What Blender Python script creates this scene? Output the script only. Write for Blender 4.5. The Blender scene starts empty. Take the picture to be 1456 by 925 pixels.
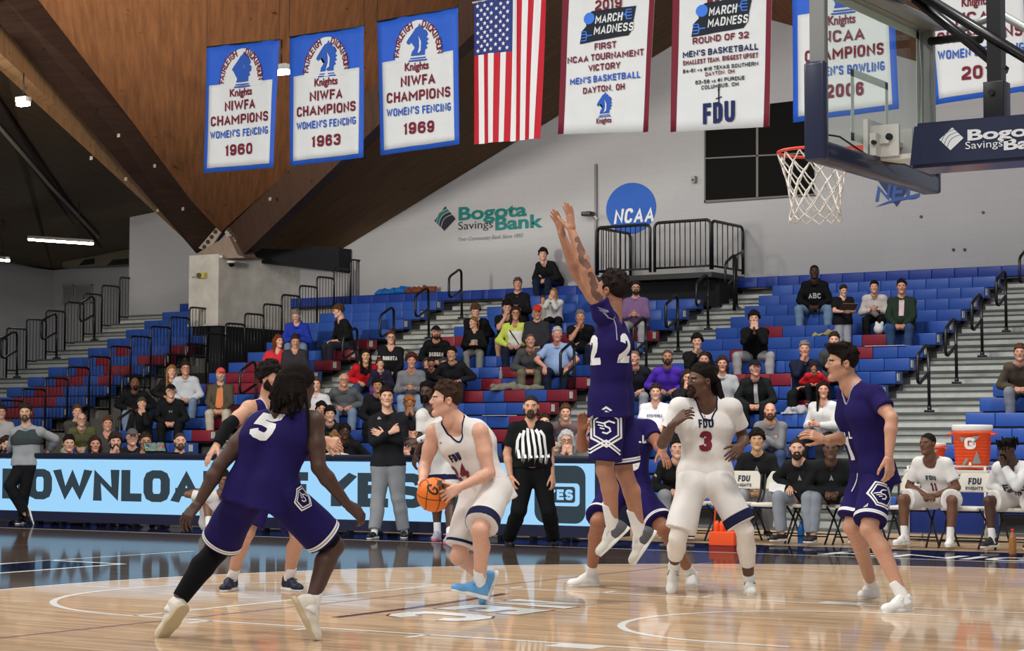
import bpy, bmesh, math, random
import numpy as np
from mathutils import Vector, Matrix
from mathutils.bvhtree import BVHTree

S = bpy.context.scene
COL = S.collection
# ------------------------------------------------------------------ camera
CF, CH, CYAW, CPIT, CROL, CX, CY = 2882.375, 1.16395107, 0.567961478, 0.0579535013, 0.00228741528, 5.34178211, -11.9999636
IW, IH = 1456.0, 925.0
_fw = np.array([-math.sin(CYAW), math.cos(CYAW), 0.0]); _rt = np.array([math.cos(CYAW), math.sin(CYAW), 0.0]); _up = np.array([0, 0, 1.0])
CFWD = _fw * math.cos(CPIT) + _up * math.sin(CPIT)
_u = -_fw * math.sin(CPIT) + _up * math.cos(CPIT)
CR = _rt * math.cos(CROL) + _u * math.sin(CROL)
CU = -_rt * math.sin(CROL) + _u * math.cos(CROL)
CC = np.array([CX, CY, CH])
cam = bpy.data.cameras.new('camera'); cam.sensor_fit = 'HORIZONTAL'; cam.sensor_width = 36.0; cam.lens = CF / IW * 36.0
cam.clip_end = 300
cam_o = bpy.data.objects.new('camera', cam); COL.objects.link(cam_o)
cam_o.matrix_world = Matrix(((CR[0], CU[0], -CFWD[0], CC[0]), (CR[1], CU[1], -CFWD[1], CC[1]), (CR[2], CU[2], -CFWD[2], CC[2]), (0, 0, 0, 1)))
S.camera = cam_o
# ------------------------------------------------------------------ light and exposure
S.view_settings.view_transform = 'Standard'; S.view_settings.look = 'None'
S.view_settings.exposure = 0.0; S.view_settings.gamma = 1.0; S.view_settings.use_curve_mapping = False
wd = bpy.data.worlds.new('gym_ambient'); S.world = wd; wd.use_nodes = True
wd.node_tree.nodes['Background'].inputs[0].default_value = (0.86, 0.92, 1.0, 1)
wd.node_tree.nodes["Background"].inputs[1].default_value = 0.36
def lamp(name, loc, target, size, power, color=(1, 0.97, 0.92), size_y=None):
    l = bpy.data.lights.new(name, 'AREA'); l.energy = power; l.color = color; l.size = size
    if size_y: l.shape = 'RECTANGLE'; l.size_y = size_y
    o = bpy.data.objects.new(name, l); COL.objects.link(o); o.location = loc
    d = Vector(target) - Vector(loc); o.rotation_euler = d.to_track_quat('-Z', 'Y').to_euler()
    o['kind'] = 'structure'
    return o
# banks of high bay lamps under the roof, above the court and above the rows
for lx, ly, ty_, pw in [(-16, 1, 5, 400), (-8, 1, 4, 470), (0, 0, 3, 470), (-14, -8, -6, 320), (-5, -9, -7, 400), (4, -9, -7, 400), (-25, 11, 17, 950), (-15, 12.5, 16.5, 540), (-8, 12.5, 16.5, 560), (-1, 12, 16, 480), (-10, -4, 16, 260), (0, -5, 16, 260)]:
    lamp('high_bay_light', (lx, ly, 9.6), (lx + .3, ty_, 0 if ty_ < 12 else .5), 1.3, pw)
# added fill lights without fixtures, brightening the warm roof planks from below
for cx_, cy_, cz_, tx_, ty_, tz_, pw_ in [(-17.5, 2.0, 5.0, -19.5, 19, 8.2, 280), (-16.5, 4, 7.9, -14, 13, 11.5, 110)]:
    lamp('roof_fill_light', (cx_, cy_, cz_), (tx_, ty_, tz_), 1.2, pw_, (1, .93, .82)).data.spread = math.radians(60)

def at(px, py, Y):
    """point of the place seen at photo pixel (px, py) on the plane y = Y"""
    d = (px - IW / 2) / CF * CR + (IH / 2 - py) / CF * CU + CFWD
    t = (Y - CC[1]) / d[1]
    return CC + t * d
def atx(px, py, X):
    d = (px - IW / 2) / CF * CR + (IH / 2 - py) / CF * CU + CFWD
    return CC + (X - CC[0]) / d[0] * d
def atd(px, py, depth):
    d = (px - IW / 2) / CF * CR + (IH / 2 - py) / CF * CU + CFWD
    return CC + depth * d
def depth_of(P): return float((np.asarray(P) - CC) @ CFWD)
def nrm(v):
    v = np.asarray(v, float); n = np.linalg.norm(v); return v / n if n > 1e-9 else v
A3 = lambda *v: np.array(v, float)

# ------------------------------------------------------------------ materials
MATS = {}
def lin(c): return tuple(((x / 255) / 12.92 if x / 255 <= .04045 else ((x / 255 + .055) / 1.055) ** 2.4) for x in c)
def mat(name, rgb, rough=.6, metal=0.0, noise=0.0, nscale=60, spec=.3, emit=None, estr=1.0, trans=0, coat=0.0, bump=0.0):
    """rgb in sRGB 0-255; optional fine noise in the colour (weave, grain) and bump"""
    if name in MATS: return MATS[name]
    m = bpy.data.materials.new(name); m.use_nodes = True; MATS[name] = m
    nt = m.node_tree; b = nt.nodes['Principled BSDF']
    c = lin(rgb) + (1,)
    b.inputs['Base Color'].default_value = c; b.inputs['Roughness'].default_value = rough; b.inputs['Metallic'].default_value = metal
    b.inputs['Specular IOR Level'].default_value = spec
    if coat: b.inputs['Coat Weight'].default_value = coat; b.inputs['Coat Roughness'].default_value = .08
    if trans: b.inputs['Transmission Weight'].default_value = trans; b.inputs['IOR'].default_value = 1.45
    if emit: b.inputs['Emission Color'].default_value = lin(emit) + (1,); b.inputs['Emission Strength'].default_value = estr
    if noise or bump:
        tc = nt.nodes.new('ShaderNodeTexCoord'); nz = nt.nodes.new('ShaderNodeTexNoise'); nz.inputs['Scale'].default_value = nscale; nz.inputs['Detail'].default_value = 4
        nt.links.new(tc.outputs['Object'], nz.inputs['Vector'])
        if noise:
            rp = nt.nodes.new('ShaderNodeMapRange'); rp.inputs[1].default_value = .25; rp.inputs[2].default_value = .75
            rp.inputs[3].default_value = 1 - noise; rp.inputs[4].default_value = 1 + noise
            mx = nt.nodes.new('ShaderNodeMix'); mx.data_type = 'RGBA'; mx.blend_type = 'MULTIPLY'; mx.inputs[0].default_value = 1
            mx.inputs[6].default_value = c
            nt.links.new(nz.outputs['Fac'], rp.inputs[0]); nt.links.new(rp.outputs[0], mx.inputs[7]); nt.links.new(mx.outputs[2], b.inputs['Base Color'])
        if bump:
            bp = nt.nodes.new('ShaderNodeBump'); bp.inputs['Strength'].default_value = bump; bp.inputs['Distance'].default_value = .02
            nt.links.new(nz.outputs['Fac'], bp.inputs['Height']); nt.links.new(bp.outputs[0], b.inputs['Normal'])
    return m
def cloth(rgb, rough=.85): return mat('cloth_%d_%d_%d' % tuple(rgb), rgb, rough, noise=.06, nscale=7, spec=.12, bump=.45)
def skin(rgb): return mat('skin_%d_%d_%d' % tuple(rgb), rgb, .5, noise=.05, nscale=30, spec=.35)
def hairm(rgb): return mat('hair_%d_%d_%d' % tuple(rgb), rgb, .8, noise=.4, nscale=110, spec=.08, bump=.8)

# ------------------------------------------------------------------ mesh helpers
def link(name, me, m=None, parent=None, loc=None):
    o = bpy.data.objects.new(name, me); COL.objects.link(o)
    if m is not None:
        for x in (m if isinstance(m, (list, tuple)) else [m]):
            if len(me.materials) < 16 and x.name not in me.materials: me.materials.append(x)
    if parent is not None: o.parent = parent
    if loc is not None: o.location = loc
    return o
def mesh_np(name, V, F, mi=None, smooth=True):
    me = bpy.data.meshes.new(name)
    V = np.ascontiguousarray(V, np.float32); F = np.ascontiguousarray(F, np.int32)
    n = F.shape[1]
    me.vertices.add(len(V)); me.vertices.foreach_set('co', V.ravel())
    me.loops.add(F.size); me.loops.foreach_set('vertex_index', F.ravel())
    me.polygons.add(len(F)); me.polygons.foreach_set('loop_start', np.arange(0, F.size, n, dtype=np.int32))
    if smooth: me.polygons.foreach_set('use_smooth', np.ones(len(F), bool))
    if mi is not None: me.polygons.foreach_set('material_index', np.asarray(mi, np.int32))
    me.update(calc_edges=True); me.validate()
    return me
class MB:
    """collects simple shapes and links them as ONE mesh object"""
    def __init__(s): s.bm = bmesh.new(); s.mi = 0
    def _f(s, vs, smooth=False):
        try:
            f = s.bm.faces.new(vs); f.material_index = s.mi; f.smooth = smooth
        except ValueError: pass
    def hexa(s, P):
        v = [s.bm.verts.new(tuple(p)) for p in P]
        for q in ((0, 3, 2, 1), (4, 5, 6, 7), (0, 1, 5, 4), (1, 2, 6, 5), (2, 3, 7, 6), (3, 0, 4, 7)): s._f([v[i] for i in q])
        return s
    def box(s, a, b, bev=0):
        (x0, y0, z0), (x1, y1, z1) = a, b
        x0, x1 = min(x0, x1), max(x0, x1); y0, y1 = min(y0, y1), max(y0, y1); z0, z1 = min(z0, z1), max(z0, z1)
        if not bev: return s.hexa([(x0, y0, z0), (x1, y0, z0), (x1, y1, z0), (x0, y1, z0), (x0, y0, z1), (x1, y0, z1), (x1, y1, z1), (x0, y1, z1)])
        t = bmesh.new(); vs = bmesh.ops.create_cube(t, size=1)['verts']
        for v in vs: v.co = ((x0 + x1) / 2 + v.co.x * (x1 - x0), (y0 + y1) / 2 + v.co.y * (y1 - y0), (z0 + z1) / 2 + v.co.z * (z1 - z0))
        bmesh.ops.bevel(t, geom=t.edges[:], offset=bev, segments=3, affect='EDGES', profile=.5)
        s.join(t, True); return s
    def join(s, t, smooth=False):
        t.verts.index_update(); mp = [s.bm.verts.new(v.co) for v in t.verts]
        for f in t.faces: s._f([mp[v.index] for v in f.verts], smooth)
        t.free(); return s
    def prism(s, poly, vec):
        """polygon in 3D extruded along vec"""
        vec = np.asarray(vec, float); a = [s.bm.verts.new(tuple(p)) for p in poly]; b = [s.bm.verts.new(tuple(np.asarray(p, float) + vec)) for p in poly]
        s._f(a[::-1]); s._f(b); n = len(a)
        for i in range(n): s._f([a[i], a[(i + 1) % n], b[(i + 1) % n], b[i]])
        return s
    def tube(s, pts, r, seg=8, closed=False, cap=True):
        pts = [np.asarray(p, float) for p in pts]; n = len(pts); rings = []
        rr = r if isinstance(r, (list, tuple)) else [r] * n
        prev = None
        for i, p in enumerate(pts):
            if closed: t = nrm(pts[(i + 1) % n] - pts[i - 1])
            else: t = nrm(pts[min(i + 1, n - 1)] - pts[max(i - 1, 0)])
            if prev is None:
                a = np.cross(t, [0, 0, 1.0]); a = np.cross(t, [0, 1.0, 0]) if np.linalg.norm(a) < .05 else a
            else: a = prev - t * (prev @ t)
            a = nrm(a); prev = a; b = np.cross(t, a)
            rings.append([s.bm.verts.new(tuple(p + rr[i] * (math.cos(2 * math.pi * k / seg) * a + math.sin(2 * math.pi * k / seg) * b))) for k in range(seg)])
        for i in range(n if closed else n - 1):
            A, B = rings[i], rings[(i + 1) % n]
            for k in range(seg): s._f([A[k], A[(k + 1) % seg], B[(k + 1) % seg], B[k]], True)
        if cap and not closed: s._f(rings[0][::-1]); s._f(rings[-1])
        return s
    def lathe(s, prof, seg=24, c=(0, 0, 0)):
        rings = [[s.bm.verts.new((c[0] + r * math.cos(2 * math.pi * k / seg), c[1] + r * math.sin(2 * math.pi * k / seg), c[2] + z)) for k in range(seg)] for r, z in prof]
        for A, B in zip(rings, rings[1:]):
            for k in range(seg): s._f([A[k], A[(k + 1) % seg], B[(k + 1) % seg], B[k]], True)
        s._f(rings[0][::-1]); s._f(rings[-1]); return s
    def face(s, P): s._f([s.bm.verts.new(tuple(p)) for p in P]); return s
    def build(s, name, m, parent=None, loc=None, bevel=0):
        if bevel: bmesh.ops.bevel(s.bm, geom=s.bm.edges[:], offset=bevel, segments=2, affect='EDGES')
        bmesh.ops.recalc_face_normals(s.bm, faces=s.bm.faces[:])
        me = bpy.data.meshes.new(name); s.bm.to_mesh(me); s.bm.free()
        return link(name, me, m, parent, loc)
def thing(name, label, cat, loc=(0, 0, 0), group=None, rz=0):
    o = bpy.data.objects.new(name, None); COL.objects.link(o); o.location = tuple(loc); o.rotation_euler = (0, 0, rz)
    o.empty_display_size = .1
    return tag(o, label, cat, group)
def tag(o, label, cat, group=None):
    o['label'] = label; o['category'] = cat
    if group: o['group'] = group
    return o
def struct(o, label=None):
    o['kind'] = 'structure'
    if label: o['label'] = label
    return o
def dup(o, parent=None, **kw):
    c = o.copy(); COL.objects.link(c)
    if parent is not None: c.parent = parent
    for ch in list(o.children): dup(ch, c)
    return c
def arc_pts(c, r, a0, a1, n, ax=(1, 0, 0), ay=(0, 1, 0)):
    ax, ay, c = A3(*ax), A3(*ay), A3(*c)
    return [c + r * (math.cos(a) * ax + math.sin(a) * ay) for a in np.linspace(a0, a1, n)]

# ------------------------------------------------------------------ lettering
def text_tris(s, size=1.0, bold=0.0, sx=1.0, shear=0.0, align='CENTER', maxedge=None, spacing=1.0):
    """flat letters as (verts Nx2, tris Mx3): x right, y up, baseline at 0, capital height = size"""
    c = bpy.data.curves.new('t', 'FONT'); c.body = s; c.size = 1.0; c.offset = bold; c.align_x = align; c.shear = shear; c.space_character = spacing
    c.fill_mode = 'BOTH'; c.resolution_u = 4; c.space_line = 1.0
    o = bpy.data.objects.new('t', c); me = o.to_mesh()
    bm = bmesh.new(); bm.from_mesh(me); o.to_mesh_clear()
    k = size / 0.729
    for v in bm.verts: v.co = (v.co.x * k * sx, v.co.y * k, 0)
    bmesh.ops.remove_doubles(bm, verts=bm.verts[:], dist=size * .002)
    bmesh.ops.triangulate(bm, faces=bm.faces[:])
    if maxedge:
        for _ in range(4):
            es = [e for e in bm.edges if e.calc_length() > maxedge]
            if not es: break
            bmesh.ops.subdivide_edges(bm, edges=es, cuts=1); bmesh.ops.triangulate(bm, faces=[f for f in bm.faces if len(f.verts) > 3])
    bm.verts.index_update()
    V = np.array([(v.co.x, v.co.y) for v in bm.verts]).reshape(-1, 2); F = np.array([[v.index for v in f.verts] for f in bm.faces], int).reshape(-1, 3)
    bm.free(); bpy.data.objects.remove(o); bpy.data.curves.remove(c)
    return V, F
_O=[(0,.25),(0,.75),(.1,.93),(.3,1),(.7,1),(.9,.93),(1,.75),(1,.25),(.9,.07),(.7,0),(.3,0),(.1,.07),(0,.25)]
_C=[(1,.74),(.9,.93),(.7,1),(.3,1),(.1,.93),(0,.75),(0,.25),(.1,.07),(.3,0),(.7,0),(.9,.07),(1,.26)]
_P=[(0,1),(.7,1),(.93,.93),(1,.78),(1,.65),(.93,.5),(.7,.43),(0,.43)]
_6=[(1,.76),(.9,.94),(.7,1),(.3,1),(.1,.93),(0,.75),(0,.25),(.1,.07),(.3,0),(.7,0),(.9,.07),(1,.22),(1,.38),(.9,.53),(.7,.58)]
_6b=[(.7,.58),(.3,.58),(.03,.46)]
GLY={'A':(.72,[[(0,0),(.5,1),(1,0)],[(.18,.27),(.82,.27)]]),'B':(.66,[[(0,0),(0,1)],[(0,1),(.65,1),(.88,.94),(.95,.76),(.9,.6),(.65,.52),(0,.52)],[(0,0),(.7,0),(.93,.08),(1,.26),(.9,.45),(.65,.52)]]),'C':(.64,[_C]),'D':(.66,[[(0,0),(0,1),(.6,1),(.9,.9),(1,.7),(1,.3),(.9,.1),(.6,0),(0,0)]]),
'E':(.56,[[(1,1),(0,1),(0,0),(1,0)],[(0,.52),(.86,.52)]]),'F':(.54,[[(1,1),(0,1),(0,0)],[(0,.5),(.86,.5)]]),'G':(.66,[[(1,.82)]+_C[2:-1]+[(1,.2),(1,.42),(.6,.42)]]),'H':(.66,[[(0,0),(0,1)],[(1,0),(1,1)],[(0,.5),(1,.5)]]),'I':(.0,[[(.5,0),(.5,1)]]),'J':(.5,[[(1,1),(1,.25),(.85,.05),(.5,0),(.15,.05),(0,.25),(0,.35)]]),
'K':(.68,[[(0,0),(0,1)],[(1,1),(.05,.42)],[(.35,.62),(1,0)]]),'L':(.52,[[(0,1),(0,0),(1,0)]]),'M':(.86,[[(0,0),(0,1),(.5,.3),(1,1),(1,0)]]),'N':(.68,[[(0,0),(0,1),(1,0),(1,1)]]),'O':(.66,[_O]),'P':(.62,[[(0,0),(0,1)],_P]),'Q':(.66,[_O,[(.6,.25),(1,0)]]),'R':(.66,[[(0,0),(0,1)],_P,[(.5,.43),(1,0)]]),
'S':(.62,[[(1,.76),(.9,.94),(.7,1),(.3,1),(.1,.94),(0,.78),(0,.7),(.1,.57),(.3,.52),(.7,.48),(.9,.42),(1,.3),(1,.22),(.9,.06),(.7,0),(.3,0),(.1,.06),(0,.24)]]),'T':(.62,[[(0,1),(1,1)],[(.5,1),(.5,0)]]),'U':(.66,[[(0,1),(0,.25),(.1,.07),(.3,0),(.7,0),(.9,.07),(1,.25),(1,1)]]),'V':(.72,[[(0,1),(.5,0),(1,1)]]),
'W':(1.0,[[(0,1),(.25,0),(.5,.85),(.75,0),(1,1)]]),'X':(.7,[[(0,0),(1,1)],[(0,1),(1,0)]]),'Y':(.7,[[(0,1),(.5,.45),(1,1)],[(.5,.45),(.5,0)]]),'Z':(.6,[[(0,1),(1,1),(0,0),(1,0)]]),
'0':(.6,[_O]),'1':(.34,[[(0,.76),(.75,1),(.75,0)]]),'2':(.6,[[(0,.76),(.1,.94),(.3,1),(.7,1),(.9,.94),(1,.78),(1,.66),(.9,.52),(0,.14),(0,0),(1,0)]]),'3':(.6,[[(0,.75),(.1,.94),(.3,1),(.7,1),(.9,.94),(1,.78),(1,.68),(.88,.55),(.4,.52)],[(.4,.52),(.88,.48),(1,.34),(1,.22),(.9,.06),(.7,0),(.3,0),(.1,.06),(0,.25)]]),
'4':(.64,[[(.74,0),(.74,1),(0,.3)],[(0,.3),(1,.3)]]),'5':(.6,[[(1,1),(.04,1),(.02,.6),(.3,.62),(.7,.6),(.9,.53),(1,.38),(1,.22),(.9,.06),(.7,0),(.3,0),(.1,.06),(0,.2)]]),'6':(.6,[_6,_6b]),'7':(.58,[[(0,1),(1,1),(.35,0)]]),'8':(.6,[[(.3,.53),(.1,.6),(.04,.76),(.12,.94),(.3,1),(.7,1),(.88,.94),(.96,.76),(.9,.6),(.7,.53),(.3,.53)],[(.3,.53),(.1,.46),(0,.27),(.1,.06),(.3,0),(.7,0),(.9,.06),(1,.27),(.9,.46),(.7,.53),(.3,.53)]]),
'9':(.6,[[(1-x,1-y) for x,y in _6],[(1-x,1-y) for x,y in _6b]]),"'":(.0,[[(.5,.75),(.5,1)]]),'.':(.0,[[(.5,0),(.5,.02)]]),',':(.1,[[(.6,.04),(.2,-.12)]]),'-':(.36,[[(0,.45),(1,.45)]]),'#':(.7,[[(.2,0),(.35,1)],[(.65,0),(.8,1)],[(0,.33),(1,.33)],[(0,.67),(1,.67)]]),'v':(.5,[[(0,.62),(.5,0),(1,.62)]]),'s':(.44,[[(1,.55),(.7,.64),(.2,.6),(.05,.48),(.3,.36),(.8,.28),(.95,.15),(.7,0),(.2,.0),(0,.08)]])}
def block_text(s, h, bold, shear=0.0, spacing=1.0, wf=1.0):
    """sturdy block letters drawn as strokes"""
    t = h * min(.27, .145 + 1.9 * bold); x = 0; L = []
    for ch in s:
        if ch == ' ': x += h * .34 * wf; continue
        w, st = GLY[ch]; w = max(w * h * wf * (1 + max(0, t / h - .16) * .9), t * (1 if w < .05 else 1.5 if w < .45 else 2.15))
        for P in st:
            Q = [np.array([x + t / 2 + px * (w - t), t / 2 + py * (h - t)]) for px, py in P]; cl = np.linalg.norm(Q[0] - Q[-1]) < 1e-6
            if not cl:
                for e, f in ((0, 1), (-1, -2)):
                    d = Q[e] - Q[f]
                    if P[e][1] in (0, 1) or abs(P[e][1] - P[f][1]) < 1e-6: Q[e] = Q[e] + d / np.linalg.norm(d) * t / 2
            V, F = stroke(Q[:-1] if cl else Q, t, cl)
            if ch != ',': V[:, 1] = np.clip(V[:, 1], 0, h)
            L.append((V, F))
        x += w + h * .13 * spacing * min(wf, 1.3)
    V, F = merge(L); V = V.copy(); V[:, 0] += V[:, 1] * shear * .6; return V, F
def dense0(VF, me):
    V, F = VF; bm = bmesh.new(); vs = [bm.verts.new((x, y, 0)) for x, y in V]
    for f in F:
        try: bm.faces.new([vs[i] for i in f])
        except ValueError: pass
    for _ in range(5):
        es = [e for e in bm.edges if e.calc_length() > me]
        if not es: break
        bmesh.ops.subdivide_edges(bm, edges=es, cuts=1); bmesh.ops.triangulate(bm, faces=[f for f in bm.faces if len(f.verts) > 3])
    bm.verts.index_update(); r = np.array([(v.co.x, v.co.y) for v in bm.verts]), np.array([[v.index for v in f.verts] for f in bm.faces]); bm.free(); return r
def fit_text(s, w, h, **kw):
    """letters stretched to width w and cap height h"""
    if all(c == ' ' or c in GLY for c in s):
        wf = 1.0; bo = kw.get('bold', 0)
        for _ in range(6):
            V, F = block_text(s, h, bo, kw.get('shear', 0), kw.get('spacing', 1.0), wf); r = w / (V[:, 0].max() - V[:, 0].min())
            if abs(r - 1) < .02: break
            wf *= r
        if kw.get('maxedge'): V, F = dense0((V, F), kw['maxedge'])
    else:
        kw = dict(kw); kw['bold'] = min(kw.get('bold', 0), .032); V, F = text_tris(s, h, **kw)
    x0, x1 = V[:, 0].min(), V[:, 0].max()
    V = V.copy(); V[:, 0] = (V[:, 0] - (x0 + x1) / 2) * (w / (x1 - x0))
    return V, F
def poly_tris(P, maxedge=None):
    """polygon (list of xy) as triangles"""
    bm = bmesh.new(); f = bm.faces.new([bm.verts.new((x, y, 0)) for x, y in P])
    bmesh.ops.triangulate(bm, faces=[f])
    if maxedge:
        for _ in range(6):
            es = [e for e in bm.edges if e.calc_length() > maxedge]
            if not es: break
            bmesh.ops.subdivide_edges(bm, edges=es, cuts=1); bmesh.ops.triangulate(bm, faces=[f for f in bm.faces if len(f.verts) > 3])
    bm.verts.index_update()
    V = np.array([(v.co.x, v.co.y) for v in bm.verts]); F = np.array([[v.index for v in f.verts] for f in bm.faces], int); bm.free()
    return V, F
def stroke(P, w, closed=False):
    """polyline of width w as triangles, mitred"""
    P = [np.array(p, float) for p in P]; n = len(P); V = []; F = []
    for i in range(n):
        a = P[i - 1] if (i > 0 or closed) else P[i]; b = P[(i + 1) % n] if (i < n - 1 or closed) else P[i]
        d1 = P[i] - a; d2 = b - P[i]
        d1 = d1 / (np.linalg.norm(d1) or 1); d2 = d2 / (np.linalg.norm(d2) or 1)
        if np.linalg.norm(d1) < .5: d1 = d2
        if np.linalg.norm(d2) < .5: d2 = d1
        t = d1 + d2; t = t / (np.linalg.norm(t) or 1); nn = np.array([-t[1], t[0]]); c = max(.4, nn @ np.array([-d1[1], d1[0]]))
        V += [P[i] + nn * w / 2 / c, P[i] - nn * w / 2 / c]
    m = n if closed else n - 1
    for i in range(m):
        j = (i + 1) % n; F += [[2 * i, 2 * i + 1, 2 * j + 1], [2 * i, 2 * j + 1, 2 * j]]
    return np.array(V), np.array(F)
def merge(L):
    """merge [(V,F)] lists"""
    Vs, Fs, k = [], [], 0
    for V, F in L: Vs.append(V); Fs.append(F + k); k += len(V)
    return np.concatenate(Vs), np.concatenate(Fs)
def shift(VF, dx, dy, rot=0):
    V, F = VF; c, s = math.cos(rot), math.sin(rot)
    return np.stack([V[:, 0] * c - V[:, 1] * s + dx, V[:, 0] * s + V[:, 1] * c + dy], 1), F
def lift(V, F, step=.0005):
    """small alternating heights so overlapping strokes of one print never share a plane"""
    lab = np.arange(len(V))
    for _ in range(400):
        m = lab[F].min(1); new = lab.copy()
        for i in range(F.shape[1]): np.minimum.at(new, F[:, i], m)
        if (new == lab).all(): break
        lab = new
    u, inv = np.unique(lab, return_inverse=True); return (inv % 4) * step
def place_flat(VF, o, r, u, off=0.0, thick=0.0):
    """map flat letters to 3D: origin o, right r, up u; off along the outward normal r x u"""
    V, F = VF; o, r, u = np.asarray(o, float), np.asarray(r, float), np.asarray(u, float); n = nrm(np.cross(r, u))
    return o + V[:, :1] * r + V[:, 1:] * u + n * (off + lift(V, F))[:, None], F
def flat_obj(name, VF, o, r, u, m, parent=None, off=.004):
    """a thin printed or painted layer standing just proud of its surface"""
    V, F = place_flat(VF, o, r, u, off)
    if parent is not None:
        V = V - np.array(parent_loc(parent))
    return link(name, mesh_np(name, V, F, smooth=False), m, parent)
def parent_loc(o):
    t = np.zeros(3)
    while o is not None: t += np.array(o.location); o = o.parent
    return t
HORSE = [(-.38, -.6), (.45, -.6), (.47, -.34), (.6, -.28), (.52, -.14), (.66, -.06), (.55, .06), (.68, .16), (.55, .26), (.64, .4), (.5, .46), (.52, .62), (.38, .66), (.34, .82), (.22, .82), (.13, 1.0), (.03, .84), (-.1, .79), (-.3, .55), (-.55, .25), (-.64, .1), (-.54, -.02), (-.42, .01), (-.36, .07), (-.14, .15), (.02, .1), (-.01, -.03), (-.16, -.2), (-.32, -.4)]
def horse(h):
    k = h / 1.57
    L = [poly_tris([(x * k, y * k) for x, y in HORSE])]
    L += [shift(poly_tris([(-.42 * k, -.02 * k), (.5 * k, -.02 * k), (.5 * k, .04 * k), (-.42 * k, .04 * k)]), 0, -.74 * k)]
    L += [shift(poly_tris([(-.5 * k, -.02 * k), (.58 * k, -.02 * k), (.58 * k, .05 * k), (-.5 * k, .05 * k)]), 0, -.86 * k)]
    return merge(L)
# ------------------------------------------------------------------ smooth solids (blended round cones meshed by surface nets)
def sdf_mesh(prims, h):
    lo = np.full(3, 1e9); hi = np.full(3, -1e9); B = []
    for pr in prims:
        t = pr[0]
        if t == 'h': B.append(None); continue
        if t[-1] == 'c': a, b = pr[1], pr[2]; r = max(pr[3], pr[4]); l, u = np.minimum(a, b) - r, np.maximum(a, b) + r
        else: r = np.abs(pr[2] * np.asarray(pr[3])[None, :]).sum(1) if t[-1] == 'e' else 0; l, u = pr[1] - r, pr[1] + r
        B.append((l, u))
        if t[0] != '-': lo = np.minimum(lo, l); hi = np.maximum(hi, u)
    lo -= 2.5 * h; hi += 2.5 * h
    n = np.ceil((hi - lo) / h).astype(int) + 1
    ax = [(lo[i] + h * np.arange(n[i])).astype(np.float32) for i in range(3)]
    F = np.full(n, .5, np.float32)
    for pr, bb in zip(prims, B):
        t = pr[0]
        if t == 'h':
            p, nn = pr[1], nrm(pr[2])
            D = (ax[0][:, None, None] - p[0]) * nn[0] + (ax[1][None, :, None] - p[1]) * nn[1] + (ax[2][None, None, :] - p[2]) * nn[2]
            np.maximum(F, D, out=F); continue
        k = pr[5] if t[-1] == 'c' else pr[4]
        cuts = pr[6] if (t[-1] == 'c' and len(pr) > 6) else (pr[5] if t[-1] == 'e' and len(pr) > 5 else ())
        m = k + 3 * h
        i0 = np.clip(((bb[0] - m - lo) / h).astype(int), 0, n); i1 = np.clip(((bb[1] + m - lo) / h).astype(int) + 2, 0, n)
        if (i1 <= i0).any(): continue
        sl = tuple(slice(i0[i], i1[i]) for i in range(3))
        x = ax[0][sl[0]][:, None, None]; y = ax[1][sl[1]][None, :, None]; z = ax[2][sl[2]][None, None, :]
        if t[-1] == 'c':
            a, b = pr[1].astype(np.float32), pr[2].astype(np.float32); ab = b - a; L = float(ab @ ab) + 1e-9
            px, py, pz = x - a[0], y - a[1], z - a[2]
            tt = np.clip((px * ab[0] + py * ab[1] + pz * ab[2]) / L, 0, 1)
            D = np.sqrt((px - tt * ab[0]) ** 2 + (py - tt * ab[1]) ** 2 + (pz - tt * ab[2]) ** 2) - (pr[3] + (pr[4] - pr[3]) * tt)
        else:
            c, R, rad = pr[1], pr[2], pr[3]
            px, py, pz = x - c[0], y - c[1], z - c[2]
            q = [px * R[0, i] + py * R[1, i] + pz * R[2, i] for i in range(3)]
            k0 = np.sqrt(sum((q[i] / rad[i]) ** 2 for i in range(3))) + 1e-6; k1 = np.sqrt(sum((q[i] / rad[i] ** 2) ** 2 for i in range(3))) + 1e-6
            D = k0 * (k0 - 1) / k1
        for cp, cn in cuts:
            cn = nrm(cn); D = np.maximum(D, (x - cp[0]) * cn[0] + (y - cp[1]) * cn[1] + (z - cp[2]) * cn[2])
        W = F[sl]
        if t[0] == '-': A, Bq, sg = -W, D, -1.0
        else: A, Bq, sg = W, D, 1.0
        r = np.minimum(A, Bq)
        if k > 1e-6: hh = np.maximum(k - np.abs(A - Bq), 0) / k; r = r - hh * hh * (k * .25)
        F[sl] = sg * r
    return nets(F, lo, h)
_CORN = np.array([(i, j, k) for i in (0, 1) for j in (0, 1) for k in (0, 1)])
_EDG = [(a, b) for a in range(8) for b in range(a + 1, 8) if np.abs(_CORN[a] - _CORN[b]).sum() == 1]
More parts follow.
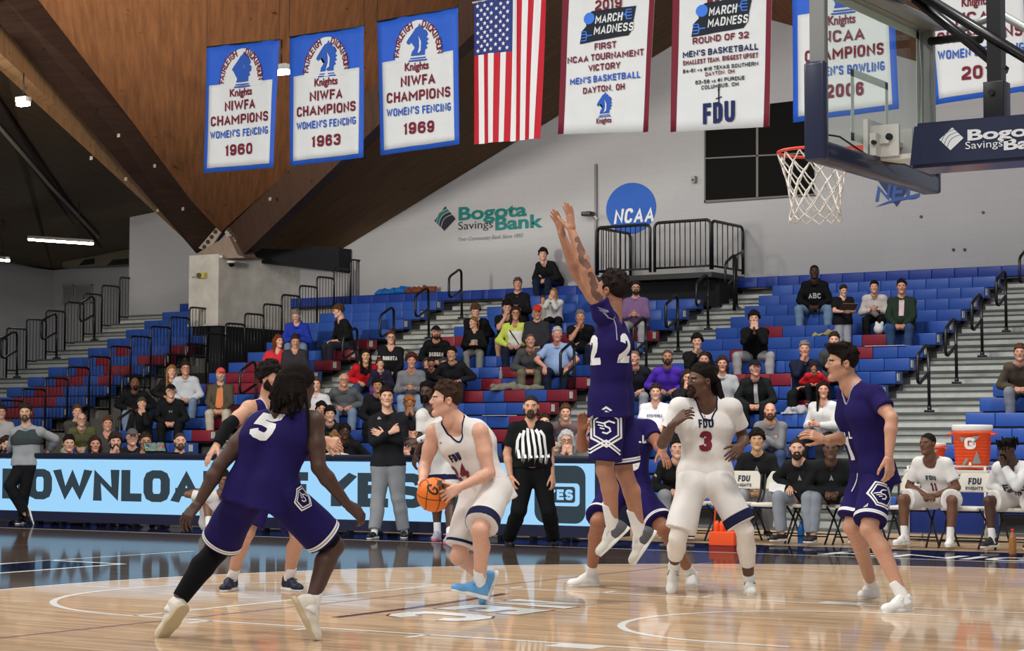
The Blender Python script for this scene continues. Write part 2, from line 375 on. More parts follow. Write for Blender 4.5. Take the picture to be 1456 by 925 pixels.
def nets(F, lo, h):
    n = np.array(F.shape); s = F < 0
    cnt = np.zeros(n - 1, np.int8)
    for c in _CORN: cnt += s[c[0]:n[0] - 1 + c[0], c[1]:n[1] - 1 + c[1], c[2]:n[2] - 1 + c[2]]
    I = np.argwhere((cnt > 0) & (cnt < 8))
    if len(I) == 0: return np.zeros((0, 3)), np.zeros((0, 4), int)
    idx = np.full(n - 1, -1, np.int32); idx[I[:, 0], I[:, 1], I[:, 2]] = np.arange(len(I))
    val = np.stack([F[I[:, 0] + c[0], I[:, 1] + c[1], I[:, 2] + c[2]] for c in _CORN], 1)
    P = np.zeros((len(I), 3)); W = np.zeros(len(I))
    for a, b in _EDG:
        va, vb = val[:, a], val[:, b]; m = (va < 0) != (vb < 0)
        t = np.where(m, va / np.where(m, va - vb, 1), 0)[:, None]
        P += np.where(m[:, None], _CORN[a] + t * (_CORN[b] - _CORN[a]), 0); W += m
    V = lo + h * (I + P / W[:, None])
    Q = []
    for ax in range(3):
        b, c = [(1, 2), (2, 0), (0, 1)][ax]
        sl0 = [slice(1, -1)] * 3; sl1 = [slice(1, -1)] * 3
        sl0[ax] = slice(0, -1); sl1[ax] = slice(1, None)
        s0, s1 = s[tuple(sl0)], s[tuple(sl1)]
        E = np.argwhere(s0 != s1)
        if not len(E): continue
        off = np.array([1, 1, 1]); off[ax] = 0
        flip = ~s0[E[:, 0], E[:, 1], E[:, 2]]
        E = E + off
        eb = np.zeros(3, int); eb[b] = 1; ec = np.zeros(3, int); ec[c] = 1
        q = [idx[tuple((E - d).T)] for d in (eb + ec, ec, 0 * eb, eb)]
        q = np.stack(q, 1); q[flip] = q[flip][:, ::-1]
        Q.append(q[(q >= 0).all(1)])
    return V, np.concatenate(Q)

# ------------------------------------------------------------------ anatomy library (metres, adult; head looks along -Y, up Z)
I3 = np.eye(3)
def cap(a, b, ra, rb, k=.02, cuts=()): return ('c', np.asarray(a, float), np.asarray(b, float), ra, rb, k, cuts)
def sub(a, b, ra, rb, k=.01): return ('-c', np.asarray(a, float), np.asarray(b, float), ra, rb, k)
def ell(c, r, k=.02, R=I3, cuts=()): return ('e', np.asarray(c, float), R, np.asarray(r, float), k, cuts)
def head_prims(kind):
    f = kind == 'w'
    jw = .040 if f else .049; jr = .022 if f else .026
    P = [ell((0, .014, .035), (.075, .095, .083), .02), ell((0, -.032, -.02), (.061 if not f else .058, .062, .088), .03)]
    for s in (-1, 1):
        P += [cap((s * jw, .004, -.055), (s * .012, -.064, -.098), jr, .021, .025), cap((s * .044, -.060, -.014), (s * .058, -.03, -.006), .019, .016, .02)]
    P += [cap((-.034, -.082, .024), (.034, -.082, .024), .011, .011, .012), ell((0, -.078, -.1), (.021, .02, .02), .02)]
    for s in (-1, 1): P += [('-c', A3(s * .031, -.104, .006), A3(s * .034, -.1, .005), .0125, .0125, .012)]
    P += [cap((0, -.09, .014), (0, -.109, -.019), .0075, .0108, .010), cap((-.011, -.101, -.025), (.011, -.101, -.025), .0085, .0085, .008)]
    for s in (-1, 1): P += [ell((s * .031, -.078, .005), (.0135, .0135, .0115), .002)]
    P += [cap((-.018, -.0895, -.048), (.018, -.0895, -.048), .006, .006, .008), cap((-.014, -.0895, -.057), (.014, -.0895, -.057), .0062, .0062, .008)]
    for s in (-1, 1): P += [ell((s * .079, .012, -.004), (.010, .020, .032), .008), ('-c', A3(s * .089, .008, -.004), A3(s * .089, .008, -.006), .012, .010, .004)]
    P += [cap((0, .028, -.06), (0, .035, -.15), .055, .056, .03)]
    return P
_HC = {}
def head_mesh(kind, h):
    if (kind, h) in _HC: return _HC[kind, h]
    V, F = sdf_mesh(head_prims(kind), h)
    C = V[F].mean(1); mi = np.zeros(len(F), int)
    ax = np.abs(C[:, 0]); y, z = C[:, 1], C[:, 2]
    de = np.sqrt((ax - .031) ** 2 + (y + .078) ** 2 + (z - .005) ** 2)
    eye = (de < .0145) & (np.abs(z - .0045) < .0046) & (y < -.083)
    if h < .005: mi[eye] = 1
    mi[(np.hypot(ax - .031, (z - .0045) * 1.15) < .0054) & (y < -.083)] = 2
    mi[(np.abs(z - (.0235 - .10 * (ax - .031) ** 2 / .03 * 3)) < .0045) & (ax > .012) & (ax < .05) & (y < -.066)] = 3
    mi[(ax < .023) & (y < -.086) & (z < -.0435) & (z > -.0625)] = 4
    _HC[kind, h] = (V, F, mi); return _HC[kind, h]
_HM = {}
HPOSE = dict(relaxed=((18, 28, 18), .5, .25), fist=((75, 85, 45), .1, -.1), spread=((4, 8, 6), 1.5, 1.0), flat=((6, 10, 6), .35, .4), grip=((35, 40, 25), .6, .6), ball=((22, 22, 16), 1.3, .9), clasp=((50, 55, 30), .2, .1), point=((30, 45, 30), .4, .4))
def hand_mesh(pose, left, h):
    if (pose, left, h) in _HM: return _HM[pose, left, h]
    (c1, c2, c3), sp, th = HPOSE[pose]
    P = [cap((-.035, 0, 0), (.01, 0, 0), .0265, .025, .02)]
    ys = (.030, .010, -.010, -.029); ln = (.95, 1.06, 1.0, .8)
    for i in range(4):
        P += [cap((.012, ys[i] * .62, .002), (.088 - .004 * abs(i - 1), ys[i], .003), .0155, .0118, .014)]
        a = math.radians((8, 2, -4, -11)[i] * sp); p = A3(.088 - .005 * abs(i - 1), ys[i], .003); ang = 0
        for j, (c, L, r0, r1) in enumerate(((c1, .043, .0098, .009), (c2, .027, .009, .0082), (c3, .022, .0082, .0068))):
            ang += math.radians(c * (1 + .08 * i)); d = A3(math.cos(ang) * math.cos(a), math.cos(ang) * math.sin(a), -math.sin(ang)); q = p + d * L * ln[i]
            P.append(cap(p, q, r0, r1, .004)); p = q
    t1 = A3(.05, .046 + .012 * th, -.016); t2 = t1 + A3(.030, .014 + .016 * th, -.006 - .008 * (1 - th)); t3 = t2 + A3(.026, .004 + .01 * th, -.008)
    P += [cap((.008, .02, -.006), t1, .017, .0125, .012), cap(t1, t2, .0118, .0098, .006), cap(t2, t3, .0098, .0075, .004)]
    V, F = sdf_mesh(P, h)
    if left: V = V * A3(1, -1, 1); F = F[:, ::-1]
    _HM[pose, left, h] = (V, F); return _HM[pose, left, h]
def frame_x(d, n):
    x = nrm(d); z = nrm(np.asarray(n, float) - x * (x @ np.asarray(n, float))); return np.stack([x, np.cross(z, x), z], 1)
def frame_head(f, up):
    y = -nrm(f); z = np.asarray(up, float); z = nrm(z - y * (y @ z)); return np.stack([np.cross(y, z), y, z], 1)
# hair, beards, caps: in head space, shared meshes
_HR = {}
def hair_mesh(style, h=.006):
    if style in _HR: return _HR[style]
    rnd = random.Random(hash(style) % 1000 if False else sum(map(ord, style)))
    def dome(g, p0, p1, zmul=1.0):
        d = A3(0, p1[1] - p0[1], p1[2] - p0[2]); n = A3(0, d[2], -d[1]); n = n if n[2] < 0 else -n
        return ell((0, .016, .036), (.077 + g, .096 + g, .085 + g * zmul), .0, I3, [(A3(0, *p0[1:]), n)])
    face = [('-e', A3(0, -.078, -.036), I3, A3(.064, .07, .094), .012)]
    P = []
    if style == 'buzz': P = [dome(.0035, (0, -.09, .084), (0, .09, -.055))] + face
    elif style == 'short': P = [dome(.008, (0, -.09, .080), (0, .10, -.06), 1.7)] + face
    elif style == 'quiff': P = [dome(.008, (0, -.09, .078), (0, .10, -.062), 1.2), ell((0, -.045, .105), (.062, .06, .032), .03)] + [cap((x, -.03 + .06 * rnd.random(), .118), (x * 1.1, -.095, .112 + .02 * rnd.random()), .016, .012, .015) for x in np.linspace(-.05, .05, 7)] + face
    elif style in ('curly', 'mop', 'afro'):
        g = {'curly': .016, 'mop': .02, 'afro': .03}[style]
        P = [dome(g, (0, -.09, .082), (0, .10, -.065), 1.3)]
        for _ in range(70 if style != 'afro' else 90):
            a = rnd.uniform(0, 6.283); e = rnd.uniform(-.35, 1.5); r = A3(.077 + g, .096 + g, .085 + g * 1.2)
            p = A3(math.cos(a) * math.cos(e), math.sin(a) * math.cos(e), math.sin(e)) * r + A3(0, .016, .036)
            if p[1] < -.03 and p[2] < .06: continue
            if p[2] < -.03 and abs(p[0]) > .05 and p[1] < .0: continue
            P.append(ell(p, A3(.017, .017, .017) * rnd.uniform(.8, 1.2), .006))
        P += face
    elif style in ('long', 'longfront', 'bob', 'shoulder'):
        L = {'long': -.30, 'longfront': -.30, 'bob': -.12, 'shoulder': -.2}[style]
        P = [dome(.013, (0, -.088, .08), (0, .11, -.1), 1.2)]
        for s in (-1, 1):
            P += [cap((s * .073, -.015, .05), (s * .084, -.012, -.06), .022, .022, .03), cap((s * .084, -.005, -.06), (s * .088, -.015 if style == 'longfront' else .02, L), .023, .016, .03), cap((s * .07, .05, .03), (s * .065, .06, L * .9), .035, .028, .03)]
        P += [cap((0, .085, .02), (0, .085, L), .05, .038, .03)]
        P += [('-e', A3(0, -.085, -.03), I3, A3(.060, .07, .1), .01)]
    elif style in ('pony', 'bun', 'back'):
        P = [dome(.008, (0, -.088, .08), (0, .11, -.07), 1.0)] + face
        if style == 'pony': P += [cap((0, .11, .05), (0, .15, .0), .028, .03, .02), cap((0, .15, .0), (.01, .14, -.14), .03, .012, .02)]
        if style == 'bun': P += [ell((0, .03, .135), (.035, .035, .032), .01)]
    elif style in ('dreads', 'dreadstop', 'dreadsback'):
        P = [dome(.009, (0, -.09, .08), (0, .10, -.05), 1.2)] + face
        if style == 'dreadsback':
            for x in np.linspace(-.074, .074, 11):
                pr_ = None
                for t_ in np.linspace(-.62, 1.25, 7):
                    w_ = math.sqrt(max(0, 1 - (x / .085) ** 2)); q_ = A3(x, .016 + .107 * math.sin(t_) * w_, .036 + .098 * math.cos(t_) * w_)
                    if pr_ is not None: P.append(cap(pr_, q_, .0085, .0085, .003))
                    pr_ = q_
        for i in range(34):
            a = rnd.uniform(-.5, 3.64) if style != 'dreadstop' else rnd.uniform(0, 6.283)
            c, s_ = math.cos(a), math.sin(a)
            p = A3(c * .078, .016 + s_ * .097, .07 + rnd.uniform(-.02, .03))
            if style == 'dreadstop':
                q = p * A3(1.25, 1.25, 1) + A3(0, 0, rnd.uniform(-.07, .03)); P += [cap(p, A3(p[0] * 1.3, p[1] * 1.3, p[2] + .03), .010, .009, .004), cap(A3(p[0] * 1.3, p[1] * 1.3, p[2] + .03), q, .009, .006, .004)]
            elif style == 'dreadsback':
                q = A3(p[0] * .75, .10 + .03 * rnd.random(), .0); e = q + A3(p[0] * .3, .03 + rnd.uniform(-.02, .03), -.10 - rnd.uniform(0, .14)); P += [cap(p, q, .014, .013, .008), cap(q, e, .012, .007, .005)]
            else:
                q = A3(p[0] * 1.2, p[1] * 1.12 + .01, -.03); P += [cap(p, q, .012, .011, .005), cap(q, q + A3(0, .01, -.06 - .08 * rnd.random()), .011, .007, .004)]
    elif style == 'mane':      # loose wavy hair gathered down the back of the neck, strands flying
        P = [dome(.018, (0, -.09, .07), (0, .11, -.07), 1.3)] + face
        for i in range(46):
            a = rnd.uniform(.2, 2.94); p = A3(math.cos(a) * .09, .03 + math.sin(a) * .085, rnd.uniform(-.02, .06)); q = p + A3(rnd.uniform(-.03, .03), rnd.uniform(.0, .04), -.06 - .04 * rnd.random())
            P += [cap(p, q, .02, .016, .012), cap(q, q + A3(rnd.uniform(-.035, .035), rnd.uniform(-.01, .03), -.03 - .03 * rnd.random()), .015, .007, .008)]
        P += [cap((-.05, .05, .08), (-.105, .05, -.02), .011, .010, .005), cap((-.105, .05, -.02), (-.15, .06, -.16), .010, .009, .004), cap((-.15, .06, -.16), (-.16, .06, -.27), .009, .007, .004)]
    elif style == 'sides':
        P = [dome(.006, (0, -.07, .02), (0, .10, -.06))] + face + [('-e', A3(0, -.02, .075), I3, A3(.072, .11, .07), .01)]
    elif style in ('beard', 'stubble', 'goatee', 'fullbeard'):
        g = {'beard': .007, 'stubble': .003, 'goatee': .006, 'fullbeard': .012}[style]; jw = .049
        for s in (-1, 1):
            if style != 'goatee': P += [cap((s * (jw + .004), .0, -.055), (s * .014, -.066, -.099), .026 + g, .022 + g, .02), cap((s * .066, -.004, -.02), (s * (jw + .005), .0, -.055), .013 + g, .02 + g, .02)]
            P += [cap((s * .022, -.088, -.044), (s * .03, -.078, -.075), .009 + g * .6, .012 + g * .6, .015)]
        P += [cap((-.02, -.0905, -.041), (.02, -.0905, -.041), .0065 + g * .5, .0065 + g * .5, .008), ell((0, -.08, -.1), (.025 + g, .022 + g, .024 + g), .02)]
        P += [('-e', A3(0, -.11, -.0535), I3, A3(.021, .03, .0075), .004), ('-e', A3(0, -.06, .02), I3, A3(.06, .09, .056), .01)]
    elif style in ('cap', 'beanie'):
        P = [dome(.013, (0, -.09, .06), (0, .11, .02 if style == 'cap' else -.01), 1.3)]
        if style == 'cap':
            P += [cap((x, -.085, .062), (x * .8, -.165 + abs(x) * .5, .05), .007, .005, .006) for x in np.linspace(-.06, .06, 9)]
        else: P += [cap((.088 * math.cos(a), .016 + .107 * math.sin(a), .045 + .02 * -math.sin(a)), (.088 * math.cos(a + .4), .016 + .107 * math.sin(a + .4), .045 + .02 * -math.sin(a + .4)), .013, .013, .006) for a in np.arange(0, 6.28, .4)]
    elif style == 'glasses':
        for s in (-1, 1):
            c = A3(s * .032, -.101, .003)
            P += [cap(c + A3(.024 * math.cos(a), 0, .018 * math.sin(a)), c + A3(.024 * math.cos(a + .5), 0, .018 * math.sin(a + .5)), .0032, .0032, .001) for a in np.arange(0, 6.28, .5)]
            P += [cap((s * .056, -.098, .008), (s * .083, .005, .01), .003, .003, .001)]
        P += [cap((-.009, -.103, .006), (.009, -.103, .006), .003, .003, .001)]; h = .003
    if style in ('short', 'mop', 'quiff', 'back', 'bob', 'shoulder', 'long', 'longfront', 'pony', 'bun'):
        # uneven tufts so the hair does not end in a smooth band
        n_ = 60 if style in ('short', 'mop', 'quiff') else 26; T_ = []
        for i in range(n_):
            a = rnd.uniform(0, 6.283); e = rnd.uniform(.15, 1.45); g = .012; d = A3(math.cos(a) * math.cos(e), math.sin(a) * math.cos(e), math.sin(e)); p = d * A3(.077 + g, .096 + g, .085 + g * 1.5) + A3(0, .016, .036)
            if p[1] < -.02 and p[2] < .072: continue
            q = p + A3(rnd.uniform(-.012, .012), rnd.uniform(-.022, .012), rnd.uniform(-.004, .012)); T_.append(cap(p * .97, q, .014, .007, .008))
        for x in np.linspace(-.058, .058, 11):
            if style in ('short', 'mop', 'quiff'): T_.append(cap((x, -.062 + 6 * x * x, .094 - 5 * x * x), (x * 1.04 + rnd.uniform(-.008, .008), -.088 + 9 * x * x, (.080 if style != 'mop' else .058) + rnd.uniform(-.008, .008) - 2 * x * x), .012, .005, .008))
        for s in (-1, 1): T_.append(cap((s * .079, -.022, .02), (s * .079, -.026, -.018 if style in ('short', 'quiff', 'mop') else .0), .008, .004, .006))
        k_ = [x for x in P if x[0] == '-e']; P = [x for x in P if x[0] != '-e'] + T_ + ([] if style == 'mop' else k_)
        if style == 'mop': P += [('-e', A3(0, -.078, -.045), I3, A3(.064, .07, .094), .012)]
    V, F = sdf_mesh(P, h)
    me = mesh_np(style, V, F); me.materials.append(None); _HR[style] = me; return me
def put(name, me, M, mt, parent):
    """a shared mesh placed by a world matrix under its thing"""
    o = bpy.data.objects.new(name, me); COL.objects.link(o); o.parent = parent
    o.matrix_local = Matrix.Translation(-Vector(parent_loc(parent))) @ M
    o.material_slots[0].link = 'OBJECT'; o.material_slots[0].material = mt
    return o
def M4(R, c, s=1.0):
    return Matrix([[R[i][0] * s, R[i][1] * s, R[i][2] * s, c[i]] for i in range(3)] + [[0, 0, 0, 1]])
# shoes: x to the toe, z up, origin at the ankle joint, 0.085 above the ground
_SH = {}
def shoe_meshes():
    if _SH: return _SH
    fl = [('h', A3(0, 0, -.068), A3(0, 0, -1))]
    for kind in ('sneaker', 'low'):
        P = [cap((-.035, 0, -.035), (.06, 0, -.045), .037, .037, .03), cap((.06, .004, -.045), (.165, .006, -.052), .038, .028, .03), ell((.14, .005, -.055), (.06, .044, .03), .02)]
        if kind == 'sneaker': P += [cap((-.012, 0, -.0), (-.022, 0, -.035), .046, .040, .02, [(A3(0, 0, .026), A3(.25, 0, 1))]), cap((.03, 0, .012), (.075, 0, -.02), .024, .028, .02)]
        else: P += [cap((-.014, 0, -.02), (-.024, 0, -.035), .042, .038, .02, [(A3(0, 0, -.008), A3(.1, 0, 1))])]
        _SH[kind] = mesh_np('shoe_upper', *sdf_mesh(P + fl, .005))
        if kind == 'sneaker':
            V, F = sdf_mesh([cap((.035, 0, -.018), (.06, 0, -.018), .03, .03, .01), ], .01)
        zs = -.085
        Q = [cap((-.045, 0, -.075), (.06, .002, -.075), .041, .040, .01), cap((.06, .002, -.075), (.16, .006, -.072), .045, .036, .02)]
        Q += [('h', A3(0, 0, zs), A3(0, 0, -1)), ('h', A3(0, 0, -.058), A3(0, 0, 1))]
        _SH[kind + '_sole'] = mesh_np('sole', *sdf_mesh(Q, .005))
    b = MB()
    for i in range(6):
        x = .045 + i * .017; z = .004 - i * .0075 - .003
        b.tube([(x, -.027, z - .014), (x + .006, 0, z + .004), (x, .027, z - .014)], .0035, 5)
    b.tube([(.04, 0, .0), (.03, .03, .015), (.06, .045, -.0), (.045, .01, .004)], .003, 5); b.tube([(.04, 0, .0), (.03, -.03, .012), (.065, -.04, -.01)], .003, 5)
    bmesh.ops.recalc_face_normals(b.bm, faces=b.bm.faces[:]); me = bpy.data.meshes.new('laces'); b.bm.to_mesh(me); b.bm.free(); _SH['laces'] = me
    for m in _SH.values(): m.materials.append(None)
    return _SH
# ------------------------------------------------------------------ people
EYE = mat('eye_white', (225, 222, 215), .3); IRIS = mat('eye_iris', (40, 28, 22), .2)
def ik(a, t, l1, l2, hint):
    a, t = np.asarray(a, float), np.asarray(t, float); d = t - a; L = np.linalg.norm(d)
    if L > (l1 + l2) * .998: t = a + d / L * (l1 + l2) * .998; d = t - a; L = np.linalg.norm(d)
    x = (l1 * l1 - l2 * l2 + L * L) / (2 * L); y = math.sqrt(max(l1 * l1 - x * x, 0)); u = d / L
    h = np.asarray(hint, float); h = nrm(h - u * (h @ u))
    return a + u * x + h * y, t
class Body:
    """joint positions in the place -> one continuous body plus the clothes that follow it"""
    def __init__(s, name, label, J, sk, h=.015, sc=1.0, build=1.0, face='m', hair=('short', (40, 30, 25)), beard=None, glasses=False, hat=None, hands=('relaxed', 'relaxed'), group=None, lips=None, cat='person', hh=None, armw=1.0):
        s.J = J; s.sc = sc; s.b = build; s.h = h; s.fine = h < .011
        hh = hh or (.0042 if s.fine else .0062)
        base = np.array([(J['AL'][0] + J['AR'][0]) / 2, (J['AL'][1] + J['AR'][1]) / 2, min(J['AL'][2], J['AR'][2]) - .085 * sc])
        s.base = base
        N, P = J['N'], J['P']; s.u = nrm(N - P); s.sv = nrm(J['SL'] - J['SR']); s.hv = nrm(J['HL'] - J['HR'])
        s.front = nrm(np.cross(s.sv, s.u)); s.bf = nrm(np.cross(s.hv, s.u))
        Rh = frame_head(J['Hf'], J['Hu']); s.Rh = Rh; hc = J['H']; s.Mh = M4(Rh, hc, sc * J.get('hs', 1.0))
        # body
        pr = s.torso(0) + [cap(N - s.u * .02 * sc, hc + Rh @ A3(0, .035, -.09) * sc, .074 * sc, .058 * sc, .03)]
        for c in 'LR':
            S_, E_, W_, H_, K_, A_ = (J[x + c] for x in 'SEWHKA'); am = armw
            pr += [cap(N + s.u * .005 * sc, S_ + s.u * .008, .054 * sc, .05 * sc, .03), ell(S_, A3(.062, .062, .062) * sc * am, .03)]
            m = S_ + (E_ - S_) * .5
            pr += [cap(S_, m, .056 * sc * am, .052 * sc * am, .02), cap(m, E_, .052 * sc * am, .040 * sc * am, .02)]
            q = E_ + (W_ - E_) * .3
            pr += [cap(E_, q, .041 * sc * am, .0435 * sc * am, .015), cap(q, W_, .0435 * sc * am, .0275 * sc, .015)]
            pr += [cap(H_, H_ + (K_ - H_) * .5, .092 * sc, .080 * sc, .04), cap(H_ + (K_ - H_) * .5, K_, .080 * sc, .057 * sc, .03)]
            kf = nrm(nrm(K_ - H_) + nrm(K_ - A_)); back = -nrm(np.cross(nrm(A_ - K_), s.hv)) if abs(np.dot(nrm(A_ - K_), s.hv)) < .95 else -s.bf
            if back @ s.bf > 0: back = -back
            cm = K_ + (A_ - K_) * .3 + back * .018 * sc
            pr += [cap(K_, cm, .056 * sc, .058 * sc, .02), cap(cm, A_, .058 * sc, .036 * sc, .02), ell(K_ + kf * .01, A3(.052, .052, .052) * sc, .02)]
        V, F = sdf_mesh(pr, h); mi = np.zeros(len(F), int); L = [(V, F)]; M = [mi]
        Vh, Fh, mh = head_mesh(face, hh); L.append((hc + (Vh * sc * J.get('hs', 1.0)) @ Rh.T, Fh)); M.append(mh)
        for c, ps in zip('LR', hands):
            if ps is None: continue
            Va, Fa = hand_mesh(ps, c == 'L', .0036 if s.fine else .006)
            Ra = frame_x(J['D' + c], J['Q' + c]); L.append((J['W' + c] + nrm(J['D' + c]) * .012 * sc + (Va * sc) @ Ra.T, Fa)); M.append(np.zeros(len(Fa), int))
        V, F = merge(L)
        me = mesh_np('person', V - base, F, np.concatenate(M))
        hc_ = hair[1] if hair else (60, 45, 35)
        lip = lips or tuple(int(x * .78 + (30 if i == 0 else 0) * .5) for i, x in enumerate(sk))
        for m in (skin(sk), EYE, IRIS, hairm(hc_), skin(lip)): me.materials.append(m)
        s.o = bpy.data.objects.new(name, me); COL.objects.link(s.o); s.o.location = tuple(base); tag(s.o, label, cat, group)
        if hair and hair[0] not in ('bald',): put('hair', hair_mesh(hair[0]), s.Mh, hairm(hair[1]), s.o)
        if beard: put('beard', hair_mesh(beard[0]), s.Mh, hairm(beard[1]), s.o)
        if hat: put('cap' if hat[0] == 'cap' else 'beanie', hair_mesh(hat[0]), s.Mh, cloth(hat[1]), s.o)
        if glasses: put('glasses', hair_mesh('glasses'), s.Mh, mat('spectacle_frame', (25, 25, 28), .3), s.o)
    def torso(s, off, low=0.0, kk=.05):
        J, sc, b = s.J, s.sc, s.b; P, N, u = J['P'], J['N'], s.u; L = np.linalg.norm(N - P)
        out = []
        mv = nrm(s.hv + s.sv)
        for g in (1, -1):
            A = P + g * s.hv * .088 * sc - u * .01 * sc; B = P + u * L * .33 + g * mv * .070 * sc * b; C = P + u * L * .66 + g * s.sv * .088 * sc; D = N - u * .075 * sc + g * s.sv * .105 * sc
            out += [cap(A, B, .102 * sc * (.5 + b / 2) + off, .092 * sc * b + off, kk), cap(B, C, .092 * sc * b + off, .108 * sc + off, kk), cap(C, D, .108 * sc + off, .074 * sc + off, kk)]
            if low: out.append(cap(A, A - u * low, .104 * sc * (.5 + b / 2) + off, .124 * sc * (.5 + b / 2) + off, kk))
        if b > 1.12: out.append(ell(P + u * L * .3 + s.front * .075 * sc * b, A3(.11, .11, .12) * sc * b * .95 + off, .06))
        return out
    def part(s, name, prims, m, h=None, fold=0.0):
        V, F = sdf_mesh(prims, h or s.h)
        if fold and len(V):
            n = np.zeros_like(V); fn = np.cross(V[F[:, 2]] - V[F[:, 0]], V[F[:, 3]] - V[F[:, 1]])
            for i in range(4): np.add.at(n, F[:, i], fn)
            n /= np.linalg.norm(n, axis=1, keepdims=True) + 1e-12
            a, b, c = V @ s.sv, V @ s.front, V @ s.u; ph = float(s.base[0] * 7)
            w = np.sin(19 * a + 9 * c + ph + 1.5 * np.sin(7 * c + ph)) + .8 * np.sin(31 * b - 11 * c + 2 * ph + 1.2 * np.sin(9 * a)) + .7 * np.sin(15 * c + 13 * a - 8 * b + ph) + .5 * np.sin(43 * a + 6 * c)
            V = V + n * (fold * s.sc * w * .5)[:, None]
        s.last = (V, F)
        me = mesh_np(name, V - s.base, F); return link(name, me, m, s.o)
    def top(s, kind, m, off=.014, hem=.10, neck='crew', name='shirt', low=None, extra=(), cuff=.93, slv=.72):
        J, sc, u = s.J, s.sc, s.u; N, P = J['N'], J['P']
        pr = s.torso(off * sc, low if low is not None else max(hem, 0) + .02)
        for c in 'LR':
            S_, E_, W_ = J['S' + c], J['E' + c], J['W' + c]; g = 1 if c == 'L' else -1
            pr += [cap(N - u * .004 * sc, S_, .054 * sc + off * .8, .048 * sc + off * .7, .03)]
            if kind == 'tank': continue
            pr += [ell(S_, A3(.064, .064, .064) * sc + off * .75, .03)]
            d = nrm(E_ - S_); L = np.linalg.norm(E_ - S_)
            if kind == 'tee': pr += [cap(S_, S_ + d * L * (slv + .08), .056 * sc + off * .7, .060 * sc + off, .02, [(S_ + d * L * slv, d)])]
            else:
                e = nrm(W_ - E_); L2 = np.linalg.norm(W_ - E_); ct = [(E_ + e * L2 * cuff, e)]
                pr += [cap(S_, E_, .052 * sc + off * .8, .043 * sc + off * .9, .02), cap(E_, E_ + e * L2 * .35, .044 * sc + off * .9, .044 * sc + off * .8, .015), cap(E_ + e * L2 * .35, W_, .046 * sc + off * .9, .031 * sc + off * .7, .015, ct)]
        nk = J['H'] + s.Rh @ A3(0, .03, -.09) * sc
        if neck in ('collar', 'mock', 'hood'):
            for a in np.arange(0, 6.28, .52):
                c0, c1 = [N + u * (.03 if neck != 'hood' else .02) * sc + (s.sv * math.cos(x) * .072 + s.front * (math.sin(x) * .062 + (.012 if math.sin(x) > 0 else 0))) * sc * (1.15 if neck == 'hood' else 1) - u * max(0, math.sin(x)) * .045 * sc for x in (a, a + .52)]
                r = (.013 if neck != 'hood' else .026 if math.sin(a) < .3 else .018) * sc
                pr.append(cap(c0, c1, r, r, .008))
            if neck == 'hood': pr.append(ell(N - s.front * .085 * sc, A3(.10, .055, .07) * sc, .03, np.stack([s.sv, s.front, s.u], 1)))
            pr.append(sub(N + u * .02 * sc + s.front * .018 * sc, nk + u * .05, .056 * sc, .058 * sc, .008))
        else:
            f = {'crew': .012, 'v': .02, 'scoop': .036}[neck]
            pr.append(sub(N + u * (-.012 if neck != 'scoop' else -.022) * sc + s.front * f * sc, nk + u * .04, (.066 if neck != 'scoop' else .076) * sc, (.07 if neck != 'scoop' else .08) * sc, .01))
            if neck == 'v': pr.append(sub(N + s.front * .07 * sc, N + s.front * .095 * sc - u * .085 * sc, .045 * sc, .012 * sc, .01))
        if kind == 'tank':
            for c in 'LR':
                S_, E_ = J['S' + c], J['E' + c]; d = nrm(E_ - S_); g = 1 if c == 'L' else -1
                pr.append(sub(S_ + g * s.sv * .022 * sc, S_ + d * .13 * sc + g * s.sv * .01, .068 * sc, .06 * sc, .012))
        pr += list(extra)
        pr.append(('h', P - u * hem * sc, -u))
        return s.part(name, pr, m, fold=.006)
    def shorts(s, m, off=.022, length=.86, name='shorts', waist=.10, flare=1.18):
        J, sc = s.J, s.sc; tq = s.torso(off * .7); pr = [x[:6] + ([(J['P'] + s.u * waist * sc, s.u)],) for x in (tq[0], tq[3])]
        for c in 'LR':
            H_, K_ = J['H' + c], J['K' + c]; d = nrm(K_ - H_); L = np.linalg.norm(K_ - H_)
            pr += [ell(H_, A3(.098, .098, .098) * sc + off, .04), cap(H_, H_ + d * L * length * 1.05, .093 * sc + off, .088 * sc * flare + off, .035, [(H_ + d * L * length, d)])]
        return s.part(name, pr, m, fold=.006)
    def pants(s, m, off=.016, name='trousers', waist=.10, ankle=.94):
        J, sc = s.J, s.sc; tq = s.torso(off * .7); pr = [x[:6] + ([(J['P'] + s.u * waist * sc, s.u)],) for x in (tq[0], tq[3])]
        for c in 'LR':
            H_, K_, A_ = J['H' + c], J['K' + c], J['A' + c]; d = nrm(A_ - K_); L = np.linalg.norm(A_ - K_)
            pr += [ell(H_, A3(.094, .094, .094) * sc + off, .04), cap(H_, K_, .092 * sc + off, .060 * sc + off, .03), cap(K_, K_ + d * L * .35, .060 * sc + off, .060 * sc + off, .02), cap(K_ + d * L * .35, A_, .060 * sc + off, .050 * sc + off, .02, [(K_ + d * L * ankle, d)])]
        return s.part(name, pr, m, fold=.006)
    def sleeve(s, name, a, b, ra, rb, m, k=.0):
        d = nrm(b - a); return s.part(name, [cap(a, b, ra, rb, k, [(b, d), (a, -d)])], m, min(s.h, .008))
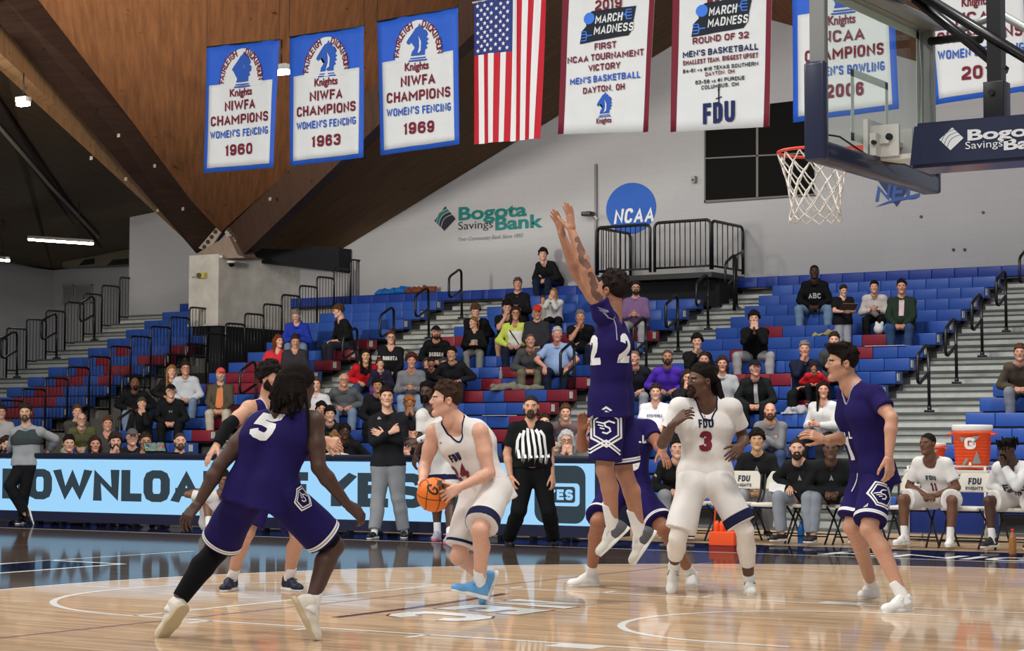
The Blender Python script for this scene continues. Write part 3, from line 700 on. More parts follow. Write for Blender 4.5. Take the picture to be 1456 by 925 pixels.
    def shoes(s, m, sole, lace=None, kind='sneaker', sock=None, sl=.13, toes=None, name='shoe', ups=None, fs=1.0):
        J, sc = s.J, s.sc; lib = shoe_meshes()
        for i, c in enumerate('LR'):
            A_, K_ = J['A' + c], J['K' + c]; t = J['T' + c]; up = J.get('U' + c)
            if up is None: up = A3(0, 0, 1) if abs(nrm(t)[2]) < .5 else nrm(K_ - A_)
            R = frame_x(t, up); M = M4(R, A_, sc * 1.0 * fs)
            mm = m[i] if isinstance(m, (list, tuple)) else m
            o = put(name, lib[kind], M, mm, s.o); q = put('sole', lib[kind + '_sole'], M, sole, o); q.matrix_local = Matrix()
            if lace and s.fine: q = put('laces', lib['laces'], M, lace, o); q.matrix_local = Matrix()
            if sock is not None:
                d = nrm(K_ - A_); s.sleeve('sock', A_ - d * .05 * sc, A_ + d * sl * sc, .041 * sc, .043 * sc + (.008 if sl > .16 else 0), sock)
    def bvh(s, VF=None):
        V, F = VF or s.last
        return BVHTree.FromPolygons([tuple(v) for v in V], [tuple(f) for f in F])
    def decal(s, name, VF, px, py, m, par, bv, scale=1.0, right=None, up=None, off=.004, roll=0.0):
        """print letters or a crest on the cloth: the spot is found once, the print then follows the cloth's surface"""
        d = nrm((px - IW / 2) / CF * CR + (IH / 2 - py) / CF * CU + CFWD)
        hit, nr, _, _ = bv.ray_cast(Vector(CC), Vector(d), 100)
        if hit is None: return None
        return s.wrap(name, VF, np.array(hit), np.array(nr), m, par, bv, scale, right, up, off, roll)
    def wrap(s, name, VF, c, n, m, par, bv, scale=1.0, right=None, up=None, off=.004, roll=0.0):
        n = nrm(n); up = s.u if up is None else up; up = nrm(up - n * (up @ n)); r = np.cross(up, n)
        if roll: r, up = r * math.cos(roll) + up * math.sin(roll), up * math.cos(roll) - r * math.sin(roll)
        V, F = VF; out = []; lf = lift(V, F, .0007)
        for (x, y), l_ in zip(V, lf):
            p = c + r * x * scale + up * y * scale + n * .12
            hit, nr, _, dd = bv.ray_cast(Vector(p), Vector(-n), .3)
            out.append(np.array(hit) + n * (off + l_) if hit is not None else p - n * .12)
        o = link(name, mesh_np(name, np.array(out) - s.base, F, smooth=True), m, s.o)
        if par is not None and par is not s.o: o.parent = par
        return o
# ---- seated and standing poses from a few numbers
def yawdir(a): return A3(math.sin(a), -math.cos(a), 0)      # 0 looks to -Y, positive turns to +X
def rotz(v, a): c, s_ = math.cos(a), math.sin(a); return A3(v[0] * c - v[1] * s_, v[0] * s_ + v[1] * c, v[2])
def seated(seat, yaw=0.0, lean=.12, sc=1.0, arms='lap', hyaw=None, hpitch=0.0, foot=-.43, knee=.0, side=0.0, spread=.12, tuck=0.0):
    """seat: point on the seat under the hips; foot: height of the soles relative to the seat"""
    f = yawdir(yaw); l = rotz(A3(1, 0, 0), yaw); up = A3(0, 0, 1); J = {}
    P = seat + up * .105 * sc; J['P'] = P
    t = nrm(up + f * math.tan(lean) + l * side); N = P + t * .50 * sc; J['N'] = N
    for c, g in (('L', 1), ('R', -1)):
        J['H' + c] = P + l * g * .09 * sc - up * .015 * sc
        J['S' + c] = N - t * .062 * sc + l * g * .168 * sc + f * .012
        A = seat + f * (.40 - tuck + (.02 * g)) * sc + l * g * (spread + .02) * sc + up * (foot + .085 * sc)
        K, A = ik(J['H' + c], A, .43 * sc, .42 * sc, f * .6 + up + l * g * (spread - .06) * 2)
        J['K' + c], J['A' + c] = K, A; J['T' + c] = nrm(f + l * g * .25)
    hy = yaw if hyaw is None else hyaw; hf = yawdir(hy) * math.cos(hpitch) + up * math.sin(hpitch)
    J['H'] = N + (t * .55 + up * .45) * .185 * sc + yawdir(hy) * .035 * sc; J['Hf'] = hf; J['Hu'] = up + yawdir(hy) * -.0
    F_ = nrm(f)
    def arm(c, W, hint, D, Q):
        J['E' + c], J['W' + c] = ik(J['S' + c], W, .29 * sc, .26 * sc, hint); J['D' + c] = D; J['Q' + c] = Q
    for c, g in (('L', 1), ('R', -1)):
        K = J['K' + c]; Hh = J['H' + c]; other = J['K' + ('R' if c == 'L' else 'L')]
        lapc = P + f * .30 * sc + up * .12 * sc
        if arms == 'lap': arm(c, Hh + (K - Hh) * .62 + up * .10 * sc - l * g * .01, l * g - f * .5 - up * .3, nrm(f - l * g * .5 - up * .15), up + f * .2)
        elif arms == 'knees': arm(c, K + up * .085 * sc - f * .06 * sc, l * g - up * .3, nrm(f - up * .6), up + f * .4)
        elif arms == 'clasp': arm(c, (J['KL'] + J['KR']) / 2 - f * .10 * sc + up * .05 * sc + l * g * .055 * sc, l * g - f * .2 - up * .2, nrm(f * .6 - l * g * .8), l * g * .4 + up)
        elif arms == 'cross': arm(c, P + t * .27 * sc + f * (.19 + .02 * g) * sc - l * g * .09 * sc, l * g * 1.2 - up * .6 - f * .1, nrm(-l * g - f * .1 + up * .2), f)
        elif arms == 'mouth': arm(c, J['H'] + yawdir(hy) * .13 * sc - up * .16 * sc + l * g * .04 * sc, -up + l * g * .5 + f * .2, nrm(up * .9 - l * g * .3 - f * .1), l * g * .6 + f)
        elif arms in ('chin', 'chinL'):
            if (c == 'R') == (arms == 'chin'): arm(c, J['H'] + yawdir(hy) * .10 * sc - up * .175 * sc + l * g * .03 * sc, -up + f * .5 + l * g * .3, nrm(up + f * .05 - l * g * .25), l * g * .8 + f * .5)
            else: arm(c, Hh + (K - Hh) * .55 + up * .11 * sc - l * g * .08 * sc, l * g - f * .4, nrm(f * .3 - l * g), up)
        elif arms == 'hold': arm(c, P + t * .17 * sc + f * .30 * sc + l * g * .06 * sc, -up + l * g * .7 - f * .3, nrm(f - l * g * .35 + up * .25), l * g + up * .3)
        elif arms == 'wide': arm(c, K + up * .10 * sc - f * .02 + l * g * .03, l * g - f * .3, nrm(f - up * .7), up + f * .3)
    return J
def build_clothes(B, top, bottom, shoes):
    """top: (kind, rgb, neck); bottom: (kind, rgb); shoes: rgb"""
    t = None
    if top: t = B.top(top[0], cloth(top[1]), .016 if top[0] == 'tee' else .018, hem=top[3] if len(top) > 3 else .03, neck=top[2], name={'tee': 'shirt', 'long': 'sweater', 'tank': 'jersey'}[top[0]] if len(top) < 5 else top[4])
    tl = B.last if top else None
    if bottom[0] == 'pants': B.pants(cloth(bottom[1]))
    else: B.shorts(cloth(bottom[1]), off=.018)
    if shoes: B.shoes(mat('shoe_%d_%d_%d' % tuple(shoes), shoes, .6), mat('sole_white', (220, 218, 212), .6) if sum(shoes) < 600 else mat('sole_grey', (190, 190, 190), .6), kind='low', sock=None)
    return t, tl
# ------------------------------------------------------------------ the hall
def varnish(m, fac, rough):
    """clear lacquer: an even sheen over the wood or paint"""
    nt = m.node_tree; b = nt.nodes['Principled BSDF']; b.inputs['Specular IOR Level'].default_value = 0; b.inputs['Roughness'].default_value = .6
    g = nt.nodes.new('ShaderNodeBsdfGlossy'); g.inputs['Roughness'].default_value = rough; x = nt.nodes.new('ShaderNodeMixShader'); x.inputs[0].default_value = fac
    nt.links.new(b.outputs[0], x.inputs[1]); nt.links.new(g.outputs[0], x.inputs[2]); nt.links.new(x.outputs[0], nt.nodes['Material Output'].inputs[0]); return m
def wood_floor(name, c0, c1, c2, rough=.15, fac=.2):
    m = bpy.data.materials.new(name); m.use_nodes = True; nt = m.node_tree; b = nt.nodes['Principled BSDF']; N, L = nt.nodes, nt.links
    tc = N.new('ShaderNodeTexCoord'); mp = N.new('ShaderNodeMapping'); L.new(tc.outputs['Object'], mp.inputs[0])
    br = N.new('ShaderNodeTexBrick'); br.inputs['Scale'].default_value = 1; br.inputs['Brick Width'].default_value = 1.1; br.inputs['Row Height'].default_value = .057
    br.inputs['Mortar Size'].default_value = .0006; br.inputs['Color1'].default_value = lin(c0) + (1,); br.inputs['Color2'].default_value = lin(c1) + (1,); br.inputs['Mortar'].default_value = lin(c2) + (1,); br.offset = .37
    L.new(mp.outputs[0], br.inputs['Vector'])
    m2 = N.new('ShaderNodeMapping'); m2.inputs['Scale'].default_value = (.9, 14, 1); L.new(tc.outputs['Object'], m2.inputs[0])
    nz = N.new('ShaderNodeTexNoise'); nz.inputs['Scale'].default_value = 2.2; nz.inputs['Detail'].default_value = 5; L.new(m2.outputs[0], nz.inputs['Vector'])
    mr = N.new('ShaderNodeMapRange'); mr.inputs[1].default_value = .3; mr.inputs[2].default_value = .7; mr.inputs[3].default_value = .80; mr.inputs[4].default_value = 1.14; L.new(nz.outputs['Fac'], mr.inputs[0])
    mx = N.new('ShaderNodeMix'); mx.data_type = 'RGBA'; mx.blend_type = 'MULTIPLY'; mx.inputs[0].default_value = 1; L.new(br.outputs['Color'], mx.inputs[6]); L.new(mr.outputs[0], mx.inputs[7]); L.new(mx.outputs[2], b.inputs['Base Color'])
    return varnish(m, fac, rough)
LIGHTW = wood_floor('maple_floor', (210, 180, 146), (186, 154, 121), (144, 116, 90), .05, .42)
DARKW = wood_floor('stained_floor', (78, 66, 58), (62, 52, 46), (42, 36, 32), .06, .40)
NAVYP = mat('navy_floor_paint', (20, 21, 42), .17, spec=.25); WHITEP = mat('white_floor_paint', (228, 226, 220), .2, spec=.5)
MAROONP = mat('maroon_floor_paint', (96, 50, 62), .2, spec=.5); THINP = mat('thin_line_paint', (140, 112, 118), .2, spec=.5)
for m_ in (NAVYP, WHITEP, MAROONP, THINP): varnish(m_, .38, .06)
FV, FF, FM = [], [], []
def floor_add(VF, z, mi):
    V, F = VF; k = sum(len(v) for v in FV)
    a = V[F[:, 0]]; b = V[F[:, 1]]; c = V[F[:, 2]]
    cr = (b[:, 0] - a[:, 0]) * (c[:, 1] - a[:, 1]) - (b[:, 1] - a[:, 1]) * (c[:, 0] - a[:, 0]); F = F.copy(); F[cr < 0] = F[cr < 0][:, ::-1]
    FV.append(np.column_stack([V, z + (lift(V, F, .00012) if len(F) > 2 and mi in (3, 4) else 0 * V[:, 0])])); FF.append(F + k); FM.append(np.full(len(F), mi))
def rect(x0, y0, x1, y1): return np.array([(x0, y0), (x1, y0), (x1, y1), (x0, y1)], float), np.array([(0, 1, 2), (0, 2, 3)])
floor_add(rect(-34, -16, 14, 24), 0, 0)
floor_add(rect(-34, 7.66, 14, 9.35), .0006, 2)                        # navy apron along the benches
th = np.linspace(math.pi / 2 - .45, math.pi * 1.5 + .45, 160)
P3 = [(6.735 * math.cos(a), max(-6.6, min(6.6, 6.735 * math.sin(a)))) for a in th]
out = []
for x, y in P3:
    if y >= 6.59: out.append((x, 7.66))
    elif y <= -6.59: out.append((x, -7.66))
    else:
        t = min((-30 - 0) / x if x < 0 else 1e9, 7.66 / abs(y) if abs(y) > 1e-6 else 1e9); out.append((x * t, y * t))
V = np.array(P3 + out); n = len(P3); F = np.array([q for i in range(n - 1) for q in ((i, i + 1, n + i + 1), (i, n + i + 1, n + i))]); floor_add((V, F), .0006, 1)
floor_add(rect(-34, -7.66, -29, 7.66), .0005, 1)
LW = .052
def line(P, w=LW, mi=3, z=.0012, closed=False): floor_add(stroke(P, w, closed), z, mi)
line(P3); line([(-34, 7.64), (8, 7.64)])
line([(1.575, -7.6), (1.575, 7.6)]); line([(-4.165, -1.8), (-4.165, 1.8)])
line([(-4.19, 1.80), (1.575, 1.80)]); line([(-4.19, -1.80), (1.575, -1.80)])
line([(-4.19 + 1.80 * math.cos(a), 1.80 * math.sin(a)) for a in np.linspace(math.pi / 2, 1.5 * math.pi, 48)])
line([(.38, 1.25)] + [(1.25 * math.cos(a), 1.25 * math.sin(a)) for a in np.linspace(math.pi / 2, 1.5 * math.pi, 48)] + [(.38, -1.25)])
for g in (1, -1):
    floor_add(rect(-.82, g * 1.80, -.5, g * 2.0), .0013, 3)
    for x in (-1.77, -2.63, -3.5): line([(x, g * 1.8), (x, g * 2.02)])
line([(-3.76, -7), (-3.76, 6)], .04, 5, .0008); line([(-9.3, 1.75), (-9.3, 4.6)], .04, 3); line([(-12.5, 3.0), (-11.0, 6.0)], .03, 5, .0008)
floor_add(poly_tris([(-8.22, -.6), (-8.31, 2.42), (-9.29, 2.47), (-9.15, .4)]), .001, 2)
line([(-8.2, -.6), (-8.31, 2.46), (-9.32, 2.5), (-9.1, .3)], .07)
# league letters painted in the lane, read from mid court
G = []
for ch, yc in (('N', .62), ('E', .0), ('C', -.66)):
    for m_, w_, z_ in ((4, .1, .0011), (3, .03, .0014)):
        V, F = fit_text(ch, .56 + w_ * .6, .74 + w_ * .6, bold=.05 if m_ == 3 else .07, shear=.25)
        V = np.stack([(V[:, 1] - (V[:, 1].max() + V[:, 1].min()) / 2) - 2.46, -V[:, 0] + yc], 1); floor_add((V, F), z_, m_)
line([(-2.98, -1.15), (-3.0, -.3), (-3.08, .5), (-3.2, 1.3)], .075, 4)
V, F = fit_text('KNIGHTS', 4.6, .62, bold=.02); floor_add((V + np.array([-1.2, 7.85]), F), .0014, 3)
V, F = fit_text('KNIGHTS', 4.6, .62, bold=.02); floor_add((V + np.array([-24.0, 7.85]), F), .0014, 3)
fl = link('floor', mesh_np('floor', np.concatenate(FV), np.concatenate(FF), np.concatenate(FM), smooth=False), [LIGHTW, DARKW, NAVYP, WHITEP, MAROONP, THINP]); struct(fl)

# ---- bleachers
RUN, Y0, RISE, Z0, SEAT = .5923, 22.8563, .23008, 4.14633, .436
def ry(k): return Y0 - RUN * k
def rz_(k): return Z0 - RISE * k
BLUE = mat('seat_blue', (44, 82, 164), .38, noise=.06, nscale=3, spec=.4); RED = mat('seat_red', (134, 36, 52), .38, noise=.06, nscale=3, spec=.4)
DBLUE = mat('seat_deep_blue', (34, 60, 140), .4, noise=.05, nscale=3); STEPG = mat('step_grey', (186, 188, 182), .6, noise=.10, nscale=9); EDGE_SHADE = mat('step_edge_shade', (86, 90, 88), .6); STEPD = mat('step_riser_grey', (160, 162, 156), .6, noise=.10, nscale=9)
DECK = mat('deck_dark', (96, 96, 96), .7); BLACKM = mat('black_steel', (18, 18, 20), .35, spec=.5); WHITEM = mat('white_end_cap', (210, 210, 205), .5)
SECT = [('right', -4.94, .4, 7), ('middle', -11.07, -6.71, -1), ('centre left', -17.13, -12.36, -1), ('beside the portal', -21.4, -18.78, -1), ('far left', -26.44, -23.6, -1)]
KMAX = 16
REDS = [(5, -8.0, -7.57), (6, -7.97, -7.58), (4, -10.07, -9.8), (8, -8.91, -8.57), (10, -8.03, -7.6), (6, -10.25, -10.04), (8, -9.52, -9.01), (4, -16.87, -16.54), (4, -19.26, -18.78), (5, -19.2, -18.75), (6, -19.21, -18.81), (4, -12.75, -12.35), (4, -14.28, -14.15), (6, -14.66, -14.47), (7, -14.53, -14.02), (8, -14.57, -14.13), (8, -13.65, -13.25), (8, -12.9, -12.35), (9, -14.5, -14.13), (9, -13.68, -13.24), (9, -12.8, -12.36), (10, -12.8, -12.39), (11, -12.87, -12.55), (12, -12.9, -12.4), (6, -21.0, -20.6), (7, -20.75, -20.0), (8, -20.94, -19.5), (10, -19.42, -18.94), (11, -19.33, -18.77), (12, -19.25, -18.8), (4, -25.64, -25.15), (5, -25.6, -25.25), (6, -24.75, -24.5), (6, -25.64, -25.2), (7, -25.7, -24.7), (8, -25.7, -24.8), (9, -25.72, -24.4), (5, -24.41, -23.6), (4, -23.93, -23.5), (6, -24.43, -24.0), (7, -24.5, -24.1), (12, -2.9, -2.4), (12, -3.6, -3.2), (10, -25.2, -24.3), (11, -25.0, -24.5)]
def seat_mesh(m):
    b = MB(); w = SEAT - .006
    b.box((0, 0, -.2), (w, .30, 0), .012)
    o = b.build('seat', m); me = o.data; bpy.data.objects.remove(o); return me
SB, SR_, SDB = seat_mesh(BLUE), seat_mesh(RED), seat_mesh(DBLUE)
ORD = ['', 'second', 'third', 'fourth', 'fifth', 'sixth', 'seventh', 'eighth', 'ninth', 'tenth', 'eleventh', 'twelfth', 'thirteenth', 'fourteenth', 'fifteenth', 'sixteenth', 'seventeenth', 'eighteenth']
SNAME = {'right': 'behind the orange coolers', 'middle': 'below the league mark on the wall', 'centre left': 'left of the landing', 'beside the portal': 'just right of the portal fence', 'far left': 'left of the portal fence'}
def bench(k, sec, x0, x1, top=False):
    y, z = ry(k), rz_(k)
    nm = 'topmost' if k == -1 else ORD[k + 1] + ' row down'
    reds = [r for r in REDS if r[0] == k and r[1] > x0 - .3 and r[2] < x1 + .3]
    t = thing('bleacher_bench', ('long deep blue topmost bench against the wall, %s the landing' % ('left of' if x0 < -20 else 'right of') if top else 'blue %sbench, %s, %s' % ('and red ' if reds else '', nm, SNAME[sec])), 'bench', (x1, y, z), 'bleacher benches')
    n = int(round((x1 - x0) / SEAT)); w = (x1 - x0) / n
    for i in range(n):
        xa = x1 - (i + 1) * w; c = xa + w / 2
        red = any(r[1] - .08 < c < r[2] + .08 for r in reds)
        o = bpy.data.objects.new('seat', SDB if top else (SR_ if red else SB)); COL.objects.link(o); o.parent = t; o.location = (xa - x1, 0, 0); o.scale = (w / SEAT, 1, 1)
        if red: o['label'] = 'dark red seat'
    b = MB(); b.box((x0 - x1 + .05, .03, -.235), (-.05, .09, -.2)); b.box((x0 - x1 + .05, .2, -.235), (-.05, .26, -.2))
    for i in range(3): xx = (x0 - x1) * (i + .5) / 3; b.box((xx - .02, .05, -.43), (xx + .02, .25, -.2))
    b.build('frame', BLACKM, t)
    b = MB(); b.box((.002, .03, -.15), (.012, .13, -.03)); b.build('end_cap', WHITEM, t)
    return t
for sec, x0, x1, k0 in SECT:
    for k in range(max(k0, 0), KMAX + 1): bench(k, sec, x0, -14.86 if sec == 'centre left' and k == 0 else x1)
bench(-1, 'top', -26.44, -14.86, True); bench(-1, 'top', -12.1, 2.0, True)
# stepped decks and aisle steps
def deck(name, x0, x1, kmax=KMAX, m=DECK):
    b = MB()
    for k in range(-2, kmax + 1):
        zt = max(rz_(k) - .43, .02); b.box((x0, ry(k + 1) + .28, -0.01), (x1, ry(k) + .28, zt))
    return struct(b.build(name, m))
for sec, x0, x1, k0 in SECT: deck('bleacher_deck', x0 + .01, x1 - .01)
AISLES = [(-6.71, -4.94, 0), (-12.36, -11.07, 0), (-18.78, -17.13, 0), (-28.3, -26.44, -1)]
for x0, x1, k0 in AISLES:
    b = MB()
    for k in range(-2, KMAX + 2):
        zt = rz_(k) - .43; y = ry(k + 1) + .28
        if zt < .03: continue
        b.mi = 0; b.box((x0, y, max(zt - .6, 0)), (x1, ry(k) + .3, zt - .02)); b.mi = 1; b.box((x0, y - .02, zt - .035), (x1, ry(k) + .3, zt))  # dark tread edge: the shadow gap at each step put into the colour
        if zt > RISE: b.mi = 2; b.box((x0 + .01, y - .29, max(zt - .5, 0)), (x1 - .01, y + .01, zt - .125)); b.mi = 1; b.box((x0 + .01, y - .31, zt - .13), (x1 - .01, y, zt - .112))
    struct(b.build('aisle_steps', [STEPD, EDGE_SHADE, STEPG]))
# loop handrails standing in the aisles
def handrail(x, k, label, z=None):
    y = ry(k + 1) + .36; zf = rz_(k) - .43
    t = thing('handrail', label, 'handrail', (x, y, zf), 'aisle handrails')
    b = MB(); b.tube([(0, 0, 0), (0, -.02, .94)], .026, 8); b.build('post', BLACKM, t)
    P = [(0, -.02, .93)] + [tuple(p) for p in arc_pts((0, -.10, .93), .08, 0, math.pi / 2, 5, (0, 1, 0), (0, 0, 1))][1:] + [(0, -.14, 1.0), (0, -.42, .86), (0, -.47, .80), (0, -.475, .5), (0, -.45, .44), (0, -.38, .43), (0, -.02, .6)]
    b = MB(); b.tube(P, .026, 8); b.build('loop', BLACKM, t)
    b = MB(); b.box((-.06, -.07, 0), (.06, .07, .035), .008); b.tube([(0, 0, .02), (0, 0, .09)], .035, 8); b.build('foot', BLACKM, t)
AN = ['in the wide aisle at the right', 'in the aisle left of the wide one', 'in the aisle right of the portal section']
for a, (x, ks) in enumerate([(-5.85, (1, 3, 5, 7, 9)), (-11.7, (0, 2, 4, 6, 8)), (-17.98, (0, 2, 4, 6))]):
    for i, k in enumerate(ks): handrail(x, k, 'black loop handrail %s, %s from the top' % (AN[a], ['first', 'second', 'third', 'fourth', 'fifth'][i]))
for x, k, l in [(-12.45, 8, 'black loop handrail low at the end of the red and blue rows'), (-13.4, 12, 'black loop handrail behind the referee'), (-19.0, 9, 'black loop handrail behind the bearded player'), (-19.8, 13, 'black handrail low behind the bearded player’s arm')]: handrail(x, k, l)
# guard fences of upright bars, one panel per row
def fence(x, k, label, group, h=1.1, w=.6, ztop=None):
    y = ry(k); zb = rz_(k) - .40
    t = thing('guard_rail', label, 'guard rail', (x, y, zb), group)
    P = [(0, 0, -.0)] + [(0, 0, h - .08)] + [tuple(q) for q in arc_pts((0, .08, h - .08), .08, math.pi, math.pi / 2, 4, (0, 1, 0), (0, 0, 1))][1:] + [(0, w - .1, h)] + [tuple(q) for q in arc_pts((0, w - .08, h - .08), .08, math.pi / 2, 0, 4, (0, 1, 0), (0, 0, 1))][1:] + [(0, w, .05)]
    b = MB(); b.tube(P, .022, 6); b.tube([(0, 0, .16), (0, w, .16)], .018, 6); b.build('frame', BLACKM, t)
    for i in range(5): yy = w * (i + 1) / 6; b = MB(); b.tube([(0, yy, .16), (0, yy, h - .01)], .007, 5); b.build('bar', BLACKM, t)
for k in range(-1, 13): fence(-28.33, k, 'black barred guard rail panel, %s from the wall along the far left aisle' % (ORD[k + 2] if k > -1 else 'first').replace('second', 'second'), 'guard rails of the far left aisle')
for i, k in enumerate(range(4, 14)): fence(-23.5, k, 'black barred guard rail panel left of the portal, %s from the pillar down' % (['first'] + ORD[1:])[i], 'guard rails left of the portal', 1.2)
for i, k in enumerate(range(-1, 12)): fence(-21.48, k, 'black barred guard rail panel right of the portal, %s from the wall down' % (['first'] + ORD[1:])[i], 'guard rails right of the portal', 1.2)
for i, k in enumerate((1, 3, 5)): handrail(-27.75, k, 'black loop handrail beside the far left fence, %s from the wall' % ['first', 'second', 'third'][i])
# portal side walls below the fences and its floor
PORT = mat('portal_wall_grey', (120, 118, 112), .8, noise=.1, nscale=4); DARKI = mat('portal_dark', (30, 30, 32), .9)
def stepwall(x0, x1, k0, k1, m):
    b = MB()
    for k in range(k0, k1): b.box((x0, ry(k + 1) + .3, 0), (x1, ry(k) + .3, rz_(k) - .44))
    return struct(b.build('wall_portal', m))
stepwall(-23.62, -23.52, 0, 15, PORT); stepwall(-21.44, -21.38, -1, 15, PORT)
b = MB(); b.box((-23.52, 20.0, 0), (-21.44, 20.1, 2.6)); struct(b.build('wall_portal_back', DARKI))  # near-black colour paints in the shadow at the back of the portal
# ------------------------------------------------------------------ walls, roof, pillar
YW = 23.78
def wallmat(name, rgb):
    m = bpy.data.materials.new(name); m.use_nodes = True; nt = m.node_tree; b = nt.nodes['Principled BSDF']; N, L = nt.nodes, nt.links
    tc = N.new('ShaderNodeTexCoord'); mp = N.new('ShaderNodeMapping'); mp.inputs['Rotation'].default_value = (math.pi / 2, 0, 0); L.new(tc.outputs['Object'], mp.inputs[0])
    br = N.new('ShaderNodeTexBrick'); br.inputs['Scale'].default_value = 1; br.inputs['Brick Width'].default_value = .8; br.inputs['Row Height'].default_value = .2; br.inputs['Mortar Size'].default_value = .006
    c = A3(*lin(rgb)); br.inputs['Color1'].default_value = tuple(c) + (1,); br.inputs['Color2'].default_value = tuple(c * .985) + (1,); br.inputs['Mortar'].default_value = tuple(c * .94) + (1,)
    L.new(mp.outputs[0], br.inputs['Vector']); nz = N.new('ShaderNodeTexNoise'); nz.inputs['Scale'].default_value = .7; nz.inputs['Detail'].default_value = 5; L.new(tc.outputs['Object'], nz.inputs[0])
    mr = N.new('ShaderNodeMapRange'); mr.inputs[3].default_value = .92; mr.inputs[4].default_value = 1.06; L.new(nz.outputs['Fac'], mr.inputs[0])
    mx = N.new('ShaderNodeMix'); mx.data_type = 'RGBA'; mx.blend_type = 'MULTIPLY'; mx.inputs[0].default_value = 1; L.new(br.outputs['Color'], mx.inputs[6]); L.new(mr.outputs[0], mx.inputs[7]); L.new(mx.outputs[2], b.inputs['Base Color'])
    b.inputs['Roughness'].default_value = .75; b.inputs['Specular IOR Level'].default_value = .2
    return m
WALLM = wallmat('painted_block_wall', (166, 165, 166))
def plank(name, c0, c1, rot=0.0, sc=1.0):
    m = bpy.data.materials.new(name); m.use_nodes = True; nt = m.node_tree; b = nt.nodes['Principled BSDF']; N, L = nt.nodes, nt.links
    tc = N.new('ShaderNodeTexCoord'); mp = N.new('ShaderNodeMapping'); mp.inputs['Scale'].default_value = (6 * sc, .3 * sc, .3 * sc); mp.inputs['Rotation'].default_value = (0, rot, 0); L.new(tc.outputs['Object'], mp.inputs[0])
    nz = N.new('ShaderNodeTexNoise'); nz.inputs['Scale'].default_value = 2.2; nz.inputs['Detail'].default_value = 8; nz.inputs['Roughness'].default_value = .65; L.new(mp.outputs[0], nz.inputs['Vector'])
    n2 = N.new('ShaderNodeTexNoise'); n2.inputs['Scale'].default_value = 5; n2.inputs['Detail'].default_value = 3; L.new(tc.outputs['Object'], n2.inputs['Vector'])
    cr = N.new('ShaderNodeValToRGB'); cr.color_ramp.elements[0].position = .3; cr.color_ramp.elements[1].position = .72; cr.color_ramp.elements[0].color = lin(c1) + (1,); cr.color_ramp.elements[1].color = lin(c0) + (1,); L.new(nz.outputs['Fac'], cr.inputs[0])
    c2 = N.new('ShaderNodeValToRGB'); c2.color_ramp.elements[0].position = .27; c2.color_ramp.elements[1].position = .33; c2.color_ramp.elements[0].color = (.45, .4, .35, 1); c2.color_ramp.elements[1].color = (1, 1, 1, 1); L.new(n2.outputs['Fac'], c2.inputs[0])
    mx = N.new('ShaderNodeMix'); mx.data_type = 'RGBA'; mx.blend_type = 'MULTIPLY'; mx.inputs[0].default_value = 1; L.new(cr.outputs[0], mx.inputs[6]); L.new(c2.outputs[0], mx.inputs[7]); L.new(mx.outputs[2], b.inputs['Base Color'])
    b.inputs['Roughness'].default_value = .7; b.inputs['Specular IOR Level'].default_value = .2
    return m
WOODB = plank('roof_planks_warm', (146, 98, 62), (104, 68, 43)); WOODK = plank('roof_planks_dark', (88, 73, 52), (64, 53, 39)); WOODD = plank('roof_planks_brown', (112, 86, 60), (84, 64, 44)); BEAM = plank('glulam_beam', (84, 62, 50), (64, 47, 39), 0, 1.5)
BEAMD = mat('beam_shadow_face', (58, 44, 36), .7, noise=.1, nscale=5); BEAML = plank('glulam_lit_face', (226, 184, 130), (190, 150, 104), 0, 1.5)  # last one: pale copy of the beam wood, painting light on the left beam's face
CONC = mat('raw_concrete', (206, 202, 192), .85, noise=.16, nscale=3.5, bump=.25); CONCD = mat('concrete_side', (196, 192, 184), .85, noise=.18, nscale=2.5, bump=.25)
def wall_poly(name, px, Y, m, thick=.25):
    P = [at(x, y, Y) for x, y in px]; b = MB(); b.prism([P[0] * A3(1, 1, 0)] + P + [P[-1] * A3(1, 1, 0)], (0, thick, 0)); return struct(b.build(name, m))
wall_poly('wall_back', [(185, 272), (268, 338), (350, 340), (470, 330), (1040, -60), (1307, 40), (1700, 150)], YW, WALLM)
# recess and end wall at the far left
wall_poly('wall_recess', [(77, 384), (300, 369)], 27.0, WALLM)
LX = at(77, 384, 27.0)[0]
b = MB(); b.box((LX - .3, -8, 0), (LX, 27.2, at(77, 384, 27.0)[2])); struct(b.build('wall_left', WALLM))
b = MB(); x = at(185, 300, YW)[0]; b.box((x, YW + .05, 0), (x + .25, 27.0, at(185, 272, YW)[2] + .3)); struct(b.build('wall_return', WALLM))
# vent grilles in the recess wall
VENT = mat('vent_grey', (150, 150, 148), .6)
for i, (xa, xb) in enumerate([(89, 104), (106, 131)]):
    p, q = at(xa, 432, 26.95), at(xb, 404, 26.95); t = thing('wall_vent', ['narrow louvred vent panel in the white recess wall', 'wider louvred vent panel beside the narrow one in the recess wall'][i], 'vent', (p[0], 26.97, p[2]))
    w, hh = q[0] - p[0], q[2] - p[2]; b = MB(); b.box((0, -.03, 0), (w, 0, .03)); b.box((0, -.03, hh - .03), (w, 0, hh)); b.box((0, -.03, 0), (.03, 0, hh)); b.box((w - .03, -.03, 0), (w, 0, hh)); b.build('frame', VENT, t)
    b = MB()
    for j in range(9): z = .04 + (hh - .08) * j / 9; b.hexa([(.03, -.025, z), (w - .03, -.025, z), (w - .03, -.005, z + .03), (.03, -.005, z + .03), (.03, -.025, z + .008), (w - .03, -.025, z + .008), (w - .03, -.005, z + .038), (.03, -.005, z + .038)])
    b.build('louvre', VENT, t)
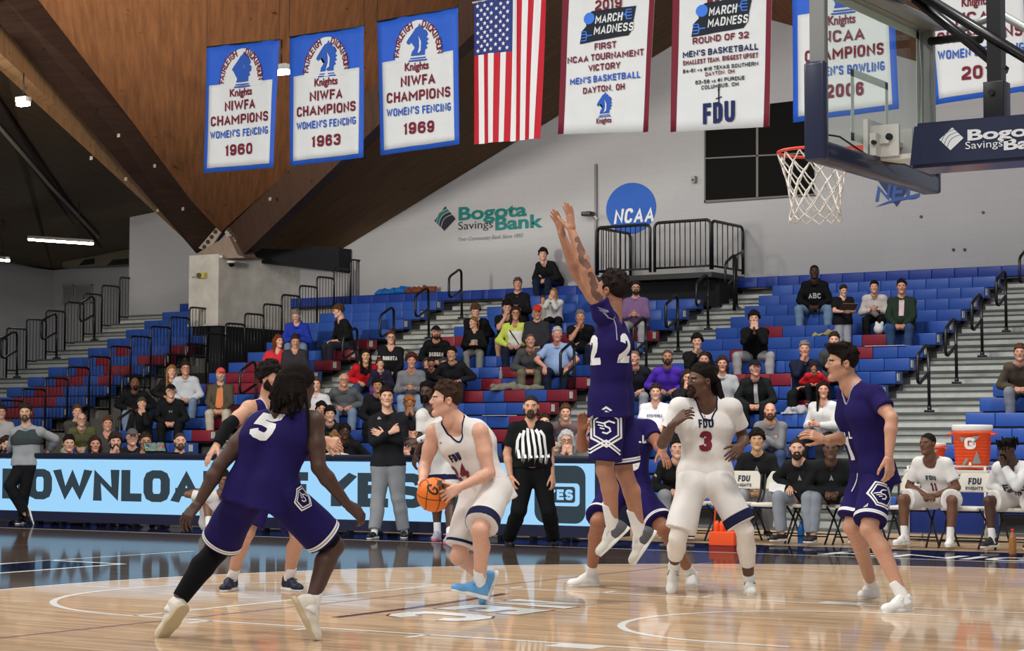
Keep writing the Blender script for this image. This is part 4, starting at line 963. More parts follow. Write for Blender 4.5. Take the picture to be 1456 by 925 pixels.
# the pillar
PY = 21.0; p0, p1 = at(268, 457, PY), at(310, 460, PY); zt = at(290, 362, PY)[2]; zb = at(290, 460, PY)[2]
b = MB(); b.box((p0[0], PY, zb), (p1[0], YW, zt)); b.build('pillar', CONC); pil = bpy.data.objects['pillar']; struct(pil)
b = MB(); b.box((p0[0] + .02, PY + .12, 0), (p1[0] - .02, YW - .02, zb)); struct(b.build('pillar_base', DARKI))  # near-black colour stands in for the shade below the pillar shaft
b = MB(); b.box((p0[0] - .02, PY - .02, zb - .05), (p1[0] + .02, YW, zb)); struct(b.build('trim_1', CONCD))
T = at(312, 345, PY + .3)      # where the two roof beams meet
def beam(name, px, Ya, Yb, m, thick=.5):
    """px: four corners a0,a1 (low end) b1,b0 (high end), in the planes y=Ya and y=Yb"""
    P = [at(*px[0], Ya), at(*px[1], Ya), at(*px[2], Yb), at(*px[3], Yb)]; b = MB(); b.prism(P, (0, thick, .12)); return struct(b.build(name, m))
beam('beam_left', [(312, 322), (279, 360), (-30, -2), (-8, -45)], PY + .3, 10.5, BEAM)
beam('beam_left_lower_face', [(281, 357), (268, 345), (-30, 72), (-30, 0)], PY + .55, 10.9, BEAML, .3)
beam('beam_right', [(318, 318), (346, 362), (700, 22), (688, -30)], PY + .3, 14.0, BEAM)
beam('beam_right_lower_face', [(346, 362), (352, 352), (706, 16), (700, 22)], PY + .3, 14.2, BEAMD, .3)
# gusset plates and bolts where the beams land on the pillar
for i, px in enumerate([[(281, 352), (296, 357), (314, 330), (305, 322)], [(319, 330), (330, 318), (343, 334), (332, 346)]]):
    P = [at(x, y, PY + .22) for x, y in px]; b = MB(); b.prism(P, (0, .04, 0)); t = b.build('steel_plate', mat('plate_grey', (172, 160, 148), .6)); tag(t, ['grey steel plate bolted to the left roof beam above the pillar', 'grey steel plate bolted to the right roof beam above the pillar'][i], 'plate')
    for j in range(4):
        f = (j + .5) / 4; c = P[0] * (1 - f) * .5 + P[3] * f * .5 + (P[1] * (1 - f) + P[2] * f) * .5
        b = MB(); b.tube([c + A3(0, -.03, 0), c + A3(0, .01, 0)], .05, 6); b.build('bolt', mat('bolt_dark', (70, 58, 50), .6), t)
P = [at(x, y, PY + .1) for x, y in [(275, 364), (296, 350), (325, 335), (338, 362), (350, 366), (300, 368)]]; b = MB(); b.prism(P, (0, .6, 0)); struct(b.build('pillar_cap', mat('cap_mortar', (150, 132, 118), .8, noise=.1, nscale=6)))
for i, (x, y) in enumerate([(132, 225), (222, 236), (262, 297), (181, 255), (226, 299), (171, 193), (386, 283)]):
    c = at(x, y, [14.9, 17.4, 19.2, 16.9, 19.0, 15.2, 19.5][i]); b = MB(); b.box(c - A3(.035, .05, .035), c + A3(.035, -.035, .035), .004); o = b.build('bolt_plate', mat('bolt_plate_pale', (146, 132, 118), .6)); tag(o, 'small square bolt plate on a roof beam', 'bolt plate', 'bolt plates on the roof beams')
# roof plates
def plate(name, P, m, thick=.12):
    b = MB(); P = [np.asarray(p, float) for p in P]; v = A3(0, .05, thick); a = [b.bm.verts.new(tuple(p)) for p in P]; c = [b.bm.verts.new(tuple(p + v)) for p in P]; n = len(P)
    for i in range(1, n - 1): b._f([a[0], a[i + 1], a[i]]); b._f([c[0], c[i], c[i + 1]])
    for i in range(n): b._f([a[i], a[(i + 1) % n], c[(i + 1) % n], c[i]])
    o = struct(b.build(name, m)); g = nrm((P[1] + P[-1]) / 2 - P[0]); nn = nrm(np.cross(P[1] - P[0], P[-1] - P[0])); c_ = np.cross(g, nn)
    M = Matrix([list(c_) + [0], list(g) + [0], list(nn) + [0], [0, 0, 0, 1]]); M = M @ Matrix.Translation(-Vector(P[0])); o.data.transform(M); o.matrix_world = M.inverted()
    return o
Q1, Q2 = at(-10, -25, 11.0), at(700, -12, 14.4)
def on_plane(px, py, A, B_, C_):
    n = np.cross(B_ - A, C_ - A); d = (px - IW / 2) / CF * CR + (IH / 2 - py) / CF * CU + CFWD; return CC + ((A - CC) @ n) / (d @ n) * d
wa, wb, wc = at(314, 330, PY + .35), at(-20, -25, 11.1), at(692, -12, 14.4); plate('ceiling_warm', [wa, wb, on_plane(60, -360, wa, wb, wc), on_plane(640, -360, wa, wb, wc), wc], WOODB)
ra, rb, rc = at(346, 352, PY + .6), at(480, 357, YW - .03), at(1040, 12, YW - .03); plate('ceiling_right', [ra, rb, rc, on_plane(1120, -330, ra, rb, rc), on_plane(720, -330, ra, rb, rc), on_plane(690, -12, ra, rb, rc)], WOODD)
plate('ceiling_gable_right', [at(1075, -420, 12.5), at(1040, 12, YW - .03), at(1307, 88, YW - .03), at(1720, 207, YW - .03), at(1900, -200, 13)], WOODB)
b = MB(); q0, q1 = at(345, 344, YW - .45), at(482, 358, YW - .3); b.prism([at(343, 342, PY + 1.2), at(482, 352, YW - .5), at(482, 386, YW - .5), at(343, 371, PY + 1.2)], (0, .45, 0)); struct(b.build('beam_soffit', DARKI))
fa, fb, fc = at(40, 395, 27.4), at(272, 300, 24.3), at(-25, 58, 12.0); fp = lambda x, y, d=0.0: on_plane(x, y, fa, fb, fc) - CFWD * d
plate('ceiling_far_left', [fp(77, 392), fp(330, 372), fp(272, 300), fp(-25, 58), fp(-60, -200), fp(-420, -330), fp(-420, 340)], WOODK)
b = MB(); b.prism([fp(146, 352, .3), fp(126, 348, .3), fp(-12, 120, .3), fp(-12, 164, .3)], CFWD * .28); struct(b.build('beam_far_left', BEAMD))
b = MB(); b.tube([fp(145, 338, .45), fp(80, 268, .45), fp(-8, 166, .45)], .04, 6); tag(b.build('conduit', mat('conduit_grey', (112, 112, 104), .5)), 'grey conduit running along the dark roof beam at upper left', 'conduit')
b = MB(); b.hexa([at(89, 380, 26.5), at(185, 376, 26.5), at(185, 376, 26.5) + A3(0, .45, 0), at(89, 380, 26.5) + A3(0, .45, 0), at(89, 351, 26.5), at(185, 353, 26.5), at(185, 353, 26.5) + A3(0, .45, 0), at(89, 351, 26.5) + A3(0, .45, 0)]); struct(b.build('trim_2', mat('soffit_tan', (104, 98, 82), .8, noise=.1, nscale=3)))
for i, (xa, xb) in enumerate([(112, 133), (152, 184)]):
    b = MB(); P = [at(xa, 377, 26.46), at(xb, 375, 26.46), at(xb, 367, 26.46), at(xa + 8, 369, 26.46)]; b.prism(P, (0, .03, 0)); struct(b.build('trim_%d' % (3 + i), DARKI))
# strip lights and lamps
LAMPM = mat('lamp_glow', (255, 255, 255), .5, emit=(255, 252, 240), estr=14)
for i, (a, c, Y) in enumerate([((42, 342), (130, 348), 22.0), ((-25, 369), (11, 372), 22.0)]):
    p, q = at(*a, Y), at(*c, Y - .2); t = thing('strip_light', ['long fluorescent strip light hanging above the far left stairs', 'fluorescent strip light cut by the left edge of the view'][i], 'light', p); p, q = A3(0, 0, 0), q - p
    b = MB(); b.prism([p + A3(0, -.09, .05), p + A3(0, .09, .05), p + A3(0, .05, .12), p + A3(0, -.05, .12)], q); b.build('housing', mat('lamp_housing', (190, 186, 176), .5), t)
    b = MB(); b.tube([p + A3(0, -.03, .03), q + A3(0, -.03, .03)], .03, 8); b.tube([p + A3(0, .04, .03), q + A3(0, .04, .03)], .03, 8); b.build('tube', LAMPM, t)
    b = MB(); b.tube([q * .2 + A3(0, 0, .12), q * .2 + A3(0, 0, 1.3)], .008, 5); b.tube([q * .8 + A3(0, 0, .12), q * .8 + A3(0, 0, 1.3)], .008, 5); b.build('hanger', BLACKM, t)
for i, (x, y, Y, s) in enumerate([(33, 148, 10.8, .12), (400, 103, 11.5, .15)]):
    p = at(x, y, Y); t = thing('high_bay_lamp', ['small bright roof lamp on the dark beam at upper left', 'bright lamp glaring between the two left fencing banners'][i], 'light', p)
    b = MB(); b.box((-s, -s * .6, .03), (s, s * .6, .12), .02); b.build('housing', mat('lamp_housing', (190, 186, 176), .5), t)
    b = MB(); b.box((-s * .9, -s * .5, -.03), (s * .9, s * .5, .03), .02); b.build('lens', mat('lamp_lens', (255, 255, 255), .5, emit=(255, 255, 255), estr=30), t)
    b = MB(); b.tube([(0, 0, .12), (0, 0, .5)], .012, 6); b.build('stem', BLACKM, t)
# things on the pillar and walls
p = at(289, 392, PY); t = thing('emergency_light', 'yellow emergency light box on the concrete pillar', 'emergency light', p)
b = MB(); b.box((-.10, -.12, -.06), (.12, 0, .06), .01); b.build('box', mat('em_yellow', (206, 186, 96), .5), t); b = MB(); b.tube([(.0, -.16, 0), (0, -.11, 0)], .055, 12); b.build('lamp_head', mat('em_grey', (90, 90, 70), .4), t); b = MB(); b.tube([(-.1, -.06, 0), (-.26, -.06, -.02)], .015, 6); b.build('conduit', mat('conduit_pale', (190, 190, 184), .5), t)
p = atx(323, 375, p1[0]); t = thing('security_camera', 'white dome security camera on the side of the pillar', 'camera', p)
b = MB(); b.lathe([(.0, .06), (.10, .06), (.10, .01), (.0, .01)], 16, (.12, 0, 0)); b.tube([(0, 0, .04), (.12, 0, .05)], .02, 6); b.build('mount', WHITEM, t); b = MB(); b.lathe([(.07, .01), (.06, -.04), (.03, -.07), (0, -.075)], 16, (.12, 0, 0)); b.build('dome', mat('dome_black', (12, 12, 14), .1), t)
p = at(325, 366, PY - .05); b = MB(); b.prism([at(312, 363, PY - .1), at(344, 367, PY + .9), at(344, 369, PY + .9), at(312, 366, PY - .1)], (0.05, .03, 0)); struct(b.build('trim_6', WHITEM))
b = MB(); P0, P1 = at(847, 233, YW - .04), at(847, 418, YW - .04); b.tube([P1, P0], .03, 8); t = b.build('conduit', mat('conduit_grey2', (132, 130, 128), .5)); tag(t, 'grey vertical conduit on the white wall left of the round blue sign', 'conduit')
p = at(840, 305, YW - .1); t = thing('security_camera', 'small black wall camera beside the grey conduit', 'camera', p); b = MB(); b.box((-.12, -.2, -.04), (.10, .0, .05), .02); b.build('body', BLACKM, t); b = MB(); b.tube([(.06, 0, -.02), (.12, .08, -.1)], .025, 6); b.build('bracket', WHITEM, t)
p = at(987, 255, YW - .05); t = thing('wall_sensor', 'small grey sensor on the wall left of the dark window', 'sensor', p); b = MB(); b.box((-.04, -.06, -.07), (.04, .05, .07), .012); b.build('body', mat('sensor_grey', (150, 148, 142), .5), t); b = MB(); b.box((-.025, -.065, -.04), (.025, -.055, .01)); b.build('lens', BLACKM, t)
for x, y in [(1310, 308), (1398, 302), (1356, 355), (1372, 355)]:
    c = at(x, y, YW); b = MB(); b.tube([c + A3(0, -.02, 0), c + A3(0, .03, 0)], .03, 8); tag(b.build('wall_anchor', BLACKM), 'small dark anchor hole in the white wall under the league mark', 'anchor', 'anchor holes in the wall')
# dark louvred window high in the wall
DKW = mat('dark_window', (15, 14, 13), .8, spec=.1); t = None
def px_panel(name, px, Y, m, thick, parent=None):
    P = [at(x, y, Y) for x, y in px]; b = MB(); b.prism(P, (0, thick, 0)); return b.build(name, m, parent)
w = px_panel('window_1', [(1003, 286), (1157, 275), (1157, 140), (1003, 158)], YW - .03, DKW, .04); struct(w)
MUL = mat('mullion_grey', (104, 100, 94), .6)
for i, px in enumerate([[(1075, 281), (1078, 281), (1078, 148), (1075, 148)], [(1003, 226), (1157, 218), (1157, 216), (1003, 224)], [(1001, 288), (1159, 277), (1159, 275), (1001, 285)], [(1001, 288), (1003, 288), (1003, 158), (1001, 158)]]):
    px_panel('mullion', px, YW - .06, MUL, .05, w)
# ---- painted wall marks
TEAL = mat('sign_teal', (22, 108, 104), .6); INK = mat('sign_ink', (34, 36, 42), .6); SBLUE = mat('sign_blue', (30, 84, 170), .6); SWHITE = mat('sign_white', (214, 214, 212), .6)
SX = CFWD[1] * 0 + .8433
def ptext(s, px, py, pw, ph, Y, **kw):
    """letters centred on a photo pixel with a pixel width and capital height, in metres on the plane y=Y"""
    P = at(px, py, Y); d = depth_of(P); a = at(px - pw / 2, py, Y); c = at(px + pw / 2, py, Y); h = ph / CF * d
    V, F = fit_text(s, abs(c[0] - a[0]), h, **kw); return shift((V, F), 0, -h / 2), P
def wall_text(par, name, s, px, py, pw, ph, Y, m, off=.0, **kw):
    VF, P = ptext(s, px, py, pw, ph, Y, **kw); return flat_obj(name, VF, P, A3(1, 0, 0), A3(0, 0, 1), m, par, off)
def wall_poly2(par, name, px, Y, m, off=0):
    P = [at(x, y, Y) for x, y in px]; V, F = poly_tris([(q[0], q[2]) for q in P]); return flat_obj(name, (V, F), A3(0, Y, 0), A3(1, 0, 0), A3(0, 0, 1), m, par, off)
YS = YW - .012
t = thing('wall_sign', 'teal and black lettered bank sign with a striped diamond on the white wall', 'sign', at(695, 330, YS))
wall_text(t, 'lettering', 'Bogota', 700, 300, 97, 19, YS, TEAL, bold=.045); wall_text(t, 'lettering', 'Savings', 676, 319, 49, 12, YS, INK); wall_text(t, 'lettering', 'Bank', 738, 315, 68, 19, YS, TEAL, bold=.05)
wall_text(t, 'tagline', 'Your Community Bank Since 1893', 697, 337, 92, 6, YS, mat('sign_faded', (110, 112, 114), .6), shear=.3)
for i, (f0, f1) in enumerate([(0, .17), (.22, .40), (.45, .63), (.68, 1.0)]):
    A, Bq, C, D = A3(617.5, 314, 0), A3(633, 293, 0), A3(648, 311, 0), A3(632, 328, 0); pts = []
    for f, rev in ((f0, False), (f1, True)):
        a0 = A + (D - A) * f; c0 = Bq + (C - Bq) * f; seg = [a0 * (1 - s_) + c0 * s_ + A3(-1, -1, 0) * 3.2 * math.sin(math.pi * s_) * (0 if f in (0, 1.0) else 1) for s_ in np.linspace(0, 1, 7)]
        pts += seg[::-1] if rev else seg
    wall_poly2(t, 'emblem', [(q[0], q[1]) for q in pts], YS, TEAL if i == 1 else INK)
c = at(897, 296, YS); rr = 36.5 / CF * depth_of(c); rx = abs(at(932.5, 296, YS)[0] - at(861.5, 296, YS)[0]) / 2
t = thing('wall_sign', 'round blue sign with four white letters above the landing rail', 'sign', c + A3(0, 0, -rr))
b = MB(); b.prism([c + A3(rx * math.cos(a), 0, rr * math.sin(a)) - np.array(t.location) for a in np.linspace(0, 2 * math.pi, 48, endpoint=False)], (0, .02, 0)); b.build('disc', SBLUE, t)
wall_text(t, 'lettering', 'NCAA', 901, 306, 57, 21, YS - .01, SWHITE, bold=.025, shear=.25)
t = thing('wall_sign', 'blue slanted league mark painted on the wall below the backboard', 'sign', at(1276, 295, YS)); NB = mat('league_blue', (52, 84, 150), .6); NN = mat('league_navy', (40, 50, 84), .6)
wall_poly2(t, 'emblem', [(1249, 258), (1301, 253), (1275, 294)], YS, NN)
wall_text(t, 'lettering', 'NEC', 1276, 273, 64, 23, YS - .006, NB, bold=.03, shear=.3)
wall_poly2(t, 'swoosh', [(1244, 294), (1262, 286), (1285, 280), (1308, 274), (1306, 280), (1284, 284), (1262, 289)], YS - .014, NB)
# ---- landing with rails at the top of the rows
lx0, lx1 = at(845, 392, 22.3)[0], at(1012, 392, 22.3)[0]; lz = at(930, 390, 22.3)[2]
t = thing('landing', 'raised black landing with barred rails against the white wall', 'landing', ((lx0 + lx1) / 2, 23, lz))
hw = (lx1 - lx0) / 2; b = MB(); b.box((-hw, -.7, -.10), (hw, .74, 0)); b.build('deck', BLACKM, t); b = MB(); b.box((-hw + .05, -.28, -.62), (hw - .05, .72, -.10)); b.build('skirt', DARKI, t)
def rail_panel(a, c, h, n, name='rail'):
    a, c = A3(*a), A3(*c); d = nrm(c - a); L = np.linalg.norm(c - a); z = A3(0, 0, 1)
    P = [a + z * .05, a + z * (h - .1)] + [a + d * (.1 - .1 * math.cos(q)) + z * (h - .1 + .1 * math.sin(q)) for q in np.linspace(.3, math.pi / 2, 4)] + [c - d * (.1 - .1 * math.cos(q)) + z * (h - .1 + .1 * math.sin(q)) for q in np.linspace(math.pi / 2, .3, 4)] + [c + z * (h - .1), c + z * .05]
    b = MB(); b.tube(P, .03, 8); b.tube([a + z * .12, c + z * .12], .022, 6); fr = b.build(name, BLACKM, t)
    for i in range(n): q = a + d * L * (i + 1) / (n + 1); b = MB(); b.tube([q + z * .12, q + z * (h - .01)], .011, 5); b.build('bar', BLACKM, fr)
rail_panel((-hw + .03, -.66, 0), (-.06, -.66, 0), .98, 10); rail_panel((.04, -.66, 0), (hw - .04, -.66, 0), 1.0, 10); rail_panel((hw - .03, -.62, 0), (hw - .03, .70, 0), .98, 5); rail_panel((-hw + .03, -.62, 0), (-hw + .03, .70, 0), .98, 5)
b = MB(); x0 = hw + .25; b.tube([(x0, .1, .95 - .6), (x0 + .12, -.1, .42), (x0 + .18, -.6, .28), (x0 + .18, -.62, -.75)], .03, 8); b.tube([(x0 - .5, .2, .0), (x0 - .45, -.5, -.1), (x0 - .3, -.9, -.3)], .03, 8); b.build('handrail', BLACKM, t)

# ------------------------------------------------------------------ banners over the benches
YB = 10.2
def wave(V, seed):
    V = V.copy(); V[:, 1] += .010 * np.sin(7 * V[:, 0] + seed) + .006 * np.sin(17 * V[:, 0] + 2.3 * V[:, 2] + seed * 2); return V
def cloth_patch(par, name, px, m, off, seed, n=14):
    TL, TR, BR, BL = [at(x, y, YB) for x, y in px]; V = []; F = []
    for j in range(n + 1):
        for i in range(n + 1):
            u, v = i / n, j / n; V.append((TL * (1 - u) + TR * u) * (1 - v) + (BL * (1 - u) + BR * u) * v + A3(0, -off, 0))
    for j in range(n):
        for i in range(n): k = j * (n + 1) + i; F.append((k, k + n + 1, k + n + 2, k + 1))
    V = wave(np.array(V), seed) - np.array(parent_loc(par)); o = link(name, mesh_np(name, V, F), m, par); md = o.modifiers.new('s', 'SOLIDIFY'); md.thickness = .003; md.offset = -1; return o
def cloth_shape(par, name, VF, P, m, off, seed):
    V, F = place_flat(VF, P, A3(1, 0, 0), A3(0, 0, 1)); V[:, 1] -= off; V = wave(V, seed) - np.array(parent_loc(par)); return link(name, mesh_np(name, V, F, smooth=False), m, par)
def btext(par, s, px, py, pw, ph, m, seed, **kw):
    VF, P = ptext(s, px, py, pw, ph, YB, maxedge=.09, **kw); return cloth_shape(par, 'lettering', VF, P, m, .016, seed)
def arc_text(par, s, cx, cy, rpx, a0, a1, ph, m, seed, kx=1.0):
    L = []; P = at(cx, cy, YB); k = depth_of(P) / CF; r = rpx * k; h = ph * k
    for i, ch in enumerate(s):
        a = a0 + (a1 - a0) * i / (len(s) - 1); V, F = block_text(ch, h, .02); V = V - [V[:, 0].mean(), 0]; V = V * A3(1, 1, 0)[:2]; L.append(shift((V, F), r * kx * math.cos(a), r * math.sin(a), a - math.pi / 2))
    return cloth_shape(par, 'lettering', merge(L), P, m, .016, seed)
BBLUE = mat('banner_blue', (40, 92, 196), .6, noise=.05, nscale=6); BWHITE = mat('banner_white', (214, 216, 216), .7, noise=.03, nscale=5); BMAR = mat('banner_maroon', (112, 26, 44), .7); BTXB = mat('banner_text_blue', (44, 88, 178), .7); BNAVY = mat('banner_navy', (26, 34, 84), .7); BBLK = mat('banner_black', (26, 32, 42), .7); BSKY = mat('banner_sky', (62, 120, 220), .7)
def knights(par, cx, cy, s, seed):
    """horse head emblem over the word Knights"""
    k = depth_of(at(cx, cy, YB)) / CF
    V, F = horse(44 * s * k); cloth_shape(par, 'emblem', (V, F), at(cx, cy, YB), BTXB, .013, seed)
    V, F = poly_tris([(.02 * s, .1 * s), (.06 * s, .02 * s), (.055 * s, -.1 * s), (.0 * s, -.14 * s), (.03 * s, -.05 * s), (.03 * s, .03 * s)]); cloth_shape(par, 'emblem', (V, F), at(cx, cy, YB), BWHITE, .017, seed)
    btext(par, 'Knights', cx - .5 * s, cy + 31 * s, 32 * s, 11 * s, BMAR, seed, bold=.04)
def champ_banner(px, org, sport, year, label, seed, yo=0, dy=0):
    (xl, yl), (xr, yr), (xr2, yr2), (xl2, yl2) = px; t = thing('banner', label, 'banner', at((xl2 + xr2) / 2, (yl2 + yr2) / 2, YB), 'championship banners')
    cloth_patch(t, 'cloth', px, BBLUE, 0, seed)
    f = lambda u, v: tuple((A3(xl, yl, 0) * (1 - u) * (1 - v) + A3(xr, yr, 0) * u * (1 - v) + A3(xr2, yr2, 0) * u * v + A3(xl2, yl2, 0) * (1 - u) * v)[:2])
    cloth_patch(t, 'panel', [f(.055, .31), f(.94, .31), f(.94, .965), f(.05, .965)], BWHITE, .005, seed)
    w, h = xr - xl, yl2 - yl; c = f(.5, .31); k = depth_of(at(*c, YB)) / CF; kx = abs(at(c[0] + 10, c[1], YB)[0] - at(c[0] - 10, c[1], YB)[0]) / (20 * k)
    V, F = poly_tris([(.285 * w * k * kx * math.cos(a), .275 * h * k * math.sin(a)) for a in np.linspace(-.12, math.pi + .12, 30)], .12); cloth_shape(t, 'panel', (V, F), at(*c, YB), BWHITE, .0075, seed)
    arc_text(t, 'FAIRLEIGH', c[0], c[1], .222 * h, math.pi * .97, math.pi * .61, .055 * h, BMAR, seed, .285 * w / (.275 * h) * kx); arc_text(t, 'DICKINSON', c[0], c[1], .222 * h, math.pi * .40, .03 * math.pi, .055 * h, BMAR, seed, .285 * w / (.275 * h) * kx)
    s = h / 185.0; q = f(.5, .215); knights(t, q[0], q[1], s, seed)
    for s_, v, wd, hh, m, bo in [(org, .485, .42, .078, BMAR, .03), ('CHAMPIONS', .595, .79, .078, BMAR, .03), (sport, .705, .80, .060, BTXB, .02), (year, .835, .37, .088, BMAR, .04)]:
        q = f(.5, v); btext(t, s_, q[0], q[1], w * wd, h * hh, m, seed, bold=bo)
    b = MB(); a, c = at(xl, yl, YB), at(xr, yr, YB); b.tube([a - np.array(t.location), c - np.array(t.location)], .012, 6); b.tube([a - np.array(t.location), a + A3(.02, 0, 2.5) - np.array(t.location)], .004, 4); b.tube([c - np.array(t.location), c + A3(-.02, 0, 2.5) - np.array(t.location)], .004, 4); b.build('hanging_rod', BLACKM, t)
    return t
champ_banner([(294, 67), (397, 56), (389, 238), (289, 246)], 'NIWFA', "WOMEN'S FENCING", '1960', 'blue and white women’s fencing banner reading 1960', 1)
champ_banner([(411, 53), (518, 37), (517, 224), (412, 236)], 'NIWFA', "WOMEN'S FENCING", '1963', 'blue and white women’s fencing banner reading 1963', 2)
champ_banner([(536, 31), (651, 10), (654, 205), (540, 221)], 'NIWFA', "WOMEN'S FENCING", '1969', 'blue and white women’s fencing banner reading 1969', 3)
champ_banner([(1126, -45), (1268, -68), (1279, 155), (1127, 174)], 'NCAA', "WOMEN'S BOWLING", '2006', 'blue bordered bowling champions banner reading 2006 behind the backboard', 4)
champ_banner([(1308, -70), (1462, -96), (1468, 128), (1329, 149)], 'NCAA', "WOMEN'S BOWLING", '2010', 'blue bordered bowling champions banner at the right edge behind the black braces', 5)
def march(par, cx, cy, s, seed):
    k = depth_of(at(cx, cy, YB)) / CF; kx = 1.13
    def pg(P): return poly_tris([(x * s * k * kx, -y * s * k) for x, y in P], .1)
    P0 = at(cx, cy, YB)
    cloth_shape(par, 'emblem', pg([(-31, -2), (-34, -15), (-22, -22), (41, -22), (37, -2), (36, 10), (30, 19), (-41, 23), (-38, 5)]), P0, BBLK, .010, seed)
    cloth_shape(par, 'emblem', shift(pg([(8.5 * math.cos(a), 8.5 * math.sin(a)) for a in np.linspace(0, 6.28, 20)[:-1]]), -26.5 * s * k * kx, 12 * s * k), P0, BSKY, .0125, seed)
    for fx, fy, g in ((24, -11, 1), (-28, 13, -1)):
        L = []
        for a in (-6, -1.5, 3, 7): L.append(stroke([(x * s * k * kx, y * s * k) for x, y in [(fx + 11 * g, -fy + a), (fx + 4 * g, -fy + a), (fx + 2 * g, -fy + .5)]], 1.5 * s * k))
        L.append(stroke([(x * s * k * kx, y * s * k) for x, y in [(fx + 2 * g, -fy + .5), (fx - 6 * g, -fy + .5)]], 1.8 * s * k)); cloth_shape(par, 'emblem', merge(L), P0, BSKY, .0125, seed)
    for w_, x, y, pw in (('MARCH', 3, -9, 40), ('MADNESS', 9, 6.5, 56)): btext(par, w_, cx + x * s, cy + y * s - x * .1 * s, pw * s, 12 * s, BWHITE, seed, bold=.02, shear=.25)
def tall_banner(px, label, seed):
    (xl, yl), (xr, yr), (xr2, yr2), (xl2, yl2) = px; t = thing('banner', label, 'banner', at((xl2 + xr2) / 2, (yl2 + yr2) / 2, YB), 'tournament banners')
    cloth_patch(t, 'cloth', px, BWHITE, 0, seed, 18); w = xr - xl
    cloth_patch(t, 'side_stripe', [(xl, yl), (xl + .075 * w, yl), (xl2 + .055 * w, yl2 - 1), (xl2, yl2)], BMAR, .004, seed); cloth_patch(t, 'side_stripe', [(xr - .055 * w, yr), (xr, yr), (xr2, yr2), (xr2 - .055 * w, yr2 + 1)], BMAR, .004, seed)
    return t
t = tall_banner([(803, -96), (936, -112), (921, 187), (794, 191)], 'white maroon edged tournament banner reading 2019, FIRST and VICTORY', 6)
btext(t, '2019', 866, 6, 38, 15, BMAR, 6, bold=.03); march(t, 864, 35, 1.0, 6)
for s_, x, y, w_, h_, m in [('FIRST', 862, 65, 31, 9.5, BMAR), ('NCAA TOURNAMENT', 861, 80, 108, 9.5, BMAR), ('VICTORY', 860, 95, 47, 9.5, BMAR), ("MEN'S BASKETBALL", 860, 111, 99, 9.5, BTXB), ('DAYTON, OH', 859, 126, 60, 9, BMAR)]: btext(t, s_, x, y, w_, h_, m, 6, bold=.03)
knights(t, 860, 150, .68, 6)
t = tall_banner([(958, -120), (1101, -140), (1093, 180), (954, 188)], 'white maroon edged tournament banner reading ROUND OF 32', 7)
march(t, 1026, 24, 1.04, 7); btext(t, '2023', 1026, -6, 40, 15, BMAR, 7, bold=.03)
for s_, x, y, w_, h_, m in [('ROUND OF 32', 1025, 54, 80, 9.5, BMAR), ("MEN'S BASKETBALL", 1024, 72, 107, 9, BNAVY), ('SMALLEST TEAM, BIGGEST UPSET', 1024, 84, 107, 7, BMAR), ('84-61 vs #16 TEXAS SOUTHERN', 1024, 96, 107, 5.5, BBLK), ('DAYTON, OH', 1024, 103.5, 42, 5.5, BMAR), ('63-58 vs #1 PURDUE', 1024, 114, 70, 5.5, BBLK), ('COLUMBUS, OH', 1024, 122, 53, 5.5, BBLK), ('FDU', 1023, 160, 46, 30, BNAVY)]: btext(t, s_, x, y, w_, h_, m, 7, bold=.03)
k = depth_of(at(1023, 160, YB)) / CF; cloth_shape(t, 'emblem', merge([stroke([(0, -12 * k), (0, 34 * k)], 2.2 * k), stroke([(-5 * k, 18 * k), (5 * k, 20 * k)], 1.6 * k), stroke([(-2 * k, 30 * k), (2 * k, 31 * k)], 1.4 * k)]), at(1023, 158, YB), BBLK, .012, 7)
# the flag, hung by its short edge
FB = mat('flag_blue', (44, 58, 122), .7); FR = mat('flag_red', (186, 26, 44), .7); FWH = mat('flag_white', (226, 226, 226), .7)
px = [(672, 4), (776, -12), (768, 197), (673, 205)]; t = thing('flag', 'stars and stripes flag hanging between the fencing and tournament banners', 'flag', at(720, 200, YB))
f = lambda u, v: tuple((A3(*px[0], 0) * (1 - u) * (1 - v) + A3(*px[1], 0) * u * (1 - v) + A3(*px[2], 0) * u * v + A3(*px[3], 0) * (1 - u) * v)[:2])
n = 52; V = []; Fq = []; Mi = []
for j in range(41):
    for i in range(n + 1): V.append(at(*f(i / n, j / 40), YB))
for j in range(40):
    for i in range(n): kk = j * (n + 1) + i; Fq.append((kk, kk + n + 1, kk + n + 2, kk + 1)); s_ = int(i / n * 13); Mi.append(0 if (s_ < 7 and j < 15) else (1 if s_ % 2 == 0 else 2))
V = np.array(V); V[:, 1] += .025 * np.sin(11 * V[:, 0] + .8 * V[:, 2]) + .012 * np.sin(29 * V[:, 0])
link('cloth', mesh_np('cloth', V - np.array(t.location), Fq, Mi), [FB, FR, FWH], t)
L = []
def star(r): return poly_tris([((r if i % 2 == 0 else r * .42) * math.sin(i * math.pi / 5), (r if i % 2 == 0 else r * .42) * math.cos(i * math.pi / 5)) for i in range(10)])
for j in range(11):
    for i in range(5 if j % 2 == 0 else 4):
        u, v = (.03 + .50 * ((i + .5) / 5 if j % 2 == 0 else (i + 1) / 5)), .018 + .345 * (j + .5) / 11; q = at(*f(u, v), YB); q[1] += .025 * math.sin(11 * q[0] + .8 * q[2]) + .012 * math.sin(29 * q[0]) - .014; VV, FF_ = place_flat(star(.033), q, A3(1, 0, 0), A3(0, 0, 1)); L.append((VV, FF_))
V, F = merge(L); link('stars', mesh_np('stars', V - np.array(t.location), F, smooth=False), FWH, t)
b = MB(); a, c = at(672, 4, YB), at(776, -12, YB); b.tube([a - np.array(t.location), c - np.array(t.location)], .014, 6); b.build('hanging_rod', WHITEM, t)
